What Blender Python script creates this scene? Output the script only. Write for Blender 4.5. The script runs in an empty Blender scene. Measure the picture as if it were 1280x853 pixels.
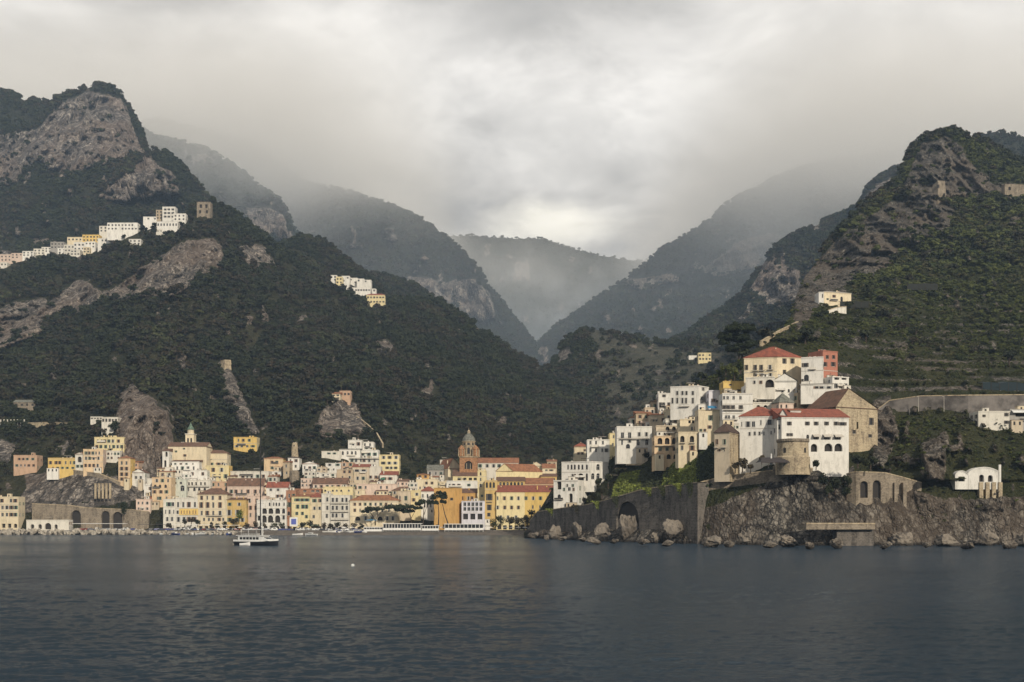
import bpy, bmesh, math, random
import numpy as np
from mathutils import Vector
C = bpy.context.scene.collection
D = bpy.data
F, HZ, CH = 1372.0, 645.0, 12.0          # focal length (px of a 1280 wide frame), horizon row, eye height (m)

# ---------------------------------------------------------------- camera
cam = D.objects.new('camera', D.cameras.new('camera')); C.objects.link(cam)
cam.location = (0, 0, CH); cam.rotation_euler = (math.pi/2, 0, 0)
cam.data.sensor_width = 36; cam.data.lens = 36*F/1280; cam.data.shift_y = (HZ-426.5)/1280
cam.data.clip_start = 1; cam.data.clip_end = 30000
S = bpy.context.scene; S.camera = cam
# ---------------------------------------------------------------- sky and sun
SUN = Vector((0.40, -0.82, 0.46)).normalized()      # towards the sun: behind the camera on the right
elev = math.asin(SUN.z); azim = math.atan2(SUN.x, SUN.y)
W = D.worlds.new('World'); S.world = W; W.use_nodes = True
class G:
    """tiny node-tree writer"""
    def __init__(s, nt): s.nt = nt; nt.nodes.clear()
    def n(s, t, ins=None, **kw):
        o = s.nt.nodes.new(t)
        for k, v in kw.items(): setattr(o, k, v)
        for k, v in (ins or {}).items():
            if isinstance(v, bpy.types.NodeSocket): s.nt.links.new(v, o.inputs[k])
            else: o.inputs[k].default_value = v
        return o
    def m(s, op, a, b=None, c=None, clamp=False):
        d = {0: a}
        if b is not None: d[1] = b
        if c is not None: d[2] = c
        return s.n('ShaderNodeMath', d, operation=op, use_clamp=clamp).outputs[0]
    def vm(s, op, a, b=None):
        o = s.n('ShaderNodeVectorMath', {0: a} if b is None else {0: a, 1: b}, operation=op)
        return o.outputs[1] if op in ('LENGTH', 'DOT_PRODUCT', 'DISTANCE') else o.outputs[0]
    def ramp(s, v, a, b, lo=0.0, hi=1.0):
        return s.n('ShaderNodeMapRange', {0: v, 1: a, 2: b, 3: lo, 4: hi}, interpolation_type='SMOOTHSTEP').outputs[0]
    def noise(s, vec, scale, detail=4, rough=.55, dist=0, col=False):
        o = s.n('ShaderNodeTexNoise', {'Vector': vec, 'Scale': scale, 'Detail': detail, 'Roughness': rough, 'Distortion': dist})
        return o.outputs[1 if col else 0]
    def mix(s, f, a, b, mode='MIX'):
        o = s.n('ShaderNodeMix', data_type='RGBA', blend_type=mode)
        for k, v in ((0, f), (6, a), (7, b)):
            if isinstance(v, bpy.types.NodeSocket): s.nt.links.new(v, o.inputs[k])
            else: o.inputs[k].default_value = v if k == 0 else (*v, 1)
        return o.outputs[2]
    def scale(s, vec, xyz): return s.vm('MULTIPLY', vec, xyz)
g = G(W.node_tree)
nd = g.n('ShaderNodeTexCoord').outputs['Generated']
sx = g.n('ShaderNodeSeparateXYZ', {0: nd}); dx, dy, dz = sx.outputs
up = g.m('MAXIMUM', dz, 0.0)
den = g.m('ADD', up, 0.22)
pl = g.n('ShaderNodeCombineXYZ', {0: g.m('DIVIDE', dx, den), 1: g.m('DIVIDE', dy, den), 2: 0.0}).outputs[0]
pl = g.vm('ADD', pl, (3.1, -0.4, 0))
c1 = g.noise(pl, 1.5, 5, .55, .35); c2 = g.noise(g.vm('ADD', pl, (7.3, 2.1, 0)), 3.6, 7, .6, .3)
br = g.m('ADD', g.m('MULTIPLY', g.ramp(c1, .34, .64), .26), g.m('MULTIPLY', g.ramp(c2, .36, .66), .17))
vert = g.m('SUBTRACT', g.ramp(dz, .20, .37), g.m('MULTIPLY', g.ramp(dz, .35, .58), .75))
br = g.m('MULTIPLY', g.m('ADD', g.m('ADD', .085, g.m('MULTIPLY', vert, .27)), br), g.ramp(g.m('ABSOLUTE', g.m('ADD', dx, .04)), .05, .55, 1.64, 1.36))
# the one break in the cloud deck, low over the valley
wv = g.vm('ADD', nd, g.scale(g.vm('SUBTRACT', g.noise(nd, 9, 4, .6, 0, True), (.5, .5, .5)), (.10, 0, .07)))
b0 = Vector((48/F, 1, 356/F)).normalized()
rad = g.vm('LENGTH', g.scale(g.vm('SUBTRACT', wv, tuple(b0)), (.85, .6, 2.6)))
gap = g.ramp(rad, .012, .080, 1.0, 0.0)
br = g.m('ADD', br, g.m('MULTIPLY', gap, .56))
cold, warm = (.98, .985, .99), (1.045, 1.0, .935)
tint = g.mix(g.ramp(br, .30, .62), cold, warm)
tint = g.mix(g.m('MULTIPLY', gap, .8), tint, (1.06, 1.0, .85))
cloud = g.n('ShaderNodeVectorMath', {0: tint, 'Scale': g.m('MULTIPLY', br, 10.0)}, operation='SCALE').outputs[0]
sky = g.n('ShaderNodeTexSky', sky_type='NISHITA', sun_disc=False, sun_elevation=elev, sun_rotation=azim)
allc = g.mix(.96, sky.outputs[0], cloud)
bg = g.n('ShaderNodeBackground', {0: allc, 1: 0.1})
g.n('ShaderNodeOutputWorld', {0: bg.outputs[0]})
W.cycles.sampling_method = 'MANUAL'; W.cycles.sample_map_resolution = 512
sun = D.objects.new('sun', D.lights.new('sun', 'SUN')); C.objects.link(sun)
sun.data.energy = 3.9; sun.data.angle = math.radians(1.5); sun.data.color = (1.0, .90, .74)
sun.rotation_euler = SUN.to_track_quat('Z', 'Y').to_euler()
S.view_settings.view_transform = 'Standard'; S.view_settings.look = 'None'
S.view_settings.exposure = 0; S.view_settings.gamma = 1; S.view_settings.use_curve_mapping = False
S.render.engine = 'CYCLES'; cy = S.cycles
cy.use_denoising = True; cy.max_bounces = 6; cy.diffuse_bounces = 2; cy.glossy_bounces = 2; cy.transmission_bounces = 3
cy.volume_bounces = 2; cy.transparent_max_bounces = 4; cy.sample_clamp_indirect = 4; cy.caustics_reflective = False

# ---------------------------------------------------------------- helpers
def at(px, py, Y): return Vector(((px-640)/F*Y, Y, CH+(HZ-py)/F*Y))
rng = np.random.default_rng(7); R = random.Random(11)
def _h(i, j, k, s):
    h = (i*374761393 + j*668265263 + k*2147483647 + s*974711) & 0xffffffff
    h = ((h ^ (h >> 13))*1274126177) & 0xffffffff
    return ((h ^ (h >> 16)) & 0xffff)/65535.0
def vnoise(x, y, z, s=0):
    x, y, z = np.broadcast_arrays(x, y, z)
    i, j, k = (np.floor(a).astype(np.int64) for a in (x, y, z))
    u, v, w = x-i, y-j, z-k
    u, v, w = (a*a*a*(a*(a*6-15)+10) for a in (u, v, w))
    r = 0
    for a in (0, 1):
        for b in (0, 1):
            for c in (0, 1):
                r = r + _h(i+a, j+b, k+c, s)*(u if a else 1-u)*(v if b else 1-v)*(w if c else 1-w)
    return r*2-1
def fbm(x, y, z, o=4, s=0, ridge=False):
    r, a, f, t = 0, 1.0, 1.0, 0
    for q in range(o):
        n = vnoise(x*f+q*17.3, y*f-q*9.1, z*f+q*5.7, s+q)
        r = r + a*((1-2*np.abs(n)) if ridge else n); t += a; a *= .5; f *= 2.03
    return r/t
def tps(pts):
    """smooth surface through scattered (px, py, value) points"""
    P = np.array(pts, float); A = P[:, :2]/200.0; n = len(P)
    def k(d2): return np.where(d2 > 1e-12, .5*d2*np.log(np.maximum(d2, 1e-12)), 0)
    d2 = ((A[:, None]-A[None])**2).sum(2)
    M = np.zeros((n+3, n+3)); M[:n, :n] = k(d2)+np.eye(n)*.002
    M[:n, n] = 1; M[:n, n+1:] = A; M[n, :n] = 1; M[n+1:, :n] = A.T
    w = np.linalg.solve(M, np.concatenate([np.log(P[:, 2]), np.zeros(3)]))
    def f(x, y):
        x = np.asarray(x, float)/200; y = np.asarray(y, float)/200
        r = w[n] + w[n+1]*x + w[n+2]*y
        for q in range(n): r = r + w[q]*k((x-A[q, 0])**2+(y-A[q, 1])**2)
        return np.exp(r)
    return f
def inpoly(x, y, poly):
    r = np.zeros(x.shape, bool); n = len(poly)
    for q in range(n):
        (x1, y1), (x2, y2) = poly[q], poly[(q+1) % n]
        if y1 == y2: continue
        r ^= ((y1 > y) != (y2 > y)) & (x < (x2-x1)*(y-y1)/(y2-y1)+x1)
    return r
def prop(o, label=None, cat=None, group=None, kind=None):
    for k, v in (('label', label), ('category', cat), ('group', group), ('kind', kind)):
        if v: o[k] = v
    return o
def mat(name, col, rough=.85, var=.12, scale=.6, spec=.3, metal=0, bump=0, stretch=(1, 1, 1), col2=None):
    """plain surface with procedural mottling"""
    m = D.materials.new(name); m.use_nodes = True; g = G(m.node_tree)
    tc = g.n('ShaderNodeTexCoord').outputs['Object']; v = g.scale(tc, stretch)
    n1 = g.noise(v, scale, 5, .6)
    c2 = col2 or tuple(c*(1-2.2*var) for c in col)
    c = g.mix(g.ramp(n1, .35, .68), col, c2)
    b = g.n('ShaderNodeBsdfPrincipled', {'Base Color': c, 'Roughness': rough, 'Specular IOR Level': spec, 'Metallic': metal})
    if bump:
        bp = g.n('ShaderNodeBump', {'Height': g.noise(v, scale*6, 4, .6), 'Distance': bump, 'Strength': .7}); g.nt.links.new(bp.outputs[0], b.inputs['Normal'])
    g.n('ShaderNodeOutputMaterial', {0: b.outputs[0]})
    return m
def mesh_np(name, V, Q, mats=None, smooth=True):
    me = D.meshes.new(name); V = np.asarray(V, np.float32); Q = np.asarray(Q, np.int32)
    me.vertices.add(len(V)); me.vertices.foreach_set('co', V.ravel())
    n = Q.shape[1]; me.loops.add(Q.size); me.loops.foreach_set('vertex_index', Q.ravel())
    me.polygons.add(len(Q)); me.polygons.foreach_set('loop_start', np.arange(len(Q), dtype=np.int32)*n)
    me.polygons.foreach_set('use_smooth', np.full(len(Q), smooth)); me.update(calc_edges=True)
    for m in mats or []: me.materials.append(m)
    return me

# ---------------------------------------------------------------- terrain
def land_mat(name, veg1, veg2, rock1, rock2, rock3, sc=1.0):
    m = D.materials.new(name); m.use_nodes = True; g = G(m.node_tree)
    tc = g.n('ShaderNodeTexCoord').outputs['Object']
    rk = g.n('ShaderNodeAttribute', attribute_name='rock').outputs['Fac']
    n1 = g.noise(tc, .012*sc, 6, .62); n2 = g.noise(tc, .09*sc, 6, .65)
    st = g.noise(g.scale(tc, (1, 1, .30)), .055*sc, 7, .68, .6)
    fine = g.noise(g.scale(tc, (1, 1, .5)), .30*sc, 6, .7)
    veg = g.mix(g.ramp(g.m('ADD', g.m('MULTIPLY', n1, .5), g.m('MULTIPLY', n2, .5)), .38, .62), veg1, veg2)
    rock = g.mix(g.ramp(st, .40, .56), rock1, rock2)
    rock = g.mix(g.ramp(fine, .46, .60), rock, rock3)
    ck = g.n('ShaderNodeTexVoronoi', {'Vector': g.vm('ADD', g.scale(tc, (1, 1, .38)), g.scale(g.noise(tc, .06*sc, 4, .6, 0, True), (22/sc, 22/sc, 14/sc))), 'Scale': .07*sc}, feature='DISTANCE_TO_EDGE').outputs['Distance']
    ck2 = g.n('ShaderNodeTexVoronoi', {'Vector': g.scale(tc, (1, 1, .7)), 'Scale': .26*sc}, feature='DISTANCE_TO_EDGE').outputs['Distance']
    rock = g.mix(g.m('MULTIPLY', g.ramp(ck, .01, .13, 1, 0), .8), rock, tuple(x*.5 for x in rock3))  # crevice shade put into the rock colour along coarse and fine cracks
    rock = g.mix(g.m('MULTIPLY', g.ramp(ck2, .02, .14, 1, 0), .6), rock, rock3)
    rock = g.mix(g.ramp(n1, .42, .62, 0, .35), rock, tuple(a*b for a, b in zip(rock2, (1.12, .92, .78))))
    f = g.ramp(g.m('ADD', rk, g.m('MULTIPLY', g.m('SUBTRACT', n2, .5), 1.3)), .40, .58)
    col = g.mix(f, veg, rock)
    hh = g.m('ADD', g.m('ADD', g.m('MULTIPLY', st, 1.0), g.m('MULTIPLY', fine, .55)), g.m('ADD', g.ramp(ck, 0, .2, 0, .4), g.ramp(ck2, 0, .2, 0, .18)))
    zed = g.n('ShaderNodeSeparateXYZ', {0: g.n('ShaderNodeNewGeometry').outputs['Position']}).outputs[2]
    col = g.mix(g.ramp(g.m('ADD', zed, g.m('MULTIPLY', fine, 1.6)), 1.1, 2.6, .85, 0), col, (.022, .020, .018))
    bp = g.n('ShaderNodeBump', {'Height': hh, 'Distance': 11/sc, 'Strength': .8})
    b = g.n('ShaderNodeBsdfPrincipled', {'Base Color': col, 'Roughness': .95, 'Specular IOR Level': .1, 'Normal': bp.outputs[0]})
    g.n('ShaderNodeOutputMaterial', {0: b.outputs[0]})
    return m
VEG1, VEG2 = (.024, .028, .013), (.062, .058, .032)
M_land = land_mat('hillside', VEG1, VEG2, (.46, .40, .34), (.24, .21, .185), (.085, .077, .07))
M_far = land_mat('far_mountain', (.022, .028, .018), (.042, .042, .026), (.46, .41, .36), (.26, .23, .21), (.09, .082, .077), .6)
M_terr = land_mat('terraced_valley', (.060, .062, .046), (.10, .095, .070), (.34, .30, .26), (.22, .20, .18), (.10, .092, .085))  # lighter greens put the valley haze into the ground colour
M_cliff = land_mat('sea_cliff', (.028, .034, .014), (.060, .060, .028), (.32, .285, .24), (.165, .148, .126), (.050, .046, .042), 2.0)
LAND = {}
def layer(name, top, ctrl, bot, x0, x1, step, m, amp=18, wl=90, rock=(), rockbase=0.0, seed=1, jag=2.0, calm=None, terr=None, rows=None, rockamp=1.0, rockspot=1.0, rb=1.08, kind='structure', back=(.03, .09, .18, .3)):
    """one hill: a solid slope with real distance at every point, a rounded ridge and a far side"""
    px = np.arange(x0, x1+step, step, dtype=float)
    tx, ty = zip(*top); bx, by = zip(*bot)
    yt = np.interp(px, tx, ty) + jag*fbm(px/26, 0*px+seed*3.1, 0*px, 4, seed)
    yb = np.interp(px, bx, by)
    nr = rows or int(np.max(yb-yt)/step)+2
    t = np.linspace(0, 1, nr)[:, None]
    PX = np.repeat(px[None], nr, 0); PY = yb[None]+(yt-yb)[None]*t
    f = tps(ctrl); Y0 = f(PX, PY)
    X0 = (PX-640)/F*Y0; Z0 = CH+(HZ-PY)/F*Y0
    # rock mask: named faces with ragged edges
    rk = np.full(PX.shape, rockbase)
    if rock:
        acc = np.zeros(PX.shape)
        for q in range(4):
            jx = PX+9*fbm(PX/22, PY/22, 0*PX+q, 3, seed+40+q); jy = PY+7*fbm(PX/22, PY/22, 0*PX+q+9, 3, seed+50+q)
            ins = np.zeros(PX.shape, bool)
            for po in rock: ins |= inpoly(jx, jy, po)
            acc += ins
        rag = fbm(PX/15, PY/9, 0*PX, 4, seed+60)*.8 + fbm(PX/4.5, PY/15, 0*PX, 3, seed+61)*.55 + fbm(PX/26, PY/4, 0*PX, 3, seed+63)*.5
        rk = np.maximum(rk, acc/4*np.clip(rb+rag*.95, 0, 1))
    rk = np.maximum(rk, rockspot*np.clip(fbm(PX/11, PY/16, 0*PX, 4, seed+62)*2.4-.62, 0, .62))
    calmk = np.ones(PX.shape)
    if calm is not None: calmk = calm(PX, PY)
    d = fbm(X0/wl, Y0/wl*.3, Z0/wl*.45, 5, seed+3, True)*.75 + fbm(X0/(wl*2.6), Z0/(wl*2.0), 0*Z0, 3, seed+5)*1.0
    d2 = fbm(X0/(wl*.28), Y0/(wl*.4), Z0/(wl*.5), 5, seed+11, True)
    d3 = fbm(X0/(wl*.085), Y0/(wl*.2), Z0/(wl*.14), 4, seed+15, True)
    pil = fbm(X0/(wl*.16)+.3*Z0/wl, Y0/(wl*.5), Z0/(wl*1.1), 4, seed+17, True)
    led = fbm(X0/(wl*.9), Y0/(wl*.5), Z0/(wl*.07), 3, seed+19, True)
    dd = amp*(d*.9 + (pil*.60+led*.06)*np.clip(rk*1.3, 0, 1) + d3*.24*np.clip(rk, 0, 1) + d2*(.18+.16*np.clip(rk, 0, 1)*rockamp))
    if terr is not None:
        tk, th = terr(PX, PY), 7.5
        fr = (Z0/th + .35*fbm(X0/60, Y0/60, 0*X0, 2, seed+77)); fr = fr-np.floor(fr)
        gg = np.clip((fr-.62)/.38, 0, 1); gg = gg*gg*(3-2*gg)
        dd = dd + tk*th*1.35*(gg-fr)
        wall = ((fr > .08) & (fr < .55))*tk*(fbm(X0/25, Y0/25, Z0/9, 3, seed+78) > -.05)
        rk = np.maximum(rk, .62*wall)
    Y = Y0 - dd*calmk*np.clip(t*6, 0, 1)
    Y = Y + Y0*.02*np.clip((t-.93)/.07, 0, 1)**2
    X = (PX-640)/F*Y; Z = CH+(HZ-PY)/F*Y
    bk = []
    for q, b in enumerate(back):
        Yb = Y[-1]*(1+b*1.1); Xb = (px-640)/F*Yb; bk.append((Xb, Yb, Z[-1]-(Z[-1])*min(1, (b*3.1)**1.25)))
    X = np.vstack([X]+[b[0][None] for b in bk]); Y = np.vstack([Y]+[b[1][None] for b in bk]); Z = np.vstack([Z]+[b[2][None] for b in bk])
    rk = np.vstack([rk]+[rk[-1:]]*len(back))
    nr2, nc = X.shape; idx = np.arange(nr2*nc).reshape(nr2, nc)
    Q = np.stack([idx[:-1, :-1], idx[:-1, 1:], idx[1:, 1:], idx[1:, :-1]], -1).reshape(-1, 4)
    me = mesh_np(name, np.stack([X, Y, Z], -1).reshape(-1, 3), Q, [m])
    a = me.attributes.new('rock', 'FLOAT', 'POINT'); a.data.foreach_set('value', rk.ravel().astype(np.float32))
    o = D.objects.new(name, me); C.objects.link(o); o['kind'] = kind
    LAND[name] = dict(X=X[:nr], Y=Y[:nr], Z=Z[:nr], PX=PX, PY=PY, rk=rk[:nr], f=f, t=np.repeat(t, nc, 1))
    return o
def box(poly): return poly
def surfY(name, px, py):
    """distance of the finished (rough) hill surface at a row and column"""
    L = LAND[name]; j = int(np.argmin(np.abs(L['PX'][0]-px))); col = L['PY'][:, j]
    return float(np.interp(-py, -col, L['Y'][:, j]))
# --- the dark hill behind the town, with the village on its shoulder
L1top = [(-460, 420), (-330, 372), (-220, 352), (-100, 346), (0, 333), (60, 317), (120, 303), (150, 294), (180, 289), (215, 276), (235, 262), (255, 256), (272, 254), (300, 273), (330, 297), (360, 318), (400, 336), (430, 350), (470, 373), (500, 378), (545, 377), (580, 396), (612, 421), (643, 446), (680, 459), (700, 468), (750, 488), (790, 512), (840, 540), (900, 580)]
L1ctrl = [(-420, 668, 728), (-420, 650, 732), (-420, 480, 1000), (-420, 400, 1500), (-200, 668, 728), (0, 668, 728), (150, 668, 728), (300, 668, 728), (400, 668, 728), (500, 668, 730), (600, 668, 730), (680, 668, 730), (850, 670, 735),
    (-200, 650, 732), (0, 652, 731), (100, 652, 731), (200, 652, 731), (300, 652, 731), (400, 652, 731), (500, 652, 733), (600, 652, 735), (680, 652, 738),
    (30, 588, 790), (110, 588, 765), (130, 550, 805), (180, 520, 815), (180, 590, 775), (230, 610, 765), (230, 560, 815), (305, 560, 860), (340, 595, 800), (365, 575, 825), (450, 605, 790), (450, 560, 850),
    (430, 495, 960), (550, 610, 800), (585, 595, 830), (650, 595, 840), (700, 595, 850), (700, 560, 950), (800, 590, 900),
    (255, 256, 1450), (0, 333, 1500), (100, 308, 1480), (-200, 352, 1550), (350, 312, 1480), (480, 378, 1480), (600, 415, 1460), (700, 467, 1430), (800, 520, 1380),
    (100, 430, 1150), (300, 430, 1110), (500, 470, 1120), (640, 520, 1120), (120, 490, 960), (300, 350, 1280), (-150, 480, 1000), (850, 580, 1000)]
def L1calm(x, y): return np.clip((600-y)/110, .04, 1)
layer('town_hill', L1top, L1ctrl, [(-460, 673), (900, 675)], -440, 900, 2.5, M_land, 50, 140,
    rock=[[(58, 395), (62, 372), (100, 350), (130, 366), (160, 352), (170, 338), (205, 318), (235, 300), (265, 298), (280, 318), (278, 336), (250, 352), (215, 372), (165, 372), (140, 378), (95, 392)],
          [(-60, 400), (0, 385), (55, 372), (60, 395), (45, 420), (0, 436), (-60, 450)], [(146, 500), (160, 478), (175, 486), (195, 500), (212, 516), (220, 560), (205, 600), (150, 600), (148, 560)],
          [(270, 452), (286, 450), (305, 500), (325, 540), (312, 545), (280, 500)], [(395, 525), (420, 495), (445, 505), (460, 540), (400, 548)], [(470, 425), (492, 430), (490, 446), (472, 440)],
          [(35, 590), (100, 588), (170, 600), (180, 622), (90, 640), (20, 640)], [(-60, 560), (0, 550), (20, 560), (10, 580), (-60, 590)], [(295, 310), (330, 305), (345, 330), (310, 335)]],
    seed=2, rb=1.28, jag=2.2, calm=L1calm)
# shoulder hills just behind
layer('shoulder_hill', [(240, 420), (320, 318), (360, 303), (376, 296), (400, 298), (420, 315), (452, 338), (470, 352), (500, 392), (560, 470)],
    [(330, 310, 1650), (400, 298, 1700), (450, 338, 1650), (300, 450, 1500), (400, 450, 1480), (520, 450, 1500)], [(240, 520), (560, 520)], 240, 560, 3, M_land, 16, 80, seed=5, jag=2.5)
layer('hazy_shoulder', [(340, 420), (420, 335), (452, 339), (485, 346), (515, 355), (542, 374), (570, 395), (640, 470)],
    [(420, 340, 2000), (500, 350, 2050), (560, 390, 2000), (400, 500, 1800), (600, 500, 1800)], [(340, 540), (640, 540)], 340, 640, 3, M_land, 20, 100, seed=6, jag=2)
# --- big cliff-faced mountain on the left
layer('cliff_mountain', [(-260, 160), (-120, 120), (-40, 112), (0, 114), (18, 118), (30, 125), (60, 126), (74, 121), (90, 115), (115, 108), (132, 107), (147, 112), (158, 126), (166, 146), (178, 165), (183, 188), (200, 188), (212, 196), (228, 208), (245, 230), (262, 250), (290, 290), (340, 360), (420, 470)],
    [(-200, 140, 2350), (0, 115, 2350), (132, 107, 2250), (180, 170, 2150), (200, 188, 2050), (255, 245, 2000), (0, 230, 2050), (100, 215, 2000), (160, 200, 2000), (100, 330, 1750), (0, 340, 1750), (-200, 350, 1800), (300, 400, 1750), (100, 450, 1650)],
    [(-260, 470), (420, 500)], -260, 420, 2.5, M_far, 75, 190,
    rock=[[(-80, 175), (0, 168), (45, 162), (75, 130), (110, 114), (150, 122), (168, 160), (180, 185), (150, 200), (125, 208), (85, 218), (60, 212), (50, 200), (30, 210), (22, 232), (-80, 240)], [(120, 245), (150, 222), (185, 195), (215, 215), (225, 240), (190, 245), (150, 250)]], seed=8, jag=1.5, rockamp=.8, back=(.03, .07, .12, .17))
# --- the right hand hill with the headland in front
L9top = [(655, 668), (672, 640), (690, 612), (720, 572), (760, 548), (800, 520), (850, 486), (900, 466), (925, 448), (955, 428), (975, 414), (985, 405), (990, 390), (996, 368), (1006, 345), (1022, 325), (1040, 302), (1060, 282), (1076, 262), (1098, 243), (1120, 230), (1132, 205), (1140, 186), (1152, 175), (1168, 168), (1186, 164), (1200, 168), (1222, 174), (1242, 186), (1262, 197), (1285, 207), (1340, 215), (1500, 180), (1640, 215), (1850, 300)]
L9ctrl = [(655, 671, 600), (760, 677, 512), (870, 680, 470), (1000, 682, 445), (1100, 682, 445), (1200, 681, 452), (1300, 681, 452), (1480, 684, 440),
    (690, 636, 604), (760, 623, 560), (870, 606, 482), (1000, 590, 462), (1090, 588, 488), (1000, 572, 474), (930, 590, 476), (700, 600, 630), (760, 575, 600), (800, 530, 600), (830, 570, 560), (850, 485, 620), (890, 530, 540), (940, 480, 545), (925, 445, 600), (1000, 410, 640), (990, 390, 720),
    (1080, 500, 560), (1000, 520, 520), (1100, 430, 640), (1040, 382, 740), (1200, 400, 740), (1200, 520, 530), (1200, 600, 474), (1280, 300, 960), (1180, 310, 950), (1060, 290, 1000), (1190, 165, 1220), (1280, 205, 1220), (1130, 210, 1180), (1450, 190, 1250), (1420, 400, 740), (1420, 560, 500), (1750, 260, 1200), (1750, 430, 760), (1750, 684, 450), (1750, 580, 500), (1100, 620, 462), (1000, 640, 456), (870, 640, 476), (1040, 330, 960)]
def L9calm(x, y):
    town = np.exp(-(((x-900)/190)**4))*(y > 425)
    return np.clip(1-town*.93, .05, 1)*np.where(y > 600, .5, 1)*np.where(y < 330, 1.7, 1)*np.clip((y*0+1), 0, 1)
def L9terr(x, y): return np.clip((x-1010)/40, 0, 1)*np.clip((y-345)/30, 0, 1)*np.clip((505-y)/14, 0, 1)
layer('headland_hill', L9top, L9ctrl, [(655, 674), (760, 679), (870, 682), (1000, 684.5), (1500, 686), (1850, 688)], 655, 1800, 2.0, M_cliff, 24, 80,
    rock=[[(1150, 180), (1182, 170), (1204, 185), (1212, 205), (1235, 220), (1240, 245), (1215, 250), (1180, 252), (1140, 255), (1128, 240), (1135, 212)], [(1060, 290), (1115, 252), (1165, 252), (1195, 262), (1180, 292), (1130, 312), (1100, 345), (1065, 352)], [(988, 405), (998, 350), (1045, 300), (1080, 286), (1075, 345), (1035, 368), (1000, 414)],
          [(1230, 230), (1265, 228), (1290, 245), (1250, 252)], [(660, 674), (660, 640), (870, 640), (990, 590), (1060, 586), (1110, 600), (1180, 625), (1280, 620), (1500, 600), (1500, 690), (660, 690)], [(1150, 555), (1185, 540), (1185, 600), (1160, 600)], [(1090, 500), (1110, 495), (1125, 545), (1105, 580), (1090, 585)]],
    seed=12, rb=1.2, jag=2.6, calm=L9calm, terr=L9terr)
layer('back_ridge', [(1120, 260), (1200, 182), (1225, 170), (1245, 165), (1262, 169), (1285, 177), (1340, 190), (1500, 230), (1800, 330)], [(1700, 250, 2100), (1700, 450, 1700), (1200, 180, 2150), (1300, 180, 2150), (1200, 400, 1700), (1400, 400, 1700)], [(1120, 420), (1800, 480)], 1120, 1780, 3, M_far, 30, 120, seed=15, jag=2.5)
# terraced slope in the valley behind the right hand houses
layer('terraced_slope', [(600, 640), (660, 500), (690, 458), (703, 430), (718, 416), (736, 411), (752, 414), (780, 419), (810, 426), (850, 429), (890, 425), (960, 410), (1040, 400), (1100, 420)],
    [(700, 440, 1500), (740, 412, 1520), (850, 428, 1480), (950, 412, 1500), (1050, 405, 1500), (700, 550, 1150), (800, 520, 1180), (900, 500, 1180), (1050, 500, 1180), (800, 640, 900), (700, 640, 900)],
    [(600, 650), (1100, 650)], 600, 1100, 2.5, M_terr, 14, 90, rock=[[(690, 450), (706, 432), (714, 440), (700, 458)]], seed=18, jag=1.6, terr=lambda x, y: .7*np.clip((x-730)/60, 0, 1)*np.clip((y-425)/10, 0, 1))
layer('near_valley_mountain', [(680, 520), (760, 452), (800, 440), (835, 430), (860, 418), (880, 402), (905, 388), (925, 370), (942, 348), (958, 324), (972, 306), (990, 296), (1015, 284), (1045, 272), (1064, 262), (1078, 242), (1095, 226), (1112, 213), (1128, 208), (1150, 208), (1200, 260), (1300, 380)],
    [(800, 440, 1950), (900, 390, 2050), (960, 322, 2150), (1060, 265, 2250), (1128, 208, 2300), (900, 480, 1750), (1000, 400, 1900), (1100, 330, 2050), (1250, 420, 1900), (1000, 560, 1650)],
    [(680, 600), (1300, 600)], 680, 1300, 3, M_far, 70, 170, rock=[[(940, 350), (960, 325), (1000, 340), (1010, 380), (960, 385), (935, 370)], [(1060, 262), (1085, 240), (1110, 220), (1125, 230), (1090, 265)]], seed=21, jag=2.2, back=(.03, .07, .11, .15))
# --- mountains behind, up in the cloud
layer('left_ridge', [(80, 200), (150, 160), (183, 166), (200, 173), (222, 179), (250, 186), (275, 196), (300, 214), (322, 236), (345, 248), (357, 262), (362, 282), (376, 298), (400, 340), (460, 430)],
    [(180, 168, 3150), (300, 214, 3100), (360, 280, 3000), (200, 330, 2850), (350, 400, 2850), (100, 300, 2900)], [(80, 560), (460, 560)], 80, 460, 3, M_far, 95, 230, rock=[[(300, 262), (330, 258), (352, 268), (372, 296), (350, 300), (325, 292)], [(230, 196), (260, 192), (275, 200), (250, 208)]], seed=24, jag=2.2, back=(.03, .08, .13))
layer('long_ridge', [(120, 170), (200, 150), (262, 168), (300, 176), (318, 182), (335, 196), (352, 210), (370, 222), (392, 233), (420, 238), (452, 246), (485, 258), (520, 271), (552, 293), (575, 312), (590, 328), (603, 345), (612, 362), (628, 378), (640, 396), (655, 415), (672, 438), (700, 480), (760, 560)],
    [(280, 170, 4000), (400, 235, 3900), (520, 270, 3700), (600, 340, 3500), (660, 420, 3400), (350, 380, 3400), (500, 400, 3350), (600, 450, 3300), (200, 300, 3500)], [(120, 580), (760, 580)], 120, 760, 3, M_far, 130, 300, rock=[[(500, 345), (560, 352), (592, 345), (608, 362), (622, 395), (600, 402), (560, 382), (530, 372)], [(478, 288), (494, 286), (498, 300), (482, 300)]], seed=27, jag=2.0, back=(.03, .08, .13))
layer('valley_head', [(430, 300), (540, 296), (585, 294), (615, 297), (650, 298), (682, 300), (715, 311), (745, 319), (775, 324), (805, 326), (850, 322), (900, 330), (1000, 400)],
    [(580, 295, 6100), (700, 308, 6000), (820, 325, 5800), (650, 420, 5300), (750, 430, 5200), (450, 420, 5400), (950, 430, 5400)], [(430, 600), (1000, 600)], 430, 1000, 3, M_far, 130, 380, rock=[[(640, 330), (660, 325), (665, 350), (640, 350)]], seed=30, jag=2.0, back=(.03, .08, .13))
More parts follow.
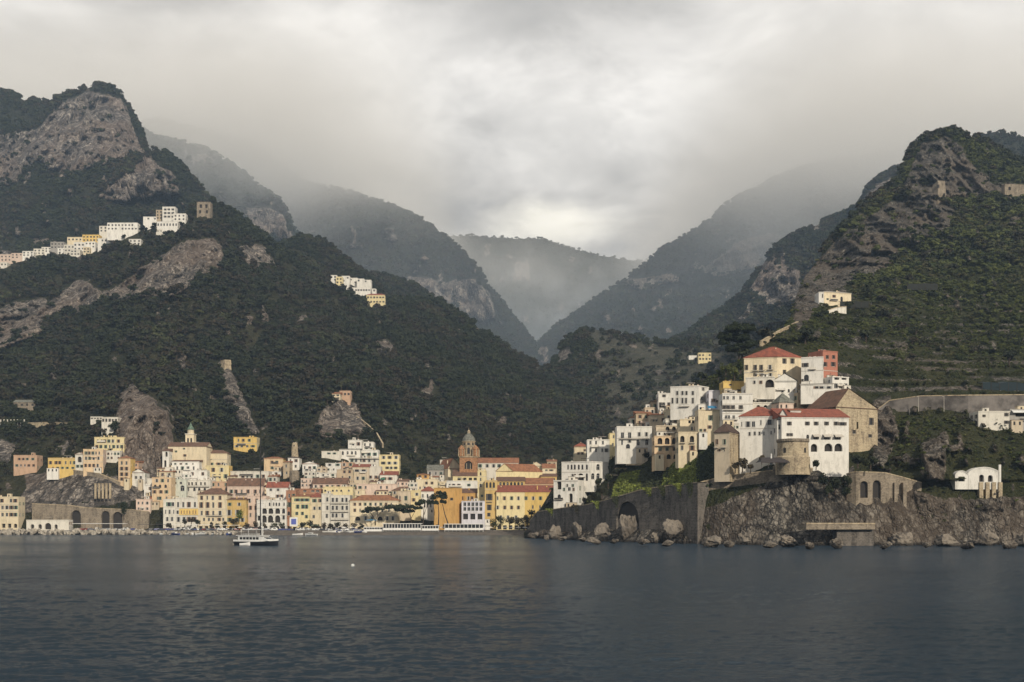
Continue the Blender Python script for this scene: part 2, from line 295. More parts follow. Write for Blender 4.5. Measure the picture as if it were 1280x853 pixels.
layer('right_far_mountain', [(560, 560), (640, 462), (668, 436), (690, 414), (722, 391), (752, 370), (782, 350), (806, 332), (822, 316), (845, 304), (872, 288), (900, 264), (925, 246), (955, 230), (990, 214), (1030, 204), (1080, 196), (1150, 190), (1260, 230), (1330, 300)],
    [(690, 414, 3500), (820, 316, 3800), (930, 240, 4000), (1050, 200, 4100), (1200, 210, 4100), (800, 420, 3250), (950, 350, 3500), (1050, 400, 3300), (1250, 400, 3300), (900, 520, 3000), (640, 520, 3100)], [(560, 600), (1330, 600)], 560, 1330, 3, M_far, 140, 300,
    rock=[[(865, 335), (890, 325), (930, 300), (970, 290), (990, 300), (965, 320), (930, 338), (890, 345)], [(780, 350), (840, 342), (850, 352), (800, 362)], [(670, 435), (685, 432), (690, 452), (680, 458)]], seed=33, jag=2.4, back=(.03, .08, .13))
# ---------------------------------------------------------------- valley floor, sea, air
def sheet(name, x0, x1, y0, y1, z, m, n=2):
    me = mesh_np(name, [(x0, y0, z), (x1, y0, z), (x1, y1, z), (x0, y1, z)], [(0, 1, 2, 3)], [m], False)
    o = D.objects.new(name, me); C.objects.link(o); o['kind'] = 'structure'; return o
M_soil = mat('soil', (.10, .085, .065), .95, .2, .05, .1)
sheet('ground', -2600, 2600, 722, 2690, 2.2, M_soil)
sheet('valley_floor', -4500, 4500, 2780, 8600, 2.4, M_soil)
def water_mat():
    m = D.materials.new('sea_water'); m.use_nodes = True; g = G(m.node_tree)
    tc = g.n('ShaderNodeTexCoord').outputs['Object']
    n1 = g.noise(g.scale(tc, (.45, 1, 1)), 1.5, 6, .70, .4); n2 = g.noise(g.scale(tc, (.5, 1, 1)), 3.2, 4, .6)
    pat = g.noise(g.scale(tc, (.5, 1, 1)), .012, 3, .5)
    h = g.m('ADD', n1, g.m('MULTIPLY', n2, .3))
    bp = g.n('ShaderNodeBump', {'Height': h, 'Distance': 1.7, 'Strength': g.ramp(pat, .35, .65, .75, 1.0)})
    b = g.n('ShaderNodeBsdfPrincipled', {'Base Color': (.025, .047, .072, 1), 'Roughness': g.ramp(pat, .35, .65, .14, .20), 'IOR': 1.33, 'Specular IOR Level': .30, 'Specular Tint': (.64, .83, 1.0, 1), 'Normal': bp.outputs[0]})
    g.n('ShaderNodeOutputMaterial', {0: b.outputs[0]})
    return m
M_sea = water_mat()
def sea():
    ys = [-3000, -800, -100, 20, 45]; y = 58.0
    while y < 780: ys.append(y); y += max(.22, y*y/(F*CH)*.62)
    ys += [800, 1100]
    ys = np.array(ys); nx = 640
    u = np.linspace(-1, 1, nx); w = np.sign(u)*(np.abs(u)*.5 + .0*u)
    X = np.zeros((len(ys), nx)); Y = np.repeat(ys[:, None], nx, 1)
    half = np.where((ys > 50) & (ys < 790), np.maximum(ys*.62, 40), 2500)
    core = u*1.0
    X = core[None]*half[:, None]
    X[:, 0] = -2600; X[:, -1] = 2600
    act = ((ys > 56) & (ys < 785))[:, None]*1.0
    Z = .095*fbm(X/1.3+.25*Y/7, Y/.8, 0*X, 3, 60)+.08*fbm(X/5, Y/2.4, 0*X, 3, 63)+.09*fbm(X/26, Y/11, 0*X, 3, 66)
    Z = Z*act*np.clip((785-Y)/60, 0, 1)
    nr, nc = X.shape; idx = np.arange(nr*nc).reshape(nr, nc)
    Q = np.stack([idx[:-1, :-1], idx[:-1, 1:], idx[1:, 1:], idx[1:, :-1]], -1).reshape(-1, 4)
    o = D.objects.new('sea', mesh_np('sea', np.stack([X, Y, Z], -1).reshape(-1, 3), Q, [M_sea])); C.objects.link(o); o['kind'] = 'structure'
sea()
def vol_box(name, lo, hi, build):
    v = [(x, y, z) for x in (lo[0], hi[0]) for y in (lo[1], hi[1]) for z in (lo[2], hi[2])]
    q = [(0, 1, 3, 2), (4, 6, 7, 5), (0, 4, 5, 1), (2, 3, 7, 6), (0, 2, 6, 4), (1, 5, 7, 3)]
    m = D.materials.new(name); m.use_nodes = True; g = G(m.node_tree); build(g)
    o = D.objects.new(name, mesh_np(name, v, q, [m], False)); C.objects.link(o); o['kind'] = 'stuff'; return o
def b_haze(g):
    p = g.n('ShaderNodeVolumePrincipled', {'Color': (.55, .74, 1.0, 1), 'Density': .000068, 'Anisotropy': 0.0})
    g.n('ShaderNodeOutputMaterial', {1: p.outputs[0]})
vol_box('haze', (-2700, -3100, -4), (2700, 2720, 985), b_haze)
def b_cloud(g):
    tc = g.n('ShaderNodeTexCoord').outputs['Object']; x, y, z = g.n('ShaderNodeSeparateXYZ', {0: tc}).outputs
    n = g.noise(g.scale(tc, (1, 1, 1.6)), .0016, 4, .58); n2 = g.noise(g.scale(tc, (1, .6, 1.3)), .0032, 4, .6)
    # the base of the cloud lies lower over the left and right ridges than over the valley
    side = g.ramp(g.m('ABSOLUTE', g.m('SUBTRACT', x, 150.0)), 250, 1000)
    base = g.m('ADD', 930.0, g.m('MULTIPLY', g.m('SUBTRACT', n, .5), 900.0))
    d = g.m('MULTIPLY', g.m('MULTIPLY', g.ramp(g.m('SUBTRACT', z, base), -200, 240), side), .0036)
    # rags of mist in the head of the valley
    mist = g.m('MULTIPLY', g.m('MULTIPLY', g.ramp(n2, .50, .62), g.m('MULTIPLY', g.ramp(y, 3900, 4500), g.ramp(z, 1500, 500))), .0017)
    d = g.m('ADD', g.m('ADD', d, mist), g.m('MULTIPLY', g.ramp(z, 1500, 350), .00034))
    edge = g.m('MULTIPLY', g.m('MULTIPLY', g.ramp(y, 2760, 3050), g.ramp(z, 1550, 1150)), g.ramp(y, 8600, 7200))
    d = g.m('MULTIPLY', d, edge)
    p = g.n('ShaderNodeVolumePrincipled', {'Color': g.mix(g.ramp(z, 500, 1150), (.78, .88, 1.0), (1.0, .985, .96)), 'Density': d, 'Anisotropy': 0.0})
    g.n('ShaderNodeOutputMaterial', {1: p.outputs[0]})
cl = vol_box('low_cloud', (-4600, 2740, -6), (4600, 8700, 2000), b_cloud)
# ---------------------------------------------------------------- woods
def leaf_mat(name, cols, var=.20):
    m = D.materials.new(name); m.use_nodes = True; g = G(m.node_tree)
    oi = g.n('ShaderNodeObjectInfo'); rnd = oi.outputs['Random']
    big = g.noise(oi.outputs['Location'], .011, 5, .62)
    rnd = g.m('ADD', g.m('MULTIPLY', rnd, .38), g.ramp(big, .36, .64, 0, .62))
    geo = g.n('ShaderNodeNewGeometry').outputs['Random Per Island']
    cr = g.n('ShaderNodeValToRGB', {0: rnd}); el = cr.color_ramp.elements
    while len(el) < len(cols): el.new(.5)
    for q, c in enumerate(cols): el[q].position = q/(len(cols)-1); el[q].color = (*c, 1)
    hs = g.n('ShaderNodeHueSaturation', {'Value': g.m('ADD', 1-var, g.m('MULTIPLY', geo, 2*var)), 'Color': cr.outputs[0]})
    b = g.n('ShaderNodeBsdfPrincipled', {'Base Color': hs.outputs[0], 'Roughness': .75, 'Specular IOR Level': .2})
    g.n('ShaderNodeOutputMaterial', {0: b.outputs[0]})
    return m
M_leaf = leaf_mat('wood_leaves', [(.012, .017, .008), (.019, .025, .010), (.030, .035, .014), (.015, .020, .011), (.038, .029, .018), (.030, .036, .015), (.062, .066, .027)])
M_shrub = leaf_mat('shrub_leaves', [(.023, .034, .010), (.056, .066, .019), (.088, .098, .026), (.032, .045, .014), (.068, .062, .028), (.11, .12, .032)])
M_pine = leaf_mat('pine_needles', [(.018, .026, .011), (.024, .032, .013)])
M_ivy = leaf_mat('ivy_leaves', [(.10, .125, .025), (.13, .15, .03)], .6)
M_bark = mat('bark', (.085, .065, .05), .95, .25, 2, .1)
def leaves(V, Q, n, fpos, size, r, up=.35):
    """n leaf sprays, each a small bent quad, at fpos(r) -> (point, outward)"""
    for _ in range(n):
        p, nrm = fpos(r)
        a = r.normal(size=3); nn = nrm + a*.55 + np.array([0, 0, up]); nn /= np.linalg.norm(nn)+1e-9
        t = np.cross(nn, r.normal(size=3)); t /= np.linalg.norm(t)+1e-9; b = np.cross(nn, t)
        s = size*r.uniform(.6, 1.4); k = len(V)
        V += [p+t*s*.6-b*s*.1, p+b*s*.55+nn*s*.15, p-t*s*.6-b*s*.1, p-b*s*.6-nn*s*.1]; Q.append((k, k+1, k+2, k+3))
def tube(V, Q, pts, rad, n=5):
    rings = []
    for q, (p, r_) in enumerate(zip(pts, rad)):
        p = np.array(p, float); d = np.array(pts[min(q+1, len(pts)-1)], float)-np.array(pts[max(q-1, 0)], float)
        d /= np.linalg.norm(d)+1e-9; a = np.cross(d, (.3, .9, .2)); a /= np.linalg.norm(a)+1e-9; b = np.cross(d, a)
        rings.append(len(V))
        for j in range(n): th = 2*math.pi*j/n; V.append(p+r_*(math.cos(th)*a+math.sin(th)*b))
    for u, w in zip(rings[:-1], rings[1:]):
        for j in range(n): Q.append((u+j, u+(j+1) % n, w+(j+1) % n, w+j))
def wood_tree(seed, n=120, h=1.0, sq=.85, lobes=7, leaf=.17, m=None, trunk=True):
    """unit tree (about one unit wide): lobed crown of leaf sprays over a short trunk"""
    r = np.random.default_rng(seed); V, Q = [], []
    L = [(np.array([r.uniform(-.26, .26), r.uniform(-.26, .26), h*r.uniform(.34, .74)]), r.uniform(.17, .30)) for _ in range(lobes)]
    def f(r):
        c, ra = L[r.integers(len(L))]; d = r.normal(size=3); d[2] = abs(d[2])*.9-.25; d /= np.linalg.norm(d)+1e-9
        return c+d*ra*np.array([1, 1, sq])*r.uniform(.6, 1.05), d
    leaves(V, Q, n, f, leaf, r); nl = len(Q)
    if trunk:
        tube(V, Q, [(0, 0, -.15), (.02, 0, .3*h), (0, .03, .6*h)], (.05, .038, .015), 4)
        for q in range(3): tube(V, Q, [(.01, 0, .28*h), tuple(L[q][0])], (.026, .008), 3)
    me = mesh_np('wood_tree', V, Q, [m or M_leaf, M_bark], False)
    mi = np.zeros(len(Q), np.int32); mi[nl:] = 1; me.polygons.foreach_set('material_index', mi)
    return me
def cypress_mesh(seed, n=150, h=3.4, m=None):
    r = np.random.default_rng(seed); V, Q = [], []
    def f(r):
        z = r.uniform(.02, 1)**1.0; a = r.uniform(0, 6.283); w = .42*math.sin(math.pi*min(1, z*.86+.12))**.8
        d = np.array([math.cos(a), math.sin(a), .5]); return np.array([d[0]*w*r.uniform(.7, 1.05), d[1]*w*r.uniform(.7, 1.05), z*h+.1]), d
    leaves(V, Q, n, f, .22, r, .6); nl = len(Q)
    tube(V, Q, [(0, 0, -.2), (0, 0, h*.9)], (.07, .02), 4)
    me = mesh_np('cypress', V, Q, [m or M_leaf, M_bark], False); mi = np.zeros(len(Q), np.int32); mi[nl:] = 1
    me.polygons.foreach_set('material_index', mi); return me
def palette(name, meshes):
    co = D.collections.new(name)
    for q, me in enumerate(meshes): co.objects.link(D.objects.new('%s_kind' % name, me))
    return co
COL_wood = palette('wood', [wood_tree(q, 120, .78+.14*(q % 3), .72, 6+q % 4, .17) for q in range(6)])
COL_shrub = palette('scrub', [wood_tree(20+q, 110, .75, .7, 5, .18, M_shrub, False) for q in range(4)])
COL_fwood = palette('far_wood', [wood_tree(40+q, 60, .9, .8, 5, .24) for q in range(3)])
def scatter(name, pts, siz, col, seed=0):
    me = D.meshes.new(name); me.vertices.add(len(pts)); me.vertices.foreach_set('co', np.asarray(pts, np.float32).ravel())
    r = np.random.default_rng(seed)
    for an, ty, va in (('siz', 'FLOAT', np.asarray(siz, np.float32)), ('ang', 'FLOAT', r.uniform(0, 6.28, len(pts)).astype(np.float32)), ('var', 'INT', r.integers(0, len(col.objects), len(pts)).astype(np.int32))):
        a = me.attributes.new(an, ty, 'POINT'); a.data.foreach_set('value', va)
    o = D.objects.new(name, me); C.objects.link(o); o['kind'] = 'stuff'
    nt = D.node_groups.new(name, 'GeometryNodeTree'); nt.interface.new_socket('Geometry', in_out='INPUT', socket_type='NodeSocketGeometry'); nt.interface.new_socket('Geometry', in_out='OUTPUT', socket_type='NodeSocketGeometry')
    g = G(nt); gi = g.n('NodeGroupInput')
    def at_(n, t): return g.n('GeometryNodeInputNamedAttribute', {0: n}, data_type=t).outputs[0]
    ci = g.n('GeometryNodeCollectionInfo', {0: col, 1: True, 2: True})
    mp = g.n('GeometryNodeMeshToPoints', {0: gi.outputs[0]})
    rot = g.n('ShaderNodeCombineXYZ', {0: 0.0, 1: 0.0, 2: at_('ang', 'FLOAT')})
    er = g.n('FunctionNodeEulerToRotation', {0: rot.outputs[0]})
    ip = g.n('GeometryNodeInstanceOnPoints', {'Points': mp.outputs[0], 'Instance': ci.outputs[0], 'Pick Instance': True, 'Instance Index': at_('var', 'INT'), 'Rotation': er.outputs[0], 'Scale': at_('siz', 'FLOAT')})
    g.n('NodeGroupOutput', {0: ip.outputs[0]})
    md = o.modifiers.new('wood', 'NODES'); md.node_group = nt
    return o
def sample(name, n, keep, seed, ridge=0.0):
    """points on a hill, spread by real area and weighted by keep(PX, PY, rock)"""
    L = LAND[name]; X, Y, Z = L['X'], L['Y'], L['Z']; r = np.random.default_rng(seed)
    a = np.stack([X, Y, Z], -1); e1 = a[:-1, 1:]-a[:-1, :-1]; e2 = a[1:, :-1]-a[:-1, :-1]
    ar = np.linalg.norm(np.cross(e1, e2), axis=-1)
    k = np.clip(keep(L['PX'][:-1, :-1], L['PY'][:-1, :-1], L['rk'][:-1, :-1]), 0, None)
    w = ar*k
    if ridge: w[-3:] *= ridge
    tot = w.sum(); ci = r.choice(w.size, n, p=(w/tot).ravel()); i, j = np.unravel_index(ci, w.shape)
    u, v = r.random((2, n))
    P = a[i, j]*((1-u)*(1-v))[:, None]+a[i, j+1]*(u*(1-v))[:, None]+a[i+1, j]*((1-u)*v)[:, None]+a[i+1, j+1]*(u*v)[:, None]
    return P, L['PX'][i, j], L['PY'][i, j]
# ---------------------------------------------------------------- building kit
def plaster(name, col, dirt=.5):
    m = D.materials.new(name); m.use_nodes = True; g = G(m.node_tree)
    tc = g.n('ShaderNodeNewGeometry').outputs['Position']
    n1 = g.noise(g.scale(tc, (1, 1, .22)), .55, 5, .62); n2 = g.noise(tc, .16, 4, .6); n3 = g.noise(tc, 2.6, 3, .6)
    rnd = g.n('ShaderNodeObjectInfo').outputs['Random']
    n4 = g.noise(g.scale(tc, (1, 1, .6)), .9, 6, .7)
    col0 = g.mix(g.ramp(n4, .54, .62, 0, .5), col, tuple(x*.72 for x in col))
    c = g.mix(g.m('MULTIPLY', g.ramp(n1, .44, .70), dirt), col0, tuple(x*.50 for x in (col[0]*.95, col[1]*.95, col[2]*.92)))
    c = g.mix(g.ramp(n2, .35, .7, 0, .30), c, tuple(min(.85, x*1.12) for x in col))
    c = g.mix(g.ramp(n3, .5, .75, 0, .18), c, (.30, .26, .21))
    hs = g.n('ShaderNodeHueSaturation', {'Value': g.m('ADD', .90, g.m('MULTIPLY', rnd, .14)), 'Color': c})
    b = g.n('ShaderNodeBsdfPrincipled', {'Base Color': hs.outputs[0], 'Roughness': .92, 'Specular IOR Level': .15})
    g.n('ShaderNodeOutputMaterial', {0: b.outputs[0]}); return m
COL = dict(white=(.72, .69, .63), offwhite=(.66, .62, .54), cream=(.68, .58, .41), pale=(.70, .59, .34), yellow=(.68, .48, .17), orange=(.57, .34, .12), ochre=(.60, .42, .17), peach=(.67, .50, .32),
    pink=(.64, .50, .41), salmon=(.52, .35, .24), red=(.42, .18, .125), beige=(.56, .47, .35), tan=(.46, .37, .26), mint=(.60, .62, .54), brick=(.36, .19, .12), grey=(.36, .34, .31), lilac=(.62, .60, .64))
MW = {k: plaster('plaster_'+k, v) for k, v in COL.items()}
def masonry(name, c1, c2, c3, sc=1.0):
    m = D.materials.new(name); m.use_nodes = True; g = G(m.node_tree)
    tc = g.n('ShaderNodeNewGeometry').outputs['Position']
    v = g.n('ShaderNodeTexVoronoi', {'Vector': g.scale(tc, (1, 1, 1.7)), 'Scale': 1.5*sc}); n = g.noise(tc, .22*sc, 6, .65); n2 = g.noise(g.scale(tc, (1, 1, .3)), .5*sc, 5, .65)
    c = g.mix(g.ramp(n, .36, .64), c1, c2); c = g.mix(g.ramp(n2, .46, .66, 0, .9), c, c3); n3 = g.noise(g.scale(tc, (1, 1, .16)), .35*sc, 5, .7); c = g.mix(g.ramp(n3, .50, .68, 0, .75), c, c3)
    px_, py_, pz_ = g.n('ShaderNodeSeparateXYZ', {0: tc}).outputs
    bv = g.n('ShaderNodeCombineXYZ', {0: g.m('ADD', px_, g.m('MULTIPLY', py_, .6)), 1: pz_, 2: 0.0}).outputs[0]
    bk = g.n('ShaderNodeTexBrick', {'Vector': bv, 'Color1': (1.25, 1.22, 1.18, 1), 'Color2': (.62, .62, .62, 1), 'Mortar': (.35, .35, .35, 1), 'Scale': .42*sc, 'Mortar Size': .035, 'Bias': .1, 'Brick Width': .55, 'Row Height': .28})
    c = g.mix(.42, c, g.mix(1.0, c, bk.outputs[0], 'MULTIPLY'))
    c = g.mix(g.ramp(g.n('ShaderNodeSeparateColor', {0: v.outputs['Color']}).outputs[0], .0, 1, .0, .35), c, tuple(x*1.35 for x in c1))
    bp = g.n('ShaderNodeBump', {'Height': g.m('ADD', g.m('MULTIPLY', v.outputs['Distance'], -1.0), n2), 'Distance': .14/sc, 'Strength': .7})
    b = g.n('ShaderNodeBsdfPrincipled', {'Base Color': c, 'Roughness': .95, 'Specular IOR Level': .1, 'Normal': bp.outputs[0]})
    g.n('ShaderNodeOutputMaterial', {0: b.outputs[0]}); return m
MW['stone'] = masonry('stone_wall', (.30, .25, .19), (.21, .175, .135), (.10, .085, .065))
MW['palestone'] = masonry('pale_stone_wall', (.46, .38, .26), (.36, .29, .20), (.17, .135, .10))
MW['darkstone'] = masonry('dark_sea_wall', (.17, .15, .13), (.11, .098, .086), (.05, .045, .040))
def tiles(name, c1, c2):
    m = D.materials.new(name); m.use_nodes = True; g = G(m.node_tree)
    tc = g.n('ShaderNodeNewGeometry').outputs['Position']; n = g.noise(tc, .5, 5, .65); n2 = g.noise(tc, 3.5, 3, .6)
    c = g.mix(g.ramp(n, .38, .64), c1, c2); c = g.mix(g.ramp(n2, .5, .72, 0, .5), c, tuple(x*.5 for x in c2))
    wv = g.n('ShaderNodeTexWave', {'Vector': tc, 'Scale': 1.1, 'Distortion': .6}, bands_direction='X')
    bp = g.n('ShaderNodeBump', {'Height': wv.outputs['Fac'], 'Distance': .12, 'Strength': .6})
    b = g.n('ShaderNodeBsdfPrincipled', {'Base Color': c, 'Roughness': .9, 'Specular IOR Level': .15, 'Normal': bp.outputs[0]})
    g.n('ShaderNodeOutputMaterial', {0: b.outputs[0]}); return m
MR = dict(red=tiles('red_tiles', (.31, .105, .07), (.20, .075, .055)), terra=tiles('terracotta_tiles', (.33, .155, .085), (.22, .105, .065)), brown=tiles('brown_tiles', (.20, .115, .08), (.125, .08, .06)), dark=tiles('dark_tiles', (.11, .075, .062), (.07, .052, .046)),
    grey=mat('roof_slab', (.30, .28, .25), .9, .2, .4), flat=mat('flat_roof', (.40, .36, .31), .9, .2, .4), green=mat('green_dome_tiles', (.15, .22, .16), .6, .3, 1.2), slate=mat('grey_tiles', (.19, .19, .16), .8, .25, .8))
def flatm(name, c, rough=.6, spec=.4, metal=0): return mat(name, c, rough, .08, 1.0, spec, metal)
M_glass = flatm('window_glass', (.022, .022, .024), .12, .5); M_void = flatm('shaded_room', (.035, .030, .027), .9)  # M_void: dark colour stands in for the shade inside openings
SH = [flatm('shutter_green', (.11, .19, .14)), flatm('shutter_brown', (.22, .125, .08)), flatm('shutter_grey', (.42, .41, .38)), flatm('shutter_dark', (.09, .075, .06)), flatm('frame_white', (.62, .60, .56))]
M_iron = flatm('iron_rail', (.06, .055, .05)); M_slab = flatm('balcony_slab', (.50, .46, .40), .9); M_whitep = flatm('white_paint', (.74, .73, .70), .5)
class MB:
    """collects quads and polygons with a material index; becomes ONE mesh object"""
    def __init__(s): s.v, s.f, s.mi, s.ms = [], [], [], []
    def face(s, pts, m):
        if m not in s.ms: s.ms.append(m)
        k = len(s.v); s.v += [tuple(p) for p in pts]; s.f.append(tuple(range(k, k+len(pts)))); s.mi.append(s.ms.index(m))
    def box(s, lo, hi, m, fr=None):
        c = [Vector((x, y, z)) for z in (lo[2], hi[2]) for y in (lo[1], hi[1]) for x in (lo[0], hi[0])]
        if fr: c = [fr(p) for p in c]
        for q in ((0, 1, 5, 4), (1, 3, 7, 5), (3, 2, 6, 7), (2, 0, 4, 6), (4, 5, 7, 6), (2, 3, 1, 0)): s.face([c[i] for i in q], m)
    def mesh(s, name, smooth=False):
        me = D.meshes.new(name); me.from_pydata(s.v, [], s.f)
        for m in s.ms: me.materials.append(m)
        me.polygons.foreach_set('material_index', s.mi)
        if smooth: me.polygons.foreach_set('use_smooth', [True]*len(s.f))
        me.update(); return me
    def obj(s, name, parent=None, smooth=False):
        if not s.f: return None
        o = D.objects.new(name, s.mesh(name, smooth)); C.objects.link(o); o.parent = parent; return o
def lathe(b, cx, cy, prof, m, n=16, sx=1, sy=1, a0=0, a1=2*math.pi, ph=0):
    st = [[(cx+r*sx*math.cos(a0+ph+(a1-a0)*j/n), cy+r*sy*math.sin(a0+ph+(a1-a0)*j/n), z) for j in range(n+1)] for r, z in prof]
    for u, w in zip(st[:-1], st[1:]):
        for j in range(n): b.face([u[j], u[j+1], w[j+1], w[j]], m)
def empty(name, loc, label, cat, group=None, kind=None):
    o = D.objects.new(name, None); C.objects.link(o); o.location = loc; o.empty_display_size = .5
    return prop(o, label, cat, group, kind)
WCACHE = {}; RECTS = []; LASTW = []
def window_mesh(w, h, kind, sh, deep):
    key = (round(w, 1), round(h, 1), kind, sh, deep)
    if key in WCACHE: return WCACHE[key]
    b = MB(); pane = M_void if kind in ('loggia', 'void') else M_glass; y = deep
    if kind in ('arch', 'loggia'):
        r = w/2; zs = h/2-r; n = 8
        arc = [(-r*math.cos(math.pi*q/n), y, zs+r*math.sin(math.pi*q/n)) for q in range(n+1)]
        b.face([(-r, y, -h/2), (r, y, -h/2)]+arc[::-1], pane)
    else: b.face([(-w/2, y, -h/2), (w/2, y, -h/2), (w/2, y, h/2), (-w/2, y, h/2)], pane)
    if kind not in ('loggia', 'void', 'round'):
        f = .09; fm = SH[4] if sh == 4 else SH[3]; top = h/2 if kind != 'arch' else h/2-w/2
        for lo, hi in (((-w/2, -h/2), (-w/2+f, top)), ((w/2-f, -h/2), (w/2, top)), ((-f/2, -h/2), (f/2, top)), ((-w/2+f, top-f), (-f/2, top)), ((f/2, top-f), (w/2-f, top)), ((-w/2+f, -h/2), (-f/2, -h/2+f)), ((f/2, -h/2), (w/2-f, -h/2+f))):
            b.box((lo[0], y-.07, lo[1]), (hi[0], y-.012, hi[1]), fm)
        b.box((-w/2-.12, -.14, -h/2-.16), (w/2+.12, deep-.02, -h/2-.006), M_slab)
        if sh < 4 and kind == 'rect':
            for sx_ in (-1, 1):
                x0 = sx_*(w/2+.03); x1 = sx_*(w/2+.03+w*.42)
                b.box((min(x0, x1), -.09, -h/2), (max(x0, x1), -.03, h/2), SH[sh])
    WCACHE[key] = b.mesh('window'); return WCACHE[key]
def facade(b, par, A, Bp, h, wins, m, sh, z0=0, inner=None):
    """one wall from A to B (seen with A on the left), with real openings; windows become children"""
    A = Vector((A[0], A[1], 0)); Bv = Vector((Bp[0], Bp[1], 0)); u = (Bv-A); w = u.length
    if w < .2: return
    u /= w; nn = Vector((u.y, -u.x, 0))
    P = lambda x, z, y=0: (A.x+u.x*x-nn.x*y, A.y+u.y*x-nn.y*y, z)
    wins = [q for q in wins if q[0]-q[2]/2 > .12 and q[0]+q[2]/2 < w-.12 and q[1]-q[3]/2 > z0+.05 and q[1]+q[3]/2 < h-.05]
    ok = []
    for q in wins:
        if all(abs(q[0]-p[0]) > (q[2]+p[2])/2+.05 or abs(q[1]-p[1]) > (q[3]+p[3])/2+.05 for p in ok): ok.append(q)
    wins = ok
    xs = sorted({0.0, w, *[round(q[0]+s*q[2]/2, 3) for q in wins for s in (-1, 1)]}); zs = sorted({z0, h, *[round(q[1]+s*q[3]/2, 3) for q in wins for s in (-1, 1)]})
    for i in range(len(zs)-1):
        zc = (zs[i]+zs[i+1])/2; run = None
        for j in range(len(xs)-1):
            xc = (xs[j]+xs[j+1])/2
            hole = any(abs(xc-q[0]) < q[2]/2 and abs(zc-q[1]) < q[3]/2 for q in wins)
            if not hole and run is None: run = xs[j]
            if run is not None and (hole or j == len(xs)-2):
                e = xs[j] if hole else xs[j+1]
                b.face([P(run, zs[i]), P(e, zs[i]), P(e, zs[i+1]), P(run, zs[i+1])], m); run = None
    for x, z, ww, wh, kind in wins:
        dp = 1.3 if kind in ('loggia', 'void') else .30
        x0, x1, za, zb = x-ww/2, x+ww/2, z-wh/2, z+wh/2
        b.face([P(x0, za), P(x0, za, dp), P(x1, za, dp), P(x1, za)], m)
        if kind in ('arch', 'loggia'):
            r = ww/2; zc = zb-r; n = 8
            arc = [(x-r*math.cos(math.pi*q/n), zc+r*math.sin(math.pi*q/n)) for q in range(n+1)]
            b.face([P(x0, zb)]+[P(*a) for a in arc[:n//2+1]], m); b.face([P(x1, zb)]+[P(*a) for a in arc[n//2:][::-1]], m)
            for p, q in zip(arc[:-1], arc[1:]): b.face([P(*p), P(*q), P(*q, dp), P(*p, dp)], m)
            zb2 = zc
        else:
            b.face([P(x0, zb), P(x1, zb), P(x1, zb, dp), P(x0, zb, dp)], m); zb2 = zb
        b.face([P(x0, za), P(x0, zb2), P(x0, zb2, dp), P(x0, za, dp)], m); b.face([P(x1, za), P(x1, za, dp), P(x1, zb2, dp), P(x1, zb2)], m)
        s_ = sh if isinstance(sh, int) else R.choice(sh)
        o = D.objects.new('window', window_mesh(ww, wh, kind, s_, dp-.02)); C.objects.link(o); o.parent = par
        o.location = P(x, z); o.rotation_euler = (0, 0, math.atan2(u.y, u.x)); LASTW.append(o)
def auto_rows(w, h, spec, z0=0):
    """'4x3' -> even grid of windows; optional kind after a colon ('4x3:arch')"""
    if not spec: return []
    sp, _, kind = spec.partition(':'); c, r = (int(a) for a in sp.split('x')); kind = kind or 'rect'
    out = []
    for j in range(r):
        fh = (h-z0)/r
        for i in range(c):
            pw = w/c; ww = min(1.25, .36*pw)*R.uniform(.85, 1.1); hh = min(2.2, .52*fh)*R.uniform(.85, 1.1)
            if kind in ('arch', 'loggia'): ww = min(2.6 if kind == 'loggia' else 1.7, .58*pw); hh = min(.7*fh, ww*1.9)
            elif R.random() < .07: continue
            out.append((pw*(i+.5)+R.uniform(-.05, .05)*pw, z0+fh*(j+.5)+(.1*fh if j == 0 else 0), ww, max(hh, ww if kind in ('arch', 'loggia') else .3), kind))
    return out
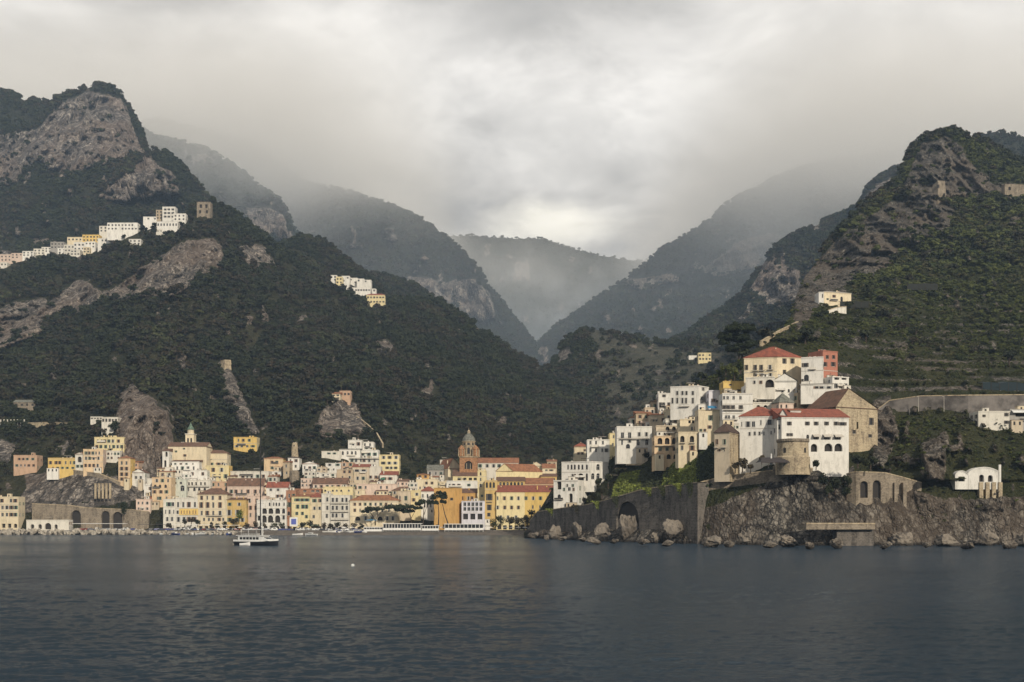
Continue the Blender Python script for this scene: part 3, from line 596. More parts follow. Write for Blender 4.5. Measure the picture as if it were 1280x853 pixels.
def house(label, pts, yt, yb, col, roof='flat', W='3x3', W2='2x2', name='house', cat='house', land='town_hill', Y=None, dep=10.0, rh=2.2, rm='terra', sh=(0, 1, 2, 4), grp=None, sink=5, bal=(), bands=(), cornice=True, chim=0, peak=.5, awn=(), ov=.45, clut=True, col2=None, free=False):
    """pts: (px, dY) of the visible wall corners from left to right; yt / yb rows of the wall top and foot at the first corner"""
    xs_ = [p[0] for p in pts]; Yg = min(min(float(LAND[land]['f'](x, yb)), surfY(land, x, yb))-dy for x, dy in pts)-1.0
    Y = Yg if Y is None else (Y if free else min(Y, Yg))
    RECTS.append((land, min(xs_), max(xs_), yt-(rh*F/Y if roof != 'flat' else 0), yb))
    G_ = [((px-640)/F*(Y+dy), Y+dy) for px, dy in pts]
    zb = CH+(HZ-yb)/F*(Y+pts[0][1]); zt = CH+(HZ-yt)/F*(Y+pts[0][1]); h = zt-zb
    A, B = Vector(G_[0]), Vector(G_[1])
    if len(G_) == 3: Cc = Vector(G_[2])
    else:
        u = (B-A).normalized(); Cc = B+Vector((-u.y, u.x))*dep
    Dd = A+Cc-B
    e = empty(name, (A.x, A.y, zb), label, cat, grp)
    L = lambda p: (p.x-A.x, p.y-A.y)
    a, b_, c, d = L(A), L(B), L(Cc), L(Dd)
    m = MW[col]; m2 = MW[col2] if col2 else m; b = MB(); par = .55 if roof == 'flat' else 0
    def res(spec, p, q, seg, first):
        if not spec: return []
        wd = (Vector(q)-Vector(p)).length
        if isinstance(spec, str): return auto_rows(wd, h-par, spec)
        out = []
        for row in spec:
            y_, xs_, wp, hp, kind = row[:5]; k = Y/F
            x0, x1 = pts[seg][0], pts[seg+1][0]
            if isinstance(xs_, int): xs_ = [x0+(x1-x0)*(i+.5)/xs_ for i in range(xs_)]
            for x in xs_:
                fx = (x-x0)/(x1-x0); out.append((fx*wd, (CH+(HZ-y_)/F*(Y+pts[seg][1]+fx*(pts[seg+1][1]-pts[seg][1])))-zb, wp*k*(wd/(abs(x1-x0)*k) if wd < abs(x1-x0)*k*2 else 1.0), hp*k, kind))
        return out
    w0 = res(W, a, b_, 0, True); wd0 = (Vector(b_)-Vector(a)).length; front = land == 'town_hill' and Y < 732 and yb > 651 and h > 7
    if front:      # shops and doorways at quay level, under the first full storey
        nsh = max(2, int(wd0/3.6)); w0 = w0+[(wd0*(i+.5)/nsh, -2.35, min(2.3, .62*wd0/nsh), 2.7, R.choice(('void', 'void', 'loggia'))) for i in range(nsh)]
    facade(b, e, a, b_, h, w0, m, sh, -sink)
    facade(b, e, b_, c, h, res(W2, b_, c, 1, False) if len(pts) == 3 else auto_rows((Vector(c)-Vector(b_)).length, h-par, W2 if isinstance(W2, str) else '2x2'), m2, sh, -sink)
    facade(b, e, c, d, h, [], m, sh, -sink)
    facade(b, e, d, a, h, auto_rows((Vector(a)-Vector(d)).length, h-par, W2) if isinstance(W2, str) else [], m, sh, -sink)
    cor = [Vector((*p, 0)) for p in (a, b_, c, d)]; cen = sum(cor, Vector())/4
    def inset(t, z): return [((p-cen)*(1-t/max((p-cen).length, .1))+cen)+Vector((0, 0, z)) for p in cor]
    if roof == 'flat':
        i1, i2 = inset(.45, h), inset(.45, h-.6); o1 = [p+Vector((0, 0, h)) for p in cor]
        for q in range(4):
            b.face([o1[q], o1[(q+1) % 4], i1[(q+1) % 4], i1[q]], m); b.face([i1[q], i1[(q+1) % 4], i2[(q+1) % 4], i2[q]], m)
    wo = b.obj('wall', e)
    r = MB(); rmat = MR[rm]
    def P3(p, z): return Vector((p[0], p[1], z))
    if roof == 'flat': r.face(i2, MR['flat'])
    else:
        o = [((p-cen)*(1+ov*1.4/max((p-cen).length, .1))+cen) for p in cor]; th = .22
        lo = [p+Vector((0, 0, h+.004)) for p in o]; up = [p+Vector((0, 0, h+th)) for p in o]
        r.face(lo[::-1], rmat)
        for q in range(4): r.face([lo[q], lo[(q+1) % 4], up[(q+1) % 4], up[q]], rmat)
        H = Vector((0, 0, rh))
        if roof == 'hip':
            l1 = (o[1]-o[0]).length; l2 = (o[2]-o[1]).length
            if l1 >= l2:
                k = min(.48, .5*l2/l1); m1 = (up[0]+up[3])/2; m2_ = (up[1]+up[2])/2; R1 = m1+(m2_-m1)*k+H; R2 = m2_+(m1-m2_)*k+H
                fs = ([up[0], up[1], R2, R1], [up[1], up[2], R2], [up[2], up[3], R1, R2], [up[3], up[0], R1])
            else:
                k = min(.48, .5*l1/l2); m1 = (up[0]+up[1])/2; m2_ = (up[3]+up[2])/2; R1 = m1+(m2_-m1)*k+H; R2 = m2_+(m1-m2_)*k+H
                fs = ([up[0], up[1], R1], [up[1], up[2], R2, R1], [up[2], up[3], R2], [up[3], up[0], R1, R2])
            for f_ in fs: r.face(f_, rmat)
        elif roof in ('gable', 'gablef', 'gable2'):
            # gable: ridge along the front; gablef: gable over the first wall; gable2: gable over the second wall
            if roof in ('gable', 'gable2'): i = 1
            else: i = 0
            q = [up[(i+j) % 4] for j in range(4)]          # q0-q1 carries a gable, q2-q3 the other
            R1 = q[0]+(q[1]-q[0])*peak+H; R2 = q[3]+(q[2]-q[3])*peak+H
            r.face([q[1], q[2], R2, R1], rmat); r.face([q[3], q[0], R1, R2], rmat)
            cq = [cor[(i+j) % 4] for j in range(4)]; k = (rh/(rh+.001))
            for s0, s1, rr in ((cq[0], cq[1], R1), (cq[3], cq[2], R2)):
                top = s0+(s1-s0)*peak; w_ = MB(); w_.face([s0+Vector((0, 0, h)), s1+Vector((0, 0, h)), s1+Vector((0, 0, h+th)), Vector((top.x, top.y, h+th+rh*.97)), s0+Vector((0, 0, h+th))], m2 if i else m)
                w_.obj('gable_wall', e)
        elif roof == 'shed':
            r.face([up[0], up[1], up[2]+H, up[3]+H], rmat); r.face([up[1], up[2], up[2]+H], rmat); r.face([up[0], up[3]+H, up[3]], rmat); r.face([up[2], up[3], up[3]+H, up[2]+H], rmat)
    r.obj('roof', e)
    u = Vector((b_[0]-a[0], b_[1]-a[1])); wd = u.length; u /= wd; n2 = Vector((u.y, -u.x))
    def fr(p): return Vector((a[0]+u.x*p.x+n2.x*p.y, a[1]+u.y*p.x+n2.y*p.y, p.z))
    if cornice:
        k = MB(); k.box((-.12, -.05, h-.42), (wd+.12, .22, h-.10), m, fr); 
        if len(pts) == 3:
            u2 = Vector((c[0]-b_[0], c[1]-b_[1])); w2 = u2.length; u2 /= w2; n3 = Vector((u2.y, -u2.x))
            k.box((.2, -.05, h-.424), (w2, .223, h-.104), m2, lambda p: Vector((b_[0]+u2.x*p.x+n3.x*p.y, b_[1]+u2.y*p.x+n3.y*p.y, p.z)))
        k.obj('cornice', e)
    for y_ in bands:
        z = CH+(HZ-y_)/F*Y-zb; k = MB(); k.box((-.06, -.05, z-.13), (wd+.06, .14, z+.13), M_slab, fr); k.obj('band', e)
    for y_, x0, x1 in bal:
        z = CH+(HZ-y_)/F*Y-zb; s = wd/(pts[1][0]-pts[0][0]); xa, xb = (x0-pts[0][0])*s, (x1-pts[0][0])*s
        k = MB(); k.box((xa, -.05, z-.16), (xb, 1.15, z), M_slab, fr)
        k.box((xa, 1.05, z+.95), (xb, 1.12, z+1.02), M_iron, fr)
        nb = max(2, int((xb-xa)/.5))
        for q in range(nb+1): x = xa+.03+(xb-xa-.06)*q/nb; k.box((x-.02, 1.06, z), (x+.02, 1.11, z+.96), M_iron, fr)
        k.obj('balcony', e)
    for y_, x0, x1, mm in awn:
        z = CH+(HZ-y_)/F*Y-zb; s = wd/(pts[1][0]-pts[0][0]); xa, xb = (x0-pts[0][0])*s, (x1-pts[0][0])*s
        k = MB(); p = [Vector((xa, .01, z)), Vector((xb, .01, z)), Vector((xb, 1.9, z-.9)), Vector((xa, 1.9, z-.9))]
        k.face([fr(q) for q in p], mm); k.face([fr(q-Vector((0, 0, .08))) for q in p][::-1], mm); k.face([fr(p[3]), fr(p[2]), fr(p[2]-Vector((0, 0, .4))), fr(p[3]-Vector((0, 0, .4)))], mm); k.obj('awning', e)
    if clut:
        r2 = random.Random(sum(map(ord, label))*7+int(pts[0][0]*3)+int(yt)); V2 = lambda fx, fy: Vector(a)*(1-fx)*(1-fy)+Vector(b_)*fx*(1-fy)+Vector(c)*fx*fy+Vector(d)*(1-fx)*fy
        if roof == 'flat' and wd > 4:
            if r2.random() < .6:
                p = V2(r2.uniform(.25, .75), r2.uniform(.5, .8)); sx_, sz_ = min(wd*.22, r2.uniform(1.0, 1.9)), r2.uniform(1.9, 2.8); k = MB(); mm = MW[r2.choice(('white', 'offwhite', 'cream', col))]
                k.box((p.x-sx_, p.y-1.2, h-.59), (p.x+sx_, p.y+1.2, h-.6+sz_), mm); k.box((p.x-sx_-.15, p.y-1.35, h-.6+sz_), (p.x+sx_+.15, p.y+1.35, h-.45+sz_), MR['grey']); k.box((p.x-.4, p.y-1.24, h-.4), (p.x+.4, p.y-1.19, h+1.4), M_void); k.obj('roof_hut', e)
            if r2.random() < .5:
                p = V2(r2.uniform(.12, .88), r2.uniform(.2, .6)); k = MB(); lathe(k, p.x, p.y, [(.5, h-.59), (.5, h+.6), (.02, h+.75)], M_slab, 10); k.obj('water_tank', e)
            if r2.random() < .35 and wd > 6:
                p = V2(r2.uniform(.25, .7), .25); q2 = min(wd*.2, 2.2); k = MB(); k.box((p.x-q2, p.y-.9, h+1.6), (p.x+q2, p.y+1.3, h+1.72), r2.choice((M_cloth, M_slab, M_bark)))
                for dx_ in (-q2+.06, q2-.06): k.box((p.x+dx_-.05, p.y-.85, h-.59), (p.x+dx_+.05, p.y-.75, h+1.599), M_iron)
                k.obj('roof_canopy', e)
        if r2.random() < .45:
            p = V2(r2.uniform(.2, .8), r2.uniform(.3, .7)); zt_ = h+(rh if roof != 'flat' else 0)*.5; k = MB(); k.box((p.x-.04, p.y-.04, h-.5), (p.x+.04, p.y+.04, zt_+2.6), M_iron)
            for q2 in range(3): k.box((p.x-.5, p.y-.03, zt_+1.7+q2*.3), (p.x+.5, p.y+.03, zt_+1.75+q2*.3), M_iron)
            k.obj('antenna', e)
        if not front and not bal and wd > 5 and h > 6 and r2.random() < .5:
            x0, ww_ = r2.uniform(.05, .5)*wd, r2.uniform(.25, .42)*wd; z = h*r2.choice((.32, .36, .64)); k = MB(); k.box((x0, -.05, z-.15), (x0+ww_, 1.1, z), M_slab, fr); k.box((x0, 1.0, z+.001), (x0+ww_, 1.06, z+.9), r2.choice((m, M_iron, MW['offwhite'])), fr); k.obj('balcony', e)
        if not front and wd > 6 and r2.random() < .40:
            x0, ww_ = r2.choice((.0, .55))*wd+.1, r2.uniform(.3, .42)*wd; hh_ = min(3.0, h*.38); dp = r2.uniform(1.4, 2.6); k = MB(); mm = MW[r2.choice(('white', 'offwhite', 'cream', 'beige'))]
            k.box((x0, -.05, -sink), (x0+ww_, dp, hh_), mm, fr); k.box((x0-.1, -.04, hh_), (x0+ww_+.1, dp+.12, hh_+.18), MR[r2.choice(('terra', 'grey', 'brown'))], fr)
            for q2 in range(max(1, int(ww_/2.4))): xx = x0+ww_*(q2+.5)/max(1, int(ww_/2.4)); k.box((xx-.45, dp-.03, hh_*.25), (xx+.45, dp+.03, hh_*.8), M_void, fr)
            k.obj('annex', e)
        rr = random.Random(hash(label) % 9973 if False else sum(map(ord, label))+int(pts[0][0]))
        for q in range(chim or (rr.randint(0, 2) if h*wd > 40 else 0)):
            fx, fy = rr.uniform(.15, .85), rr.uniform(.25, .8); p = Vector(a)*(1-fx)*(1-fy)+Vector(b_)*fx*(1-fy)+Vector(c)*fx*fy+Vector(d)*(1-fx)*fy
            zz = h-.6 if roof == 'flat' else h+.1; s = rr.uniform(.25, .5); t = zz+(rr.uniform(1.0, 2.0) if roof == 'flat' else rh*.7+1.0)
            k = MB(); k.box((p.x-s, p.y-s, zz), (p.x+s, p.y+s, t), m); k.box((p.x-s-.1, p.y-s-.1, t), (p.x+s+.1, p.y+s+.1, t+.15), MR['terra']); k.obj('chimney', e)
    return e
def hs(label, x0, x1, yt, yb, col, roof='flat', W='3x3', **k):
    tw = k.pop('tw', 0.0)
    return house(label, [(x0, 0), (x1, tw)], yt, yb, col, roof, W, **k)
# ---------------------------------------------------------------- the houses
M_blue = flatm('blue_awning_cloth', (.04, .20, .36), .8); M_cloth = flatm('white_cloth', (.72, .70, .66), .9); M_gawn = flatm('green_awning_cloth', (.05, .16, .10), .8)
q = 'rect'; ar = 'arch'; lg = 'loggia'; vd = 'void'
# far left end of the shore and the cliff top
hs('cream three-storey block at the far left end of the shore', -14, 23, 621, 653, 'cream', W=[(626, [-8, 2, 13.5, 19], 3, 4.5, q), (634.5, [-8, 3, 8.5, 14, 19.5], 3, 4.5, q), (643.5, [-8, 3, 8.5, 14, 19], 3, 4.5, q)], bands=(630.5, 639.5), Y=724)
hs('square orange-brown house alone on the slope at far left', 17, 46, 569, 590, 'salmon', W=[(574, [24, 29, 34, 41], 2, 3, q), (582, [21, 26, 31, 36, 42], 2, 3, q)])
hs('long egg-yellow villa on top of the grey cliff', 60, 97, 572.5, 591, 'yellow', W=[(578.5, [63, 70, 74.5, 82, 88, 93], 2.2, 4, q), (585, [66, 72, 78, 84, 91], 2, 2.5, q)], bands=(574,))
hs('small white house with an arched loggia beside the egg-yellow villa', 94, 105, 568, 590, 'offwhite', W=[(574.5, [99.5], 5, 7, lg), (583, [97, 102], 2.2, 3.5, q)], roof='gablef', rh=1.2, rm='terra', Y=772)
hs('tall peach house with three rows of windows on the cliff top', 104, 129, 561.5, 590, 'peach', col2='pink', W=[(566.5, [107.5, 111.5, 116, 120, 124], 2, 4, q), (573, [107.5, 112, 117, 123], 2, 4, q), (582, [107, 112, 117, 122], 2, 4, q)], bands=(569.5, 577.5), tw=2)
hs('pale yellow mansion with a row of roof balusters below the crag', 118, 155, 546.5, 563, 'pale', W=[(551.5, [122, 127, 131, 136, 141, 148], 2.2, 4, q), (558.5, [121, 126, 132, 137, 142, 147, 152], 2.2, 4, q)], bands=(555,), chim=5, Y=806)
hs('low white block with dark openings under the baluster mansion', 129, 150, 563.5, 576, 'offwhite', W='5x2', Y=796)
hs('narrow rounded yellow-orange house at the foot of the crag', 148, 163, 573, 604, 'peach', col2='yellow', W=[(579, [152, 158], 2.5, 4.5, q), (586, [152, 158], 2.5, 4.5, q), (593, [152, 158], 2.5, 4.5, q), (599, [152, 157], 2.5, 4, q)], roof='hip', rh=1.6, rm='terra', bands=(589.5,))
hs('brown plastered house tucked behind the narrow rounded house', 161, 173, 578, 592, 'salmon', W='2x2', roof='shed', rh=1.2)
hs('small white gabled cottage under the crag', 165, 181, 591, 605, 'white', W=[(597, [170, 176], 2.2, 3.5, q)], roof='gablef', rh=2.4, rm='brown')
hs('pink house with a white lower storey above the dark awning', 170, 188, 624, 641, 'pink', W=[(629, [173, 178, 184], 2.2, 3.5, q), (636, [173, 178, 184], 2, 3, q)], Y=752)
hs('small rose-red house behind the pink house', 181, 194, 622, 632, 'red', W='2x1', roof='shed', rh=1.5, Y=762)
hs('low white boathouse with three dark arches behind the boulders', 33, 86, 650, 664, 'offwhite', W=[(658.5, [40.5, 50], 4.5, 6, lg), (658, [60], 8, 8, lg), (658.5, [70], 4, 5.5, lg)], Y=713, dep=7, sink=2)
# the heap of houses under the domed church
hs('tall pale house with stepped terraces left of the church heap', 184, 196, 598, 621, 'offwhite', W='2x3')
hs('peach house with scattered windows left of the mint house', 190, 214, 597, 633, 'peach', W=[(601, [196, 203, 210], 2.2, 4, q), (608, [194, 200, 207], 3, 4, ar), (615, [193, 201, 208], 2.4, 4, q), (623, [197, 200, 208], 2, 4, q)], Y=768)
hs('small cream house with a sloping roof above the peach house', 199, 216, 590, 599, 'cream', W='2x1', roof='shed', rh=1.8)
hs('mint-white house with tall arched windows among the stacked houses', 213, 233, 599, 621, 'mint', W=[(604, [219, 226], 3, 3, q), (610.5, [217, 228], 5, 7, ar), (616, [219, 227], 2.4, 4, q)], Y=767)
hs('row house with four shuttered windows and a brown eave below the church', 215, 249, 577, 593, 'white', W=[(580, [219, 226, 233, 241], 1.6, 2, q), (585.5, [221.5, 228, 235, 242], 2.2, 4.5, q)], roof='shed', rh=1.6, rm='brown', Y=786)
hs('plain white block with a blank wall in the middle of the heap', 238, 259, 588, 604, 'white', W=[(592.5, [240.5, 253.5], 2, 4, q), (600, [246, 256], 2, 3, q)], Y=780)
hs('greyish terrace house hung with plants below the blank white block', 232, 263, 600, 619, 'offwhite', W=[(605, [236, 240, 245, 251, 256], 2.2, 4, vd), (612, [235, 243, 249, 256], 3, 4, ar)], Y=768, bal=((608.5, 233, 262),))
hs('cream palazzo with a low gable right of the church', 250, 284, 567, 586, 'cream', W=[(570, [254], 2, 4, q), (580, [255, 264, 273, 278.5], 3, 3, q)], roof='hip', rh=2.6, rm='brown', Y=808, bands=(574.5,))
hs('yellow patched house under the cream palazzo', 257, 286, 582, 602, 'pale', W=[(587.5, [266.5, 277], 2.6, 5, q), (595.5, [268, 274.5, 282], 2.6, 5, q)], Y=788, col2='yellow')
hs('pinkish-brown tenement between the plant terrace and the dormer house', 262, 291, 602, 618, 'salmon', W=[(606, [266, 273, 283], 2.2, 4, q), (612, [267, 275, 284], 2.4, 3, q)], Y=771)
hs('white flat-roofed house behind the row of dormers', 288, 336, 589, 604, 'offwhite', W=[(595.5, [294, 303.5, 309, 314.5, 322, 329], 2.4, 4, q)], Y=792)
hs('pinkish house with a brown roof and a row of white dormers', 284, 329, 608, 624, 'pink', W=[(614.5, [289, 295, 302, 310, 319, 325], 2.2, 4.5, q)], roof='gable', rh=5.5, rm='brown', Y=762)
# the long seafront palace
hs('cream seafront palazzo with a brown hip roof and four window rows', 247, 284, 618.5, 656, 'cream', W=[(622.5, [252, 259, 266, 275], 2, 5, q), (631.5, [251.5, 259.5, 266.5, 275], 2.6, 7, q), (641.5, [252, 259, 266.5, 275], 2.6, 5.5, q), (649.5, [255, 261, 266, 274, 279], 2.6, 4, q)], roof='hip', rh=4.2, rm='brown', bands=(636.5, 645), bal=((645, 258, 278),), Y=724, dep=14)
hs('seafront house with an orange first floor between pale storeys', 219, 247, 622, 657, 'offwhite', W=[(631, [222.5, 229, 236, 243.5], 2.6, 6.5, q), (640.5, [222, 228.5, 235.5, 243], 2.2, 4.2, q), (649.5, [223, 230, 236, 243], 2.8, 6, q)], bands=(635.5, 645), Y=723.5)
hs('orange painted storey front on the seafront house', 224, 247.5, 636, 644, 'yellow', W=[(640.5, [228.5, 235.5, 243], 2.2, 4.2, q)], Y=723.2, dep=.15, sink=0, cornice=False, clut=False, W2='', sh=1)
hs('seafront corner house yellow above and white below', 204, 219, 624, 659, 'offwhite', W=[(630.5, [211, 216], 3.5, 5, q), (640, [207, 212, 217], 1.6, 5, q), (649, [209, 215], 2, 5, q), (656, [209.5, 213], 2, 4, ar)], bands=(634,), Y=723, dep=12)
hs('ochre house beside the bright green tree on the front', 284, 308, 625, 656, 'ochre', W=[(630.5, [287, 299], 2.4, 4, q), (641, [286.5, 297], 3.4, 7, q), (650, [287, 296, 303], 3, 5, q)], roof='shed', rh=1.4, rm='brown', Y=724, bands=(645.5,))
hs('tall pinkish house front right of the ochre house', 309, 333, 620, 656, 'pink', W=[(626, [312, 321], 2, 5, q), (635, [313, 320], 2.2, 5, q), (644, [313, 321, 328], 2.2, 5, q)], Y=729)
# alone on the slope
hs('bright yellow villa alone on the wooded slope', 292, 321, 546.5, 562, 'yellow', col2='pale', W=[(550.5, [298, 304, 311.5], 2, 3.5, q), (558, [296, 302, 309, 316], 3, 2.6, q)], bands=(554.5,), Y=858)
hs('orange square house with four windows on the terraced garden', 330, 354, 573.5, 589, 'peach', col2='ochre', W=[(578, [340, 346], 2, 3.6, q), (585, [340, 348], 2, 3.6, q)], roof='hip', rh=1.4, rm='terra', Y=822)
hs('white garden terrace wall house under the orange square house', 332, 352, 589.5, 594, 'white', W=[(592, [338, 345], 2, 2.4, q)], Y=818)
hs('beige lean-to between the orange house and the white tower house', 354, 362, 578, 597, 'tan', W='1x2', roof='shed', rh=1.2, Y=818)
hs('white tower house on a round stone base below the ruined tower', 360, 374, 572.5, 587, 'white', W=[(576, [363, 370], 2.2, 3.6, q), (583, [363, 369.5], 2.6, 3.6, q)], roof='hip', rh=1, rm='dark', Y=812)
# between the mast and the umbrella pines
hs('white house with a red gable roof behind the arcaded hotel', 333, 360, 610, 628, 'white', W=[(612.5, [338.5, 347.5], 2.2, 3, q), (620.5, [347, 352], 2.4, 4, q)], roof='gable', rh=4, rm='red', Y=742)
hs('white hotel with three storeys of arcades on the front', 321, 358, 625, 656, 'white', W=[(630.5, [337, 342, 345.5, 349, 355], 2, 4.2, ar), (639, [323.5, 330.5, 338.5, 347], 6, 7, lg), (639, [354.5], 3.6, 6, ar), (649, [330, 338, 347], 6.6, 9, lg), (648, [323.5], 3, 6, vd), (647, [354.5], 2.4, 5, q)], bands=(625.8, 635.5, 644), Y=724)
hs('dark brick-red house squeezed beside the arcaded hotel', 357.5, 370, 613, 656, 'brick', W=[(620, [361.5, 367], 2.2, 5, q), (631, [361.5], 2.2, 6, q), (642, [361, 366], 3, 5, ar)], Y=727)
hs('long red-brown attic with five white framed windows', 360, 401, 611, 619, 'brick', W=[(614, [364.5, 371.5, 381, 391, 397], 4, 2.2, q)], sh=4, Y=746, dep=8)
hs('pale yellow seafront house with green windows under the roof', 364.5, 387, 621, 657, 'pale', W=[(625, [371.5, 378, 383], 4, 3.6, q), (633.5, [372, 378.5, 383], 2.4, 5, q), (642, [371, 378], 2, 4, q), (646, [383], 2, 4, q)], sh=0, roof='shed', rh=1.6, rm='terra', bands=(629.5,), Y=724)
hs('pale house with a small red roof left of the grey palazzo', 387, 403, 622, 656, 'cream', W=[(626, [393, 400.5], 3, 4, q), (635.5, [393, 399.5, 402], 2.2, 4, q), (646, [392], 3, 4, q), (648.5, [401], 5, 7, lg)], roof='hip', rh=3.2, rm='red', Y=726)
hs('ivory palazzo with three rows of tall windows and grey balconies', 413, 437.5, 619, 657, 'offwhite', col2='grey', W=[(625, [416, 421, 428, 433], 2.2, 5, q), (635, [416, 421, 428, 433.5], 2.2, 5, q), (644.5, [416, 420.5, 428], 2.2, 5, q)], bands=(619.8,), bal=((629.5, 414, 436), (640, 414, 436), (650, 414, 436)), Y=724, dep=12, sh=2)
hs('ivory palazzo wing with a single window column', 402, 413, 617, 657, 'offwhite', W=[(624.5, [409], 2, 5, q), (635, [409], 2, 5, q), (645, [408.5], 2, 5, q)], bands=(629.5, 640), Y=725, dep=12, sh=2)
hs('yellow-beige attic storey behind the ivory palazzo', 404, 441, 608.5, 622, 'pale', W=[(613.5, [406.5, 416, 421, 426.5, 436], 2.4, 2.4, ar)], Y=745)
hs('long house with a dark brown roof and a white gable end', 391, 434, 605.5, 613, 'pink', W='6x1', roof='gable', rh=4.5, rm='brown', Y=765)
hs('long cream palazzo with an orange tiled roof behind the umbrella pines', 437.5, 498, 626, 657, 'cream', W=[(630.5, [443.5, 450, 456.5, 463, 469.5, 476, 482.5, 489], 1.8, 3.6, q), (638, [443.5, 450, 457, 464, 471, 478, 486], 1.8, 4, q), (648.5, [447, 475], 6.5, 5, lg), (648, [457, 465, 484, 491], 2.2, 5, q)], roof='hip', rh=3.6, rm='terra', bands=(645.5, 627.6), Y=723, dep=14)
hs('beige house with two tall windows right of the orange tiled palazzo', 497.5, 513, 614, 642, 'beige', W=[(623, [499.8, 507.3], 2, 5.5, q), (632, [500, 507], 2, 5, q)], Y=735)
hs('yellow topped house beside the red-roofed white house', 505, 526, 613, 642, 'pale', W=[(618, [511, 521], 2.4, 3.6, q), (625, [511, 517], 2.4, 4, q)], Y=739)
hs('house with a dark tan roof behind the beige house', 490, 517, 613.5, 620, 'tan', W='4x1', roof='hip', rh=2.6, rm='brown', Y=752)
# the white heap on the slope (left of the bell tower)
hs('topmost white house of the stepped cluster below the scree', 435, 452, 550, 563, 'white', W=[(555, [441.5, 448], 2.4, 4, q)], Y=868)
hs('second white house beside the topmost one of the stepped cluster', 451.5, 467, 552.5, 563, 'white', W=[(556, [456, 462.5], 2.2, 3.4, q), (560.5, [458, 464], 2, 2, q)], Y=866)
hs('white arcaded house under a grey-green roof terrace', 424, 450, 562, 573.5, 'white', W=[(566.5, [428.5, 434.5, 440, 444.5], 2.4, 4.6, ar)], roof='shed', rh=1.0, rm='slate', Y=856)
hs('white house with two dark windows in the middle of the stepped cluster', 450, 473, 562.5, 573.5, 'white', W=[(568, [453, 461, 468.5], 2.8, 3.8, q)], Y=857)
hs('white terrace row with a rail above the red-tiled strip', 436, 475, 572.5, 583, 'offwhite', W=[(575.5, [440, 445, 451, 455, 461.5, 468], 2.2, 4.4, q)], Y=846, bal=((573.8, 437, 474),))
hs('butter-yellow block with three rows of three windows', 474, 499, 568.5, 590, 'pale', W=[(572, [479.5, 487, 495], 2.6, 3.6, q), (579, [479, 486.5, 494], 3, 3.4, q), (585, [484, 489, 494.5], 2.4, 3, q)], Y=848, sh=(2, 3))
hs('salmon pink house left of the red-tiled strip', 424, 441.5, 578, 590, 'salmon', W=[(581, [430, 438], 2.2, 3.4, q), (587, [430, 437], 2, 3, q)], Y=838)
hs('beige house front below the salmon pink house', 421, 441, 587, 604, 'tan', W=[(590, [430.5, 437], 2, 3.4, q), (597, [428, 437], 2, 3.4, q)], Y=820)
hs('house with two wide flat arches under the red-tiled strip', 440.5, 461, 584, 604, 'beige', W=[(588.5, [446, 454.5], 4.8, 3, q), (598, [447, 454], 2.2, 4, q)], roof='shed', rh=2.4, rm='red', Y=826)
hs('white house with a round window right of the flat arches', 460, 476, 583, 604, 'offwhite', W=[(588.5, [462], 3.6, 4.6, ar), (596.5, [470, 463], 2.2, 3.6, q)], Y=822)
hs('house with a small red roof and a green awning', 475, 496, 594, 608, 'offwhite', W=[(598.5, [480, 487.5], 3.4, 3.4, q)], roof='shed', rh=3.0, rm='red', Y=812, awn=((597.5, 476, 481.5, M_gawn),))
hs('long rose-beige terrace house under the red-roofed house', 446, 496, 605, 622, 'pink', W=[(609.5, [450, 457, 476, 483.5], 2.4, 3.6, q), (616, [452, 470, 488], 2.2, 3, q)], Y=782)
hs('low white house with a flat terrace at the cluster left edge', 402, 426, 564, 572, 'offwhite', W=[(567, [411, 418], 2.4, 2.2, q)], Y=842)
hs('white house with one dark window above the grey bushes', 407, 426, 579, 590, 'white', W=[(581, [412, 422], 2.8, 3.2, q), (587, [410, 417], 2, 2.4, q)], Y=832)
hs('small crooked white house above the long dark brown roof', 399, 420, 591, 604, 'offwhite', W=[(594, [404, 410, 416], 2, 2.6, q), (597.5, [416.5], 2, 2.4, q)], Y=800)
hs('white and rose cottage with a tilted roof near the ruined tower', 378, 396, 580, 592, 'white', W='3x1', roof='gablef', rh=1.6, rm='terra', Y=812)
# cathedral quarter
hs('cream house with an orange brick attic left of the cathedral', 520, 547, 599, 616, 'cream', W=[(604, [533, 540, 546], 2, 3.4, q), (610, [525, 531, 538], 2, 3, q)], Y=780)
hs('orange brick attic on the cream house', 521, 536, 593.5, 599.5, 'orange', W='2x1', roof='hip', rh=.8, rm='terra', Y=783)
hs('grey tiled old house behind the cathedral front', 534, 562, 588, 598, 'grey', W='4x1', roof='gable', rh=4, rm='slate', Y=808)
hs('weathered pale house on the slope behind the grey tiled roof', 550, 564, 575, 588, 'offwhite', W='2x2', Y=824)
house('cathedral front with a steep cream gable', [(560, 0), (578, 4)], 586, 600, 'cream', 'gablef', W=[(593, [569], 3, 5, ar)], name='church', cat='church', rh=7.5, rm='terra', Y=800, dep=26, W2='', peak=.35)
hs('brown-roofed church aisle at the foot of the bell tower', 566, 600, 595.5, 603, 'pale', W=[(599, [574, 581, 588, 594], 4, 3.2, vd)], roof='shed', rh=5.0, rm='brown', Y=779, dep=12)
hs('white terrace house with dark windows below the church aisle', 558, 600, 601, 612, 'white', W=[(606.5, [562, 567, 573.5, 586], 2.4, 3, q)], Y=772)
hs('white house with a red hip roof behind the tallest pines', 525, 545, 614.5, 642, 'white', W=[(620, [528.5, 534.5, 540], 2, 4.5, ar), (632, [534, 538.5, 531], 1.8, 5, ar)], roof='hip', rh=3.3, rm='red', Y=742)
house('big plain orange building behind the pines', [(542.5, 0), (568, -3), (577.5, 6)], 610, 654, 'orange', 'flat', W=[(624, [564.5], 2, 3.2, q)], W2='', Y=736, sh=3)
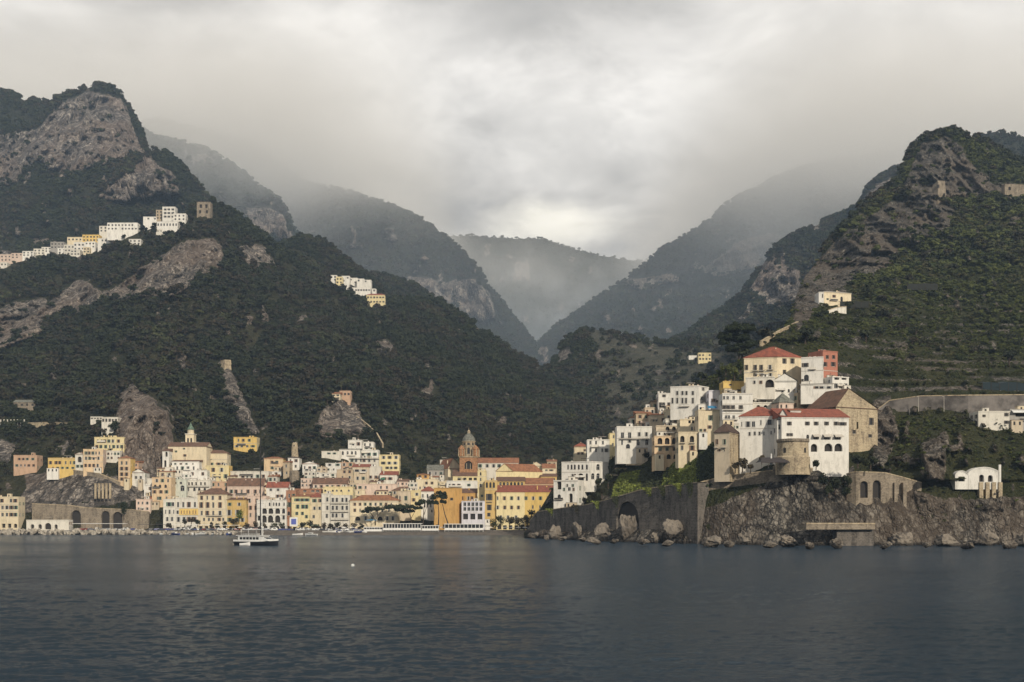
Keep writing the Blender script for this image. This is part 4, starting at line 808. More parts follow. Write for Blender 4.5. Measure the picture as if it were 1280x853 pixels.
hs('orange house with a brown roof above the white glass front', 576, 596, 616.5, 640, 'orange', col2='peach', W=[(623, [577.5, 585.5, 590], 2, 4.6, q)], roof='shed', rh=3.2, rm='brown', Y=744)
hs('white glass-fronted building on the square', 577, 606, 626.5, 653, 'lilac', W=[(630.5, [581, 586, 591, 596, 601], 3.6, 4.6, q), (636.5, [581, 586, 591, 596, 601], 3.6, 4.6, q), (646, [582, 591, 600], 6, 7, vd)], sh=4, bands=(641.5,), Y=730)
hs('tall narrow yellow-white tower house in front of the cathedral', 597, 608, 588.5, 646, 'pale', W=[(592.5, [600.8], 2, 4, ar), (599.5, [600.8], 2, 4.2, q), (607, [600.8], 2, 4.2, q), (620, [602.5], 1.6, 3, q)], bands=(596, 603.5), Y=742, dep=8)
hs('ochre corner block with three tall arched windows on top', 606, 621.5, 600.5, 655, 'ochre', W=[(606.5, [608.5, 613, 617.3], 2.6, 7, ar), (621.5, [611.5], 4.4, 8, q), (634.5, [611.5], 3.2, 7, q), (643.5, [611], 2.2, 4.4, q)], bands=(601.5, 612.5), bal=((627.5, 608, 615.5),), Y=732, sh=3)
hs('long white cathedral side with dark windows under a brown roof', 597, 648, 579, 592, 'offwhite', W=[(582.5, [600, 609, 617, 624, 634, 642], 2.6, 4, q)], roof='gable', rh=4, rm='terra', Y=806, dep=14)
house('yellow church nave with a wide brown roof', [(620, 0), (642, 0), (678, 14)], 589.5, 606, 'pale', 'gablef', W='', W2='', name='church', cat='church', rh=5.5, rm='terra', Y=782, cornice=False)
hs('yellow apse hall with a white pillared arcade', 621, 656, 602, 612, 'ochre', W=[(606, [625.5, 630, 634.5, 639, 643.5, 648, 652.5], 2.8, 6, ar)], roof='shed', rh=3.4, rm='brown', Y=762, dep=12)
hs('tile-roofed hall stepping down right of the arcade', 652, 692, 605.5, 612, 'peach', W='', roof='gable', rh=4.5, rm='terra', Y=766, dep=16)
hs('small pedimented house behind the brown church roof', 662, 679, 583, 594, 'cream', W=[(581.5, [671], 2, 2, q), (588, [667, 674], 2, 3, q)], roof='gablef', rh=3.2, rm='slate', Y=822)
hs('red-tiled house beside the pedimented house', 678, 694, 585.5, 602, 'cream', W=[(588, [683, 689], 3, 2, q), (595, [682, 688], 2.2, 3, q)], roof='gable', rh=3.4, rm='terra', Y=815)
hs('ochre house wedged against the white hotel', 676, 696, 596, 612, 'ochre', W='3x2', roof='shed', rh=2.4, rm='brown', Y=790)
hs('pale yellow half of the long red-roofed building', 620.5, 656, 615.5, 655, 'pale', W=[(623, [622, 630.5, 639.5, 648, 656.5], 2, 4.6, q), (634.5, [622, 631, 639.5, 648, 656.5], 2, 4.6, q), (647, [626, 635, 645], 2, 5, q)], roof='shed', rh=4.8, rm='red', Y=730, dep=13)
hs('orange half of the long red-roofed building', 656.01, 692, 615.5, 655, 'yellow', W=[(623, [657.5, 666.5, 675.5, 684.5], 2, 4.6, q), (634, [657, 666, 675, 684], 2, 4.6, q)], roof='shed', rh=4.8, rm='red', Y=730, dep=13)
# small fillers, alike from the sea
FILL = dict(group=None)
def fill(label, grp, items):
    for x0, x1, yt, yb, col, roof in items:
        hs(label, x0, x1, yt, yb, col, roof, W='%dx%d' % (max(1, round((x1-x0)/5.5)), max(1, round((yb-yt)/6.5))), grp=grp, rh=1.8, rm=R.choice(['terra', 'brown']))
fill('little pale house packed in the heap below the domed church', 'small houses under the domed church', [(206, 216, 584, 596, 'offwhite', 'flat'), (247, 258, 594, 604, 'cream', 'flat'), (180, 190, 606, 622, 'white', 'flat'), (226, 240, 592, 602, 'white', 'flat'), (284, 294, 596, 608, 'cream', 'shed'), (255, 266, 600, 610, 'offwhite', 'flat'), (196, 206, 586, 594, 'cream', 'shed')])
fill('little plain house packed behind the seafront palazzi', 'small houses behind the seafront', [(335, 346, 596, 610, 'offwhite', 'shed'), (322, 334, 604, 622, 'cream', 'flat'), (376, 390, 598, 610, 'pink', 'flat'), (388, 402, 600, 609, 'offwhite', 'flat'), (420, 432, 600, 610, 'cream', 'shed'), (432, 446, 604, 615, 'beige', 'flat'), (470, 484, 614, 624, 'cream', 'shed'), (484, 498, 606, 618, 'offwhite', 'flat'), (440, 456, 612, 624, 'cream', 'flat'), (496, 510, 602, 614, 'pink', 'shed'), (508, 522, 603, 615, 'offwhite', 'flat'), (396, 408, 584, 594, 'beige', 'flat'), (380, 394, 589, 600, 'offwhite', 'flat'), (462, 478, 603, 612, 'cream', 'shed')])
fill('little tiled house among the roofs round the cathedral', 'small houses round the cathedral', [(546, 560, 602, 614, 'cream', 'flat'), (534, 548, 597, 606, 'offwhite', 'shed'), (655, 668, 594, 606, 'cream', 'shed'), (684, 696, 577, 590, 'tan', 'shed'), (640, 656, 585, 596, 'cream', 'shed'), (566, 580, 610, 620, 'cream', 'flat')])
# ---------------------------------------------------------------- right hand town on the spur
HH = 'headland_hill'
def hr(label, x0, x1, yt, yb, col, roof='flat', W='3x3', **k): k.setdefault('land', HH); return hs(label, x0, x1, yt, yb, col, roof, W, **k)
# hotel stepping down to the sea wall
house('white hotel wing with tall arched niches just above the sea wall', [(692, 0), (722, -5)], 600.5, 636, 'white', 'flat', W=[(606.5, [699], 5.5, 11, lg), (607, [709, 716], 1.6, 3.4, q), (611.5, [711.5], 3.6, 4.4, q), (612, [705, 717], 1.4, 4, q), (622, [699], 4, 7.5, ar), (622.5, [713.5], 4.6, 11, lg), (631.5, [708, 718], 4, 4, ar)], Y=572, free=True, dep=16, land=HH, name='hotel', cat='hotel', bands=(602,))
house('curved white hotel front with two rows of small arches', [(702, 0), (737, -6), (761, 2)], 577.5, 606, 'white', 'flat', W=[(584, [710, 714.5, 718.5, 723.5, 728, 733.5], 2.4, 6, ar), (595.5, [715.5, 718.5], 1.8, 5.4, q), (596.5, [726], 7.5, 9, lg), (596.5, [733.5], 2.6, 9, ar), (606, [725.5], 3, 4, q)], W2=[(584, [739, 747.5], 4.2, 7.4, ar), (595.5, [741, 747.5], 4, 7.4, ar), (603, [747], 3, 4, q)], Y=583, free=True, sink=4, land=HH, name='hotel', cat='hotel', bands=(577.9, 590.5), dep=18)
hr('white hotel foot with two windows among the bushes', 720, 733, 600, 621, 'white', W=[(604, [725.5], 3, 4, q), (612.5, [726], 2.2, 5, q)], Y=588)
hr('white boxy house with rooftop tanks above the curved hotel', 734, 762, 549.5, 576, 'white', W=[(553.5, [738, 745, 753.5], 2.6, 4.4, q), (563, [738, 745, 753, 758], 2.6, 4.6, q)], sh=(3, 4), chim=4)
hr('low cream house with a bright red flat roof left of the boxy house', 718, 735, 558.5, 574, 'cream', W=[(563, [731], 1.8, 2.4, q), (567, [723, 728], 2, 3, q)], roof='hip', rh=2.4, rm='red')
hr('narrow yellow house between the boxy house and the terrace hotel', 762, 772, 541.5, 566, 'pale', W=[(546, [767], 2.2, 4, q), (556, [766], 2.2, 4, q)])
hr('white terrace hotel with arched doors at the top of the hedges', 771, 815, 533, 568, 'white', W=[(544.5, [778, 787], 4, 7.5, q), (543, [799, 808], 2.6, 5, q), (553.5, [777.5], 2.4, 5.5, q), (551.5, [787], 3, 4, q), (558, [785], 5, 5.5, ar), (553, [797.5, 808.5], 4, 7, ar)], bands=(548,), bal=((549, 774, 812),), sh=(2, 4), name='hotel', cat='hotel')
hr('peach arcaded house with round arches over a balcony', 818, 848, 545, 576, 'peach', W=[(551.5, [825, 834, 843], 6, 8, lg), (561.5, [825, 834, 843], 2.4, 4.4, q), (571, [827, 836, 844.5], 5.5, 6, lg)], bal=((557.5, 819, 847.5),), bands=(546,), name='hotel', cat='hotel')
hr('pale cream arcaded house with two arched balconies', 848, 872, 540, 572, 'cream', W=[(536.5, [865, 870], 2.4, 5, q), (549, [853, 865], 5.4, 8, lg), (560, [852.5, 865], 3.6, 6, q)], bal=((554, 849.5, 856.5), (554, 861.5, 868.5)), Y=float(LAND[HH]['f'](850, 572))-1.5)
hr('pergola terrace house with small round arches over the arcades', 820, 860, 532, 545.5, 'beige', W=[(536, [834.5, 842.5, 850.5, 857], 5, 5, lg)], bal=((540, 822, 858),))
hr('round white cistern house at the edge of the stepped roofs', 788, 797, 522.5, 535, 'offwhite', W='1x1', roof='hip', rh=1)
hr('brown-roofed tan house climbing left of the long white building', 795, 814, 517, 533, 'tan', W='2x2', roof='shed', rh=2, rm='terra')
hr('small beige house one step above the tan house', 806, 819, 509.5, 522, 'beige', W='2x1')
hr('bare tan gable one step below the shutterless white house', 814, 825, 502.5, 516, 'tan', W='1x1', roof='gablef', rh=1.2, rm='brown')
hr('pale house with three dark doors beside the long white building', 823, 839, 491.5, 515, 'white', W=[(495, [830], 2.4, 3.2, q), (506.5, [825.5, 829.5, 836], 2, 6.5, q)], sh=3)
hr('tile-roofed beige house in the middle of the stepped roofs', 812, 833, 519, 534, 'beige', W=[(525, [817, 821, 829], 2.2, 4.6, q)], roof='shed', rh=1.6, rm='terra')
hr('cream terrace house with two small windows below the long white building', 832, 850, 511.5, 527, 'cream', W=[(518, [841], 2.2, 3, q), (521, [836, 846], 2, 3, q)])
hr('whitewashed house front over the round arches', 832, 860, 523.5, 538, 'offwhite', W=[(527, [838.5, 844.5, 853], 2.8, 3.6, q)])
hr('tiny pinkish house above the terrace hotel', 801, 814, 526.5, 540, 'pink', W='2x1')
hr('tiny tan house behind the round cistern', 797, 808, 529, 542, 'cream', W='1x1')
house('long white building with a cornice at the head of the stepped roofs', [(838, 0), (874, -5), (886, 2)], 483.5, 513, 'white', 'flat', W=[(491.5, [846.5, 853, 858, 866], 2.2, 5, q), (501, [840.5, 846.5, 853, 857.5, 866], 2, 7, q)], W2=[(486.5, [879], 2.4, 4, q), (498, [877.5, 882.5], 2.4, 4, q)], land=HH, Y=618, sh=2, bands=(484.5,), bal=((509, 849, 862),))
hr('white cube house below the long white building', 856, 873, 508, 530, 'white', W=[(514, [871], 2.6, 6, q), (513, [859], 1.8, 3.6, q), (526, [862, 868], 2.6, 4, q)], Y=587)
hr('cream house with a veranda under the white cube house', 850, 876, 524, 548, 'cream', W=[(527.5, [862, 866.5, 871], 3, 3.6, vd), (536, [865, 870], 2.4, 5, q)], Y=580)
hr('pale cream house with a blue awning on its terrace', 873, 904, 512, 549, 'cream', col2='peach', W=[(511.5, [876, 890], 3, 4, q), (522.5, [888], 2.8, 6.5, q), (534, [887], 3, 4, q), (538, [876, 881], 2, 3.4, q)], awn=((507.5, 884, 895, M_blue),), Y=568)
hr('little white terrace pavilion under the blue awning', 873, 898, 505, 513, 'white', W=[(511, [876, 889], 3, 3.6, vd)], Y=575)
hr('white block with three rows of dark windows and tented balconies', 903, 941, 492, 534, 'white', W=[(497.5, [905, 909.5, 917, 925.5], 3, 4.2, q), (509, [905, 910, 916, 926], 3, 4.6, q), (521.5, [907.5, 911, 917, 926], 3, 4.2, q)], bands=(491.8, 505.2, 517.2), Y=552, sh=(3, 4), bal=((512.8, 904, 929), (525, 904, 922)))
hr('lilac-white low house left of the white block', 886, 904, 488, 510, 'lilac', W=[(489, [897.5, 901, 904], 1.4, 2.4, q), (500.5, [890, 893], 2.4, 4, q)], Y=570)
hr('yellow-orange box house on the roofs', 904, 933, 476.5, 493, 'yellow', W=[(481, [913], 2, 2, q), (488, [924], 3.6, 2.4, q)], Y=566)
hr('white house with a wide window right of the white block', 932, 961, 481.5, 510, 'white', W=[(485.5, [950, 957], 2.2, 2, q), (495.5, [945], 6, 4.6, q), (494.5, [934, 955.5], 1.6, 3, q)], bands=(489,), Y=548)
hr('white house top with arched ramps right of the white block', 938, 966, 503, 520, 'offwhite', W=[(508, [948, 957], 5, 3, lg)], Y=541)
# the old watch house, the convent and the round tower
house('stone watch house with a dark tiled roof over the hedge', [(893, 0), (912, -4), (925, 8)], 541.5, 588, 'beige', 'hip', W=[(552.5, [896, 905.5], 2, 6.5, q), (563, [899, 905], 1.8, 3, q)], W2=[(562, [917], 2.2, 4, ar)], col2='palestone', land=HH, Y=492, rh=4, rm='dark', bal=((560, 893.5, 898), (560, 902, 908)), name='watch_house', clut=False)
house('tall white convent block with a blank lower wall', [(924.5, 0), (975, -4)], 521, 584, 'white', 'hip', W=[(530.5, [927], 1.8, 6, q), (530.5, [935, 941.8], 4.2, 7, q), (528.5, [951], 2.2, 6, q), (528, [962], 5, 6.4, q), (542.5, [937], 2, 4.6, q), (542, [943.5, 949.5, 955], 2, 4.6, q), (541, [964], 2, 4.6, q)], land=HH, free=True, Y=474, rh=4.6, rm='red', dep=15, name='convent', cat='convent', sh=(2, 4), clut=False, bands=(536.2,))
house('white gabled stair front with a big arch between the convent wings', [(971.5, 0), (986, -1)], 525, 560, 'white', 'gablef', W=[(522.5, [973.5], 3.6, 7, ar), (534, [974.5], 3.4, 6, vd)], land=HH, free=True, Y=463, rh=4.4, rm='dark', dep=12, name='convent', cat='convent', clut=False)
house('long white convent wing with a red roof and arched porch', [(977, 0), (1061, 3)], 521.5, 581, 'white', 'shed', W=[(529.5, [986.5, 1009, 1020, 1033, 1045], 3.2, 4.6, q), (530, [1053], 5.6, 4.2, q), (543.5, [985, 989], 2.2, 3.6, q), (546, [1009.5], 3.4, 5, ar), (546.5, [1020, 1033, 1046.5], 3.6, 5.6, q), (560, [1017.5], 8, 10, lg), (559.5, [1035.5, 1048], 10, 10, lg)], land=HH, free=True, Y=461, rh=4.6, rm='red', dep=12, name='convent', cat='convent', sh=3, awn=((542.6, 1015, 1025, M_slab), (542.6, 1028, 1040, M_slab), (542.6, 1042, 1053, M_slab)), clut=False)
house('small white stair head box on the convent roof', [(988, 0), (1001, 0)], 513.5, 521, 'white', 'shed', W=[(517, [996], 1.4, 1.6, q)], land=HH, free=True, Y=468, rh=.8, rm='terra', dep=4, clut=False)
house('old brown church with a stained yellow front and a red porch roof', [(1008, 18), (1045, 0), (1097, 11)], 514, 584, 'stone', 'gable2', W=[(509, [1016, 1025, 1035], 4, 7, ar)], W2=[(506.5, [1070], 3.4, 3.6, q), (527, [1089], 3.2, 9, q), (540, [1067.5], 2.4, 4.6, q), (545, [1087.5], 2.6, 4, q), (508, [1048], 2.2, 3, q), (532, [1071.5], 2.2, 9, vd)], land=HH, free=True, Y=489, rh=8.6, rm='brown', peak=.30, col2='palestone', name='church', cat='church', cornice=False, sh=3, clut=False)  # dark side wall, pale front: shade and sunlight put into the stone colours
house('little pink chapel with a conical roof above the convent', [(974, 0), (992, 2)], 503.5, 520, 'pink', 'hip', W=[(508, [976.5, 983], 2.2, 4.4, ar)], land=HH, free=True, Y=500, rh=4.6, rm='slate', dep=7, name='chapel', cat='chapel', clut=False)
house('tan house with one window between the chapel and the church', [(997, 0), (1013, 2)], 491, 512, 'tan', 'flat', W=[(494.5, [1006.5], 2.6, 4, q), (502, [1001], 2, 3, q)], land=HH, Y=512, dep=8)
# villa with the long red roof, and the white and red house
house('cream villa with a long red roof at the top of the town', [(930, 5), (971, 0), (1002, 4)], 448, 482, 'cream', 'hip', W=[(459.5, [933, 944, 951.5, 962.5], 2.4, 6.4, q), (468.5, [944, 952, 963], 2.6, 4, q)], W2=[(451.5, [980.5, 990.5], 2.8, 6.4, q), (465.5, [980.5], 2.2, 6, q), (440, [991], 2, 2, q)], land=HH, Y=522, rh=5.2, rm='red', bands=(464.5,), sh=(2, 3), name='villa', cat='villa', bal=((462.6, 941, 948), (462.6, 949, 956), (462, 959, 967)))
house('white arched terrace under the cream villa', [(932, 0), (968, -4)], 472, 487, 'offwhite', 'flat', W=[(479.5, [962], 11, 10, lg), (478, [951, 943], 2.2, 4, q)], land=HH, Y=517, dep=8)
house('small white gabled house right below the cream villa', [(966, 0), (996, 0)], 477, 493, 'white', 'gablef', W=[(476.5, [993], 2, 3, q), (488.5, [978, 986, 993], 2.6, 4, ar)], land=HH, Y=515, rh=3.6, rm='slate', dep=9)
house('white house with an arched balcony window below the red block', [(1001.5, 0), (1029, -3)], 447, 490, 'white', 'flat', W=[(456.5, [1006.5], 4.6, 5, q), (472.5, [1008], 6, 8, ar), (475.5, [1001.8, 1003], 1.6, 3, q), (445.8, [1010, 1017.5], 2.4, 3.4, q), (483, [1008], 3, 2.6, q)], land=HH, Y=512, bands=(464,), chim=5, sh=3)
house('brick-red block on the roof of the white house', [(1028.5, 0), (1047, 4)], 438, 467, 'red', 'flat', W=[(446.5, [1034, 1042], 2, 4.6, q), (455.5, [1031, 1041.5], 3.2, 5.4, q)], land=HH, Y=514, bands=(463,), chim=2, sh=3)
house('long white terrace storey with a band of windows', [(1001, 0), (1041, -3)], 481, 492, 'white', 'shed', W=[(484.5, [1021, 1027, 1036], 4.4, 3, q)], land=HH, Y=508, rh=1.2, rm='grey', dep=8)
house('glazed white restaurant pavilion at the town right edge', [(1040.5, 0), (1061, 3)], 470.5, 489, 'white', 'flat', W=[(482.5, [1045, 1051, 1057], 4.4, 6, q), (473.5, [1046, 1055], 6, 3, vd)], land=HH, Y=505, sh=4)
for x0, x1, yt, yb, c, lab in [(842, 857, 505, 519, 'offwhite', 'small pale house tucked under the right end of the long white building'), (838, 850, 515, 527, 'cream', 'small cream house stepping down left of the white cube house'), (860, 874, 498, 511, 'offwhite', 'pale house squeezed between the white cube house and long white building'),
    (826, 838, 514, 526, 'white', 'tiny white house above the tile-roofed beige house'), (905, 924, 529, 545, 'offwhite', 'low pale house at the foot of the white three-row block'), (926, 939, 509, 523, 'white', 'little white house just above the left convent roof'), (941, 957, 513, 525, 'cream', 'little cream house behind the left convent roof'),
    (958, 972, 499, 514, 'offwhite', 'little pale house left of the pink chapel'), (876, 889, 492, 505, 'cream', 'cream house over the blue awning terrace'), (786, 799, 536, 547, 'cream', 'tiny cream house peeping over the terrace hotel roof'), (808, 822, 528, 541, 'white', 'tiny white house at the right end of the terrace hotel roof'), (862, 876, 542, 556, 'offwhite', 'pale annex house right of the pale cream arcaded house'),
    (1012, 1026, 490, 502, 'cream', 'small cream house right of the tan house, above the church roof'), (948, 962, 466, 476, 'offwhite', 'small pale house against the foot of the cream villa')]: hr(lab, x0, x1, yt, yb, c, W='%dx%d' % (max(2, round((x1-x0)/5)), 2))
# out on the right slope
house('cream hilltop house with a curved roof and a white side wing', [(1030, 0), (1064, 6)], 365, 381, 'cream', 'hip', W=[(370.5, [1042.5], 2.4, 3.4, q), (374, [1034.5], 1.6, 2, q), (374, [1052], 3, 6, ar)], land=HH, rh=1.6, rm='flat', name='farmhouse')
house('white narrow wing of the cream hilltop house', [(1023.5, 0), (1029.8, 0)], 365, 380, 'white', 'flat', W=[(370, [1028.2], 1.4, 5, vd)], land=HH, Y=float(LAND[HH]['f'](1040, 381))-1)
house('white villa on the right edge with a flat roof terrace', [(1223, 0), (1262, 0)], 514, 534, 'offwhite', 'flat', W=[(518.5, [1258], 3, 4, q), (520, [1230], 2.2, 3, q), (528, [1258], 3.4, 4, q)], land=HH, name='villa', cat='villa', sh=3)
house('grey lower villa block with a white canopy on the right edge', [(1262.3, 0), (1300, 0)], 511.5, 534, 'grey', 'flat', W=[(519, [1277], 15, 4, vd), (528.5, [1276, 1290], 3.4, 4, q)], land=HH, Y=float(LAND[HH]['f'](1245, 534))-1, name='villa', cat='villa', awn=((513, 1264, 1300, M_whitep),))
# hamlets up the left hill
TH = 'town_hill'
def hm(label, x0, x1, yt, yb, col, roof='flat', W=None, **k):
    return hs(label, x0, x1, yt, yb, col, roof, W or '%dx%d' % (max(1, round((x1-x0)/4.5)), max(1, round((yb-yt)/4.5))), rh=2.4, sh=3, sink=12, clut=False, **k)
hm('tall white four-storey house at the top of the ridge hamlet', 203, 219, 258.5, 275, 'white', W=[(262, [206.5, 211, 216], 1.8, 2.4, q), (266.5, [206.5, 211, 216], 1.8, 2.4, q), (271, [206.5, 211, 216], 1.8, 2.4, q)])
hm('tan house side stuck to the tall white ridge house', 195, 203, 262.5, 275, 'tan')
hm('low white shed left of the tall white ridge house', 179, 195.5, 271, 276.5, 'white')
hm('white terrace house with arches under the tall white ridge house', 196, 222, 277, 286, 'white', W='7x1:arch')
hm('white square house right of the tall white ridge house', 216.5, 232, 267, 277, 'white')
hm('tiny white hut below the ridge terrace house', 195, 203, 286.5, 292, 'offwhite')
hm('long white two-storey house halfway down the ridge', 134, 172, 278.5, 289, 'white', W='9x2')
hm('small white house joined left of the long ridge house', 124, 134.5, 282.5, 291, 'offwhite')
hm('white cottage alone in the terraces below the long ridge house', 161, 176, 299, 307, 'white')
hm('yellow house at the head of the lower ridge hamlet', 103, 124, 293.5, 303, 'yellow')
hm('cream house left of the yellow ridge house', 84, 103, 296.5, 307, 'cream')
hm('white low house right of the yellow ridge house', 122, 138, 298, 304, 'white')
for x0, x1, yt, yb, c in [(92, 106, 303, 314, 'white'), (106, 119, 302, 311, 'white'), (80, 93, 306, 316, 'offwhite'), (63, 80, 302.5, 312, 'grey'), (72, 83, 310, 318, 'white'), (52, 64, 309, 316, 'white'), (42, 56, 311, 319, 'offwhite'), (28, 42, 314, 321, 'white'), (14, 28, 316.5, 324, 'pink'), (-4, 14, 318, 328, 'pink'), (88, 100, 312, 320, 'offwhite'), (104, 112, 309, 317, 'cream'), (0, 9, 328, 334, 'offwhite'), (-22, -6, 324, 333, 'white')]:
    hm('small white house strung along the lower ridge hamlet', x0, x1, yt, yb, c, grp='small white houses of the lower ridge hamlet')
hm('white house at the left tip of the cluster on the dark shoulder', 412, 421, 344, 352, 'white')
hm('yellow-green house in the cluster on the dark shoulder', 420, 428, 346, 356, 'pale')
for x0, x1, yt, yb in [(427, 437, 345, 353.5), (436, 447, 347.5, 355), (446, 455, 348.5, 353.5), (455, 464, 350, 354), (430, 436, 355, 361), (465, 470, 361, 366)]:
    hm('small white house stepping down the dark shoulder', x0, x1, yt, yb, 'white', grp='white houses on the dark shoulder')
hm('long white house in the middle of the dark shoulder cluster', 440, 463, 359.5, 367, 'white', W='7x1')
hm('cream-yellow house lowest on the dark shoulder', 458, 481, 369, 381, 'pale', roof='hip', rm='red', W='6x2')
hm('salmon house alone in the middle of the wooded hill', 424.5, 438, 488.5, 498, 'salmon', W='3x1')
hm('cream lean-to stuck to the salmon hill house', 414.5, 425, 492.5, 500, 'cream', roof='shed')
hm('white pergola house under the crag on the left slope', 127, 147, 521.5, 530, 'offwhite', W='5x1')
hm('thin white terrace left of the pergola house', 113, 128, 521, 525, 'offwhite', W='4x1')
hm('grey stone farmhouse on the left terraces', 17, 44, 503, 511, 'stone', roof='gable', rm='slate', W='4x1')
hs('pale villa alone on the terraces of the valley', 873, 889, 441, 452, 'pale', W='4x2', land='terraced_slope', sh=3, sink=14, clut=False)
hs('thin white wall house left of the pale valley villa', 861, 873, 444.5, 448.5, 'white', W='', land='terraced_slope', sink=14, clut=False)
# ---------------------------------------------------------------- churches, towers, walls, the shore
fH = LAND[HH]['f']; fT = LAND['town_hill']['f']
def at0(px, Y): return (px-640)/F*Y
def zz(py, Y): return CH+(HZ-py)/F*Y
EXTRA = []
hs('domed church nave at the top of the heap, beige with a low brown gable', 210, 258, 558.5, 579, 'cream', 'gable', W=[(564.5, [214, 220], 1.6, 2.4, q), (561, [230], 1.6, 2, q), (569.5, [231], 2.2, 3, q)], Y=806, rh=3.4, rm='brown', dep=16, name='church', cat='church', peak=.5, clut=False, cornice=False)
hs('church porch wing with one window on the beige church', 224, 246, 562, 576, 'peach', 'shed', W=[(566.5, [240], 2.4, 3.4, q)], Y=799, rh=1.6, rm='brown', dep=6, clut=False)
hs('white church side wing with two tall arches', 203, 211, 564, 590, 'white', 'shed', W=[(568, [208], 3, 6, lg), (581, [206.5], 3, 11, lg)], Y=803, rh=2.0, rm='brown', dep=8, clut=False)
def church_tower(px, Y):
    x = at0(px, Y); zb = zz(558, Y); s = Y/F
    e = empty('bell_tower', (x, Y, zb), 'cream bell tower with a small green dome on the beige church', 'tower')
    b = MB(); w = 5.2*s; h = zz(543.5, Y)-zb
    facade(b, e, (-w, -w), (w, -w), h, [(w*.62, h*.5, 1.3, 3.2, 'arch'), (w*1.38, h*.5, 1.3, 3.2, 'arch')], MW['cream'], 3, -6)
    for p, q_ in (((w, -w), (w, w)), ((w, w), (-w, w)), ((-w, w), (-w, -w))): facade(b, e, p, q_, h, [], MW['cream'], 3, -6)
    b.face([(-w, -w, h), (w, -w, h), (w, w, h), (-w, w, h)], MW['cream']); b.obj('shaft', e)
    k = MB(); k.box((-w*1.12, -w*1.12, h), (w*1.12, w*1.12, h+.5), MW['offwhite']); k.obj('cornice', e)
    k = MB(); r = 4.0*s; h2 = zz(537.5, Y)-zb; lathe(k, 0, 0, [(r, h+.5), (r, h2)], MW['cream'], 8, ph=math.pi/8); k.obj('drum', e)
    k = MB(); lathe(k, 0, 0, [(r*1.15, h2), (r*1.12, h2+.5), (r*.9, h2+1.5), (r*.55, h2+2.8), (r*.22, h2+4.4), (.03, h2+5.8)], MR['green'], 12); k.obj('dome', e, True)
    for sx in (-1, 1):
        k = MB(); k.box((sx*w*1.7-.9, -w*.9, -1.5), (sx*w*1.7+.9, w*.3, 2.6), MW['cream']); k.box((sx*w*1.7-1.1, -w*1.0, 2.6), (sx*w*1.7+1.1, w*.4, 2.9), MW['offwhite']); k.obj('pinnacle', e)
church_tower(238.5, 808)
def campanile(px, Y):
    x = at0(px, Y); zb = zz(596, Y); s = Y/F; z = lambda y: zz(y, Y)-zb
    e = empty('bell_tower', (x, Y, zb), 'orange brick cathedral bell tower with corner turrets and a green tiled dome', 'tower')
    br = mat('tower_brick', (.38, .20, .10), .9, .2, .8); st = MW['palestone']; dk = mat('belfry_stone', (.40, .31, .20), .9, .25, .9)
    b = MB(); w = 11*s; h = z(572.5)
    for p, q_ in (((-w, -w), (w, -w)), ((w, -w), (w, w)), ((w, w), (-w, w)), ((-w, w), (-w, -w))):
        facade(b, e, p, q_, h, [(w, z(582.0), 9.5*s, 10*s, 'loggia')], br, 3, -4)
    b.face([(-w, -w, h), (w, -w, h), (w, w, h), (-w, w, h)], br); b.obj('shaft', e)
    for sx in (-1, 1): k = MB(); k.box((sx*2.3*s-.18, -w+.35, z(587)), (sx*2.3*s+.18, -w+.75, z(580)), st); k.obj('column', e)
    k = MB(); k.box((-w-.4, -w-.4, h), (w+.4, w+.4, h+.7), st); k.obj('cornice', e)
    r = 8.2*s; h2 = z(552.5); k = MB(); n = 8; P_ = [(r*math.cos(a), r*math.sin(a)) for a in [(-5+2*j)*math.pi/8 for j in range(9)]]
    for j in range(8): facade(k, e, P_[j], P_[j+1], h2, [((Vector(P_[j+1])-Vector(P_[j])).length/2, h+.7+(h2-h)*.36, 1.9, 4.6, 'arch'), ((Vector(P_[j+1])-Vector(P_[j])).length/2, h+.7+(h2-h)*.78, 1.1, 1.6, 'rect')], dk, 3, h+.7)
    k.obj('belfry', e)
    for sx in (-1, 1):
        for sy in (-1, 1):
            k = MB(); cx, cy = sx*w*.80, sy*w*.80; t = z(562.5)
            lathe(k, cx, cy, [(2.3, h+.7), (2.3, t), (2.6, t), (2.6, t+.4), (1.9, t+1.3), (.9, t+2.4), (.05, t+3.2)], br, 10)
            for a in range(5): th = a*1.256; k.box((cx+2.4*math.cos(th)-.22, cy+2.4*math.sin(th)-.22, h+.7), (cx+2.4*math.cos(th)+.22, cy+2.4*math.sin(th)+.22, t), st)
            k.obj('turret', e)
    k = MB(); lathe(k, 0, 0, [(r*1.06, h2), (r*1.06, h2+.5)], st, 16); k.obj('cornice', e)
    k = MB(); lathe(k, 0, 0, [(r*1.0, h2+.5), (r*.96, z(549.5)), (r*.80, z(546.5)), (r*.5, z(543.6)), (r*.22, z(542.0))], MR['slate'], 16); k.obj('dome', e, True)
    k = MB(); lathe(k, 0, 0, [(1.1, z(542.2)), (1.1, z(539.6)), (1.3, z(539.5)), (.7, z(538.4)), (.15, z(537.4)), (.08, z(535.2))], st, 8); k.obj('lantern', e)
    k = MB(); k.box((-.07, -.07, z(535.4)), (.07, .07, z(533.4)), M_iron); k.box((-.6, -.06, z(534.4)-.07), (.6, .06, z(534.4)+.07), M_iron); k.obj('cross', e)
campanile(586, 792)
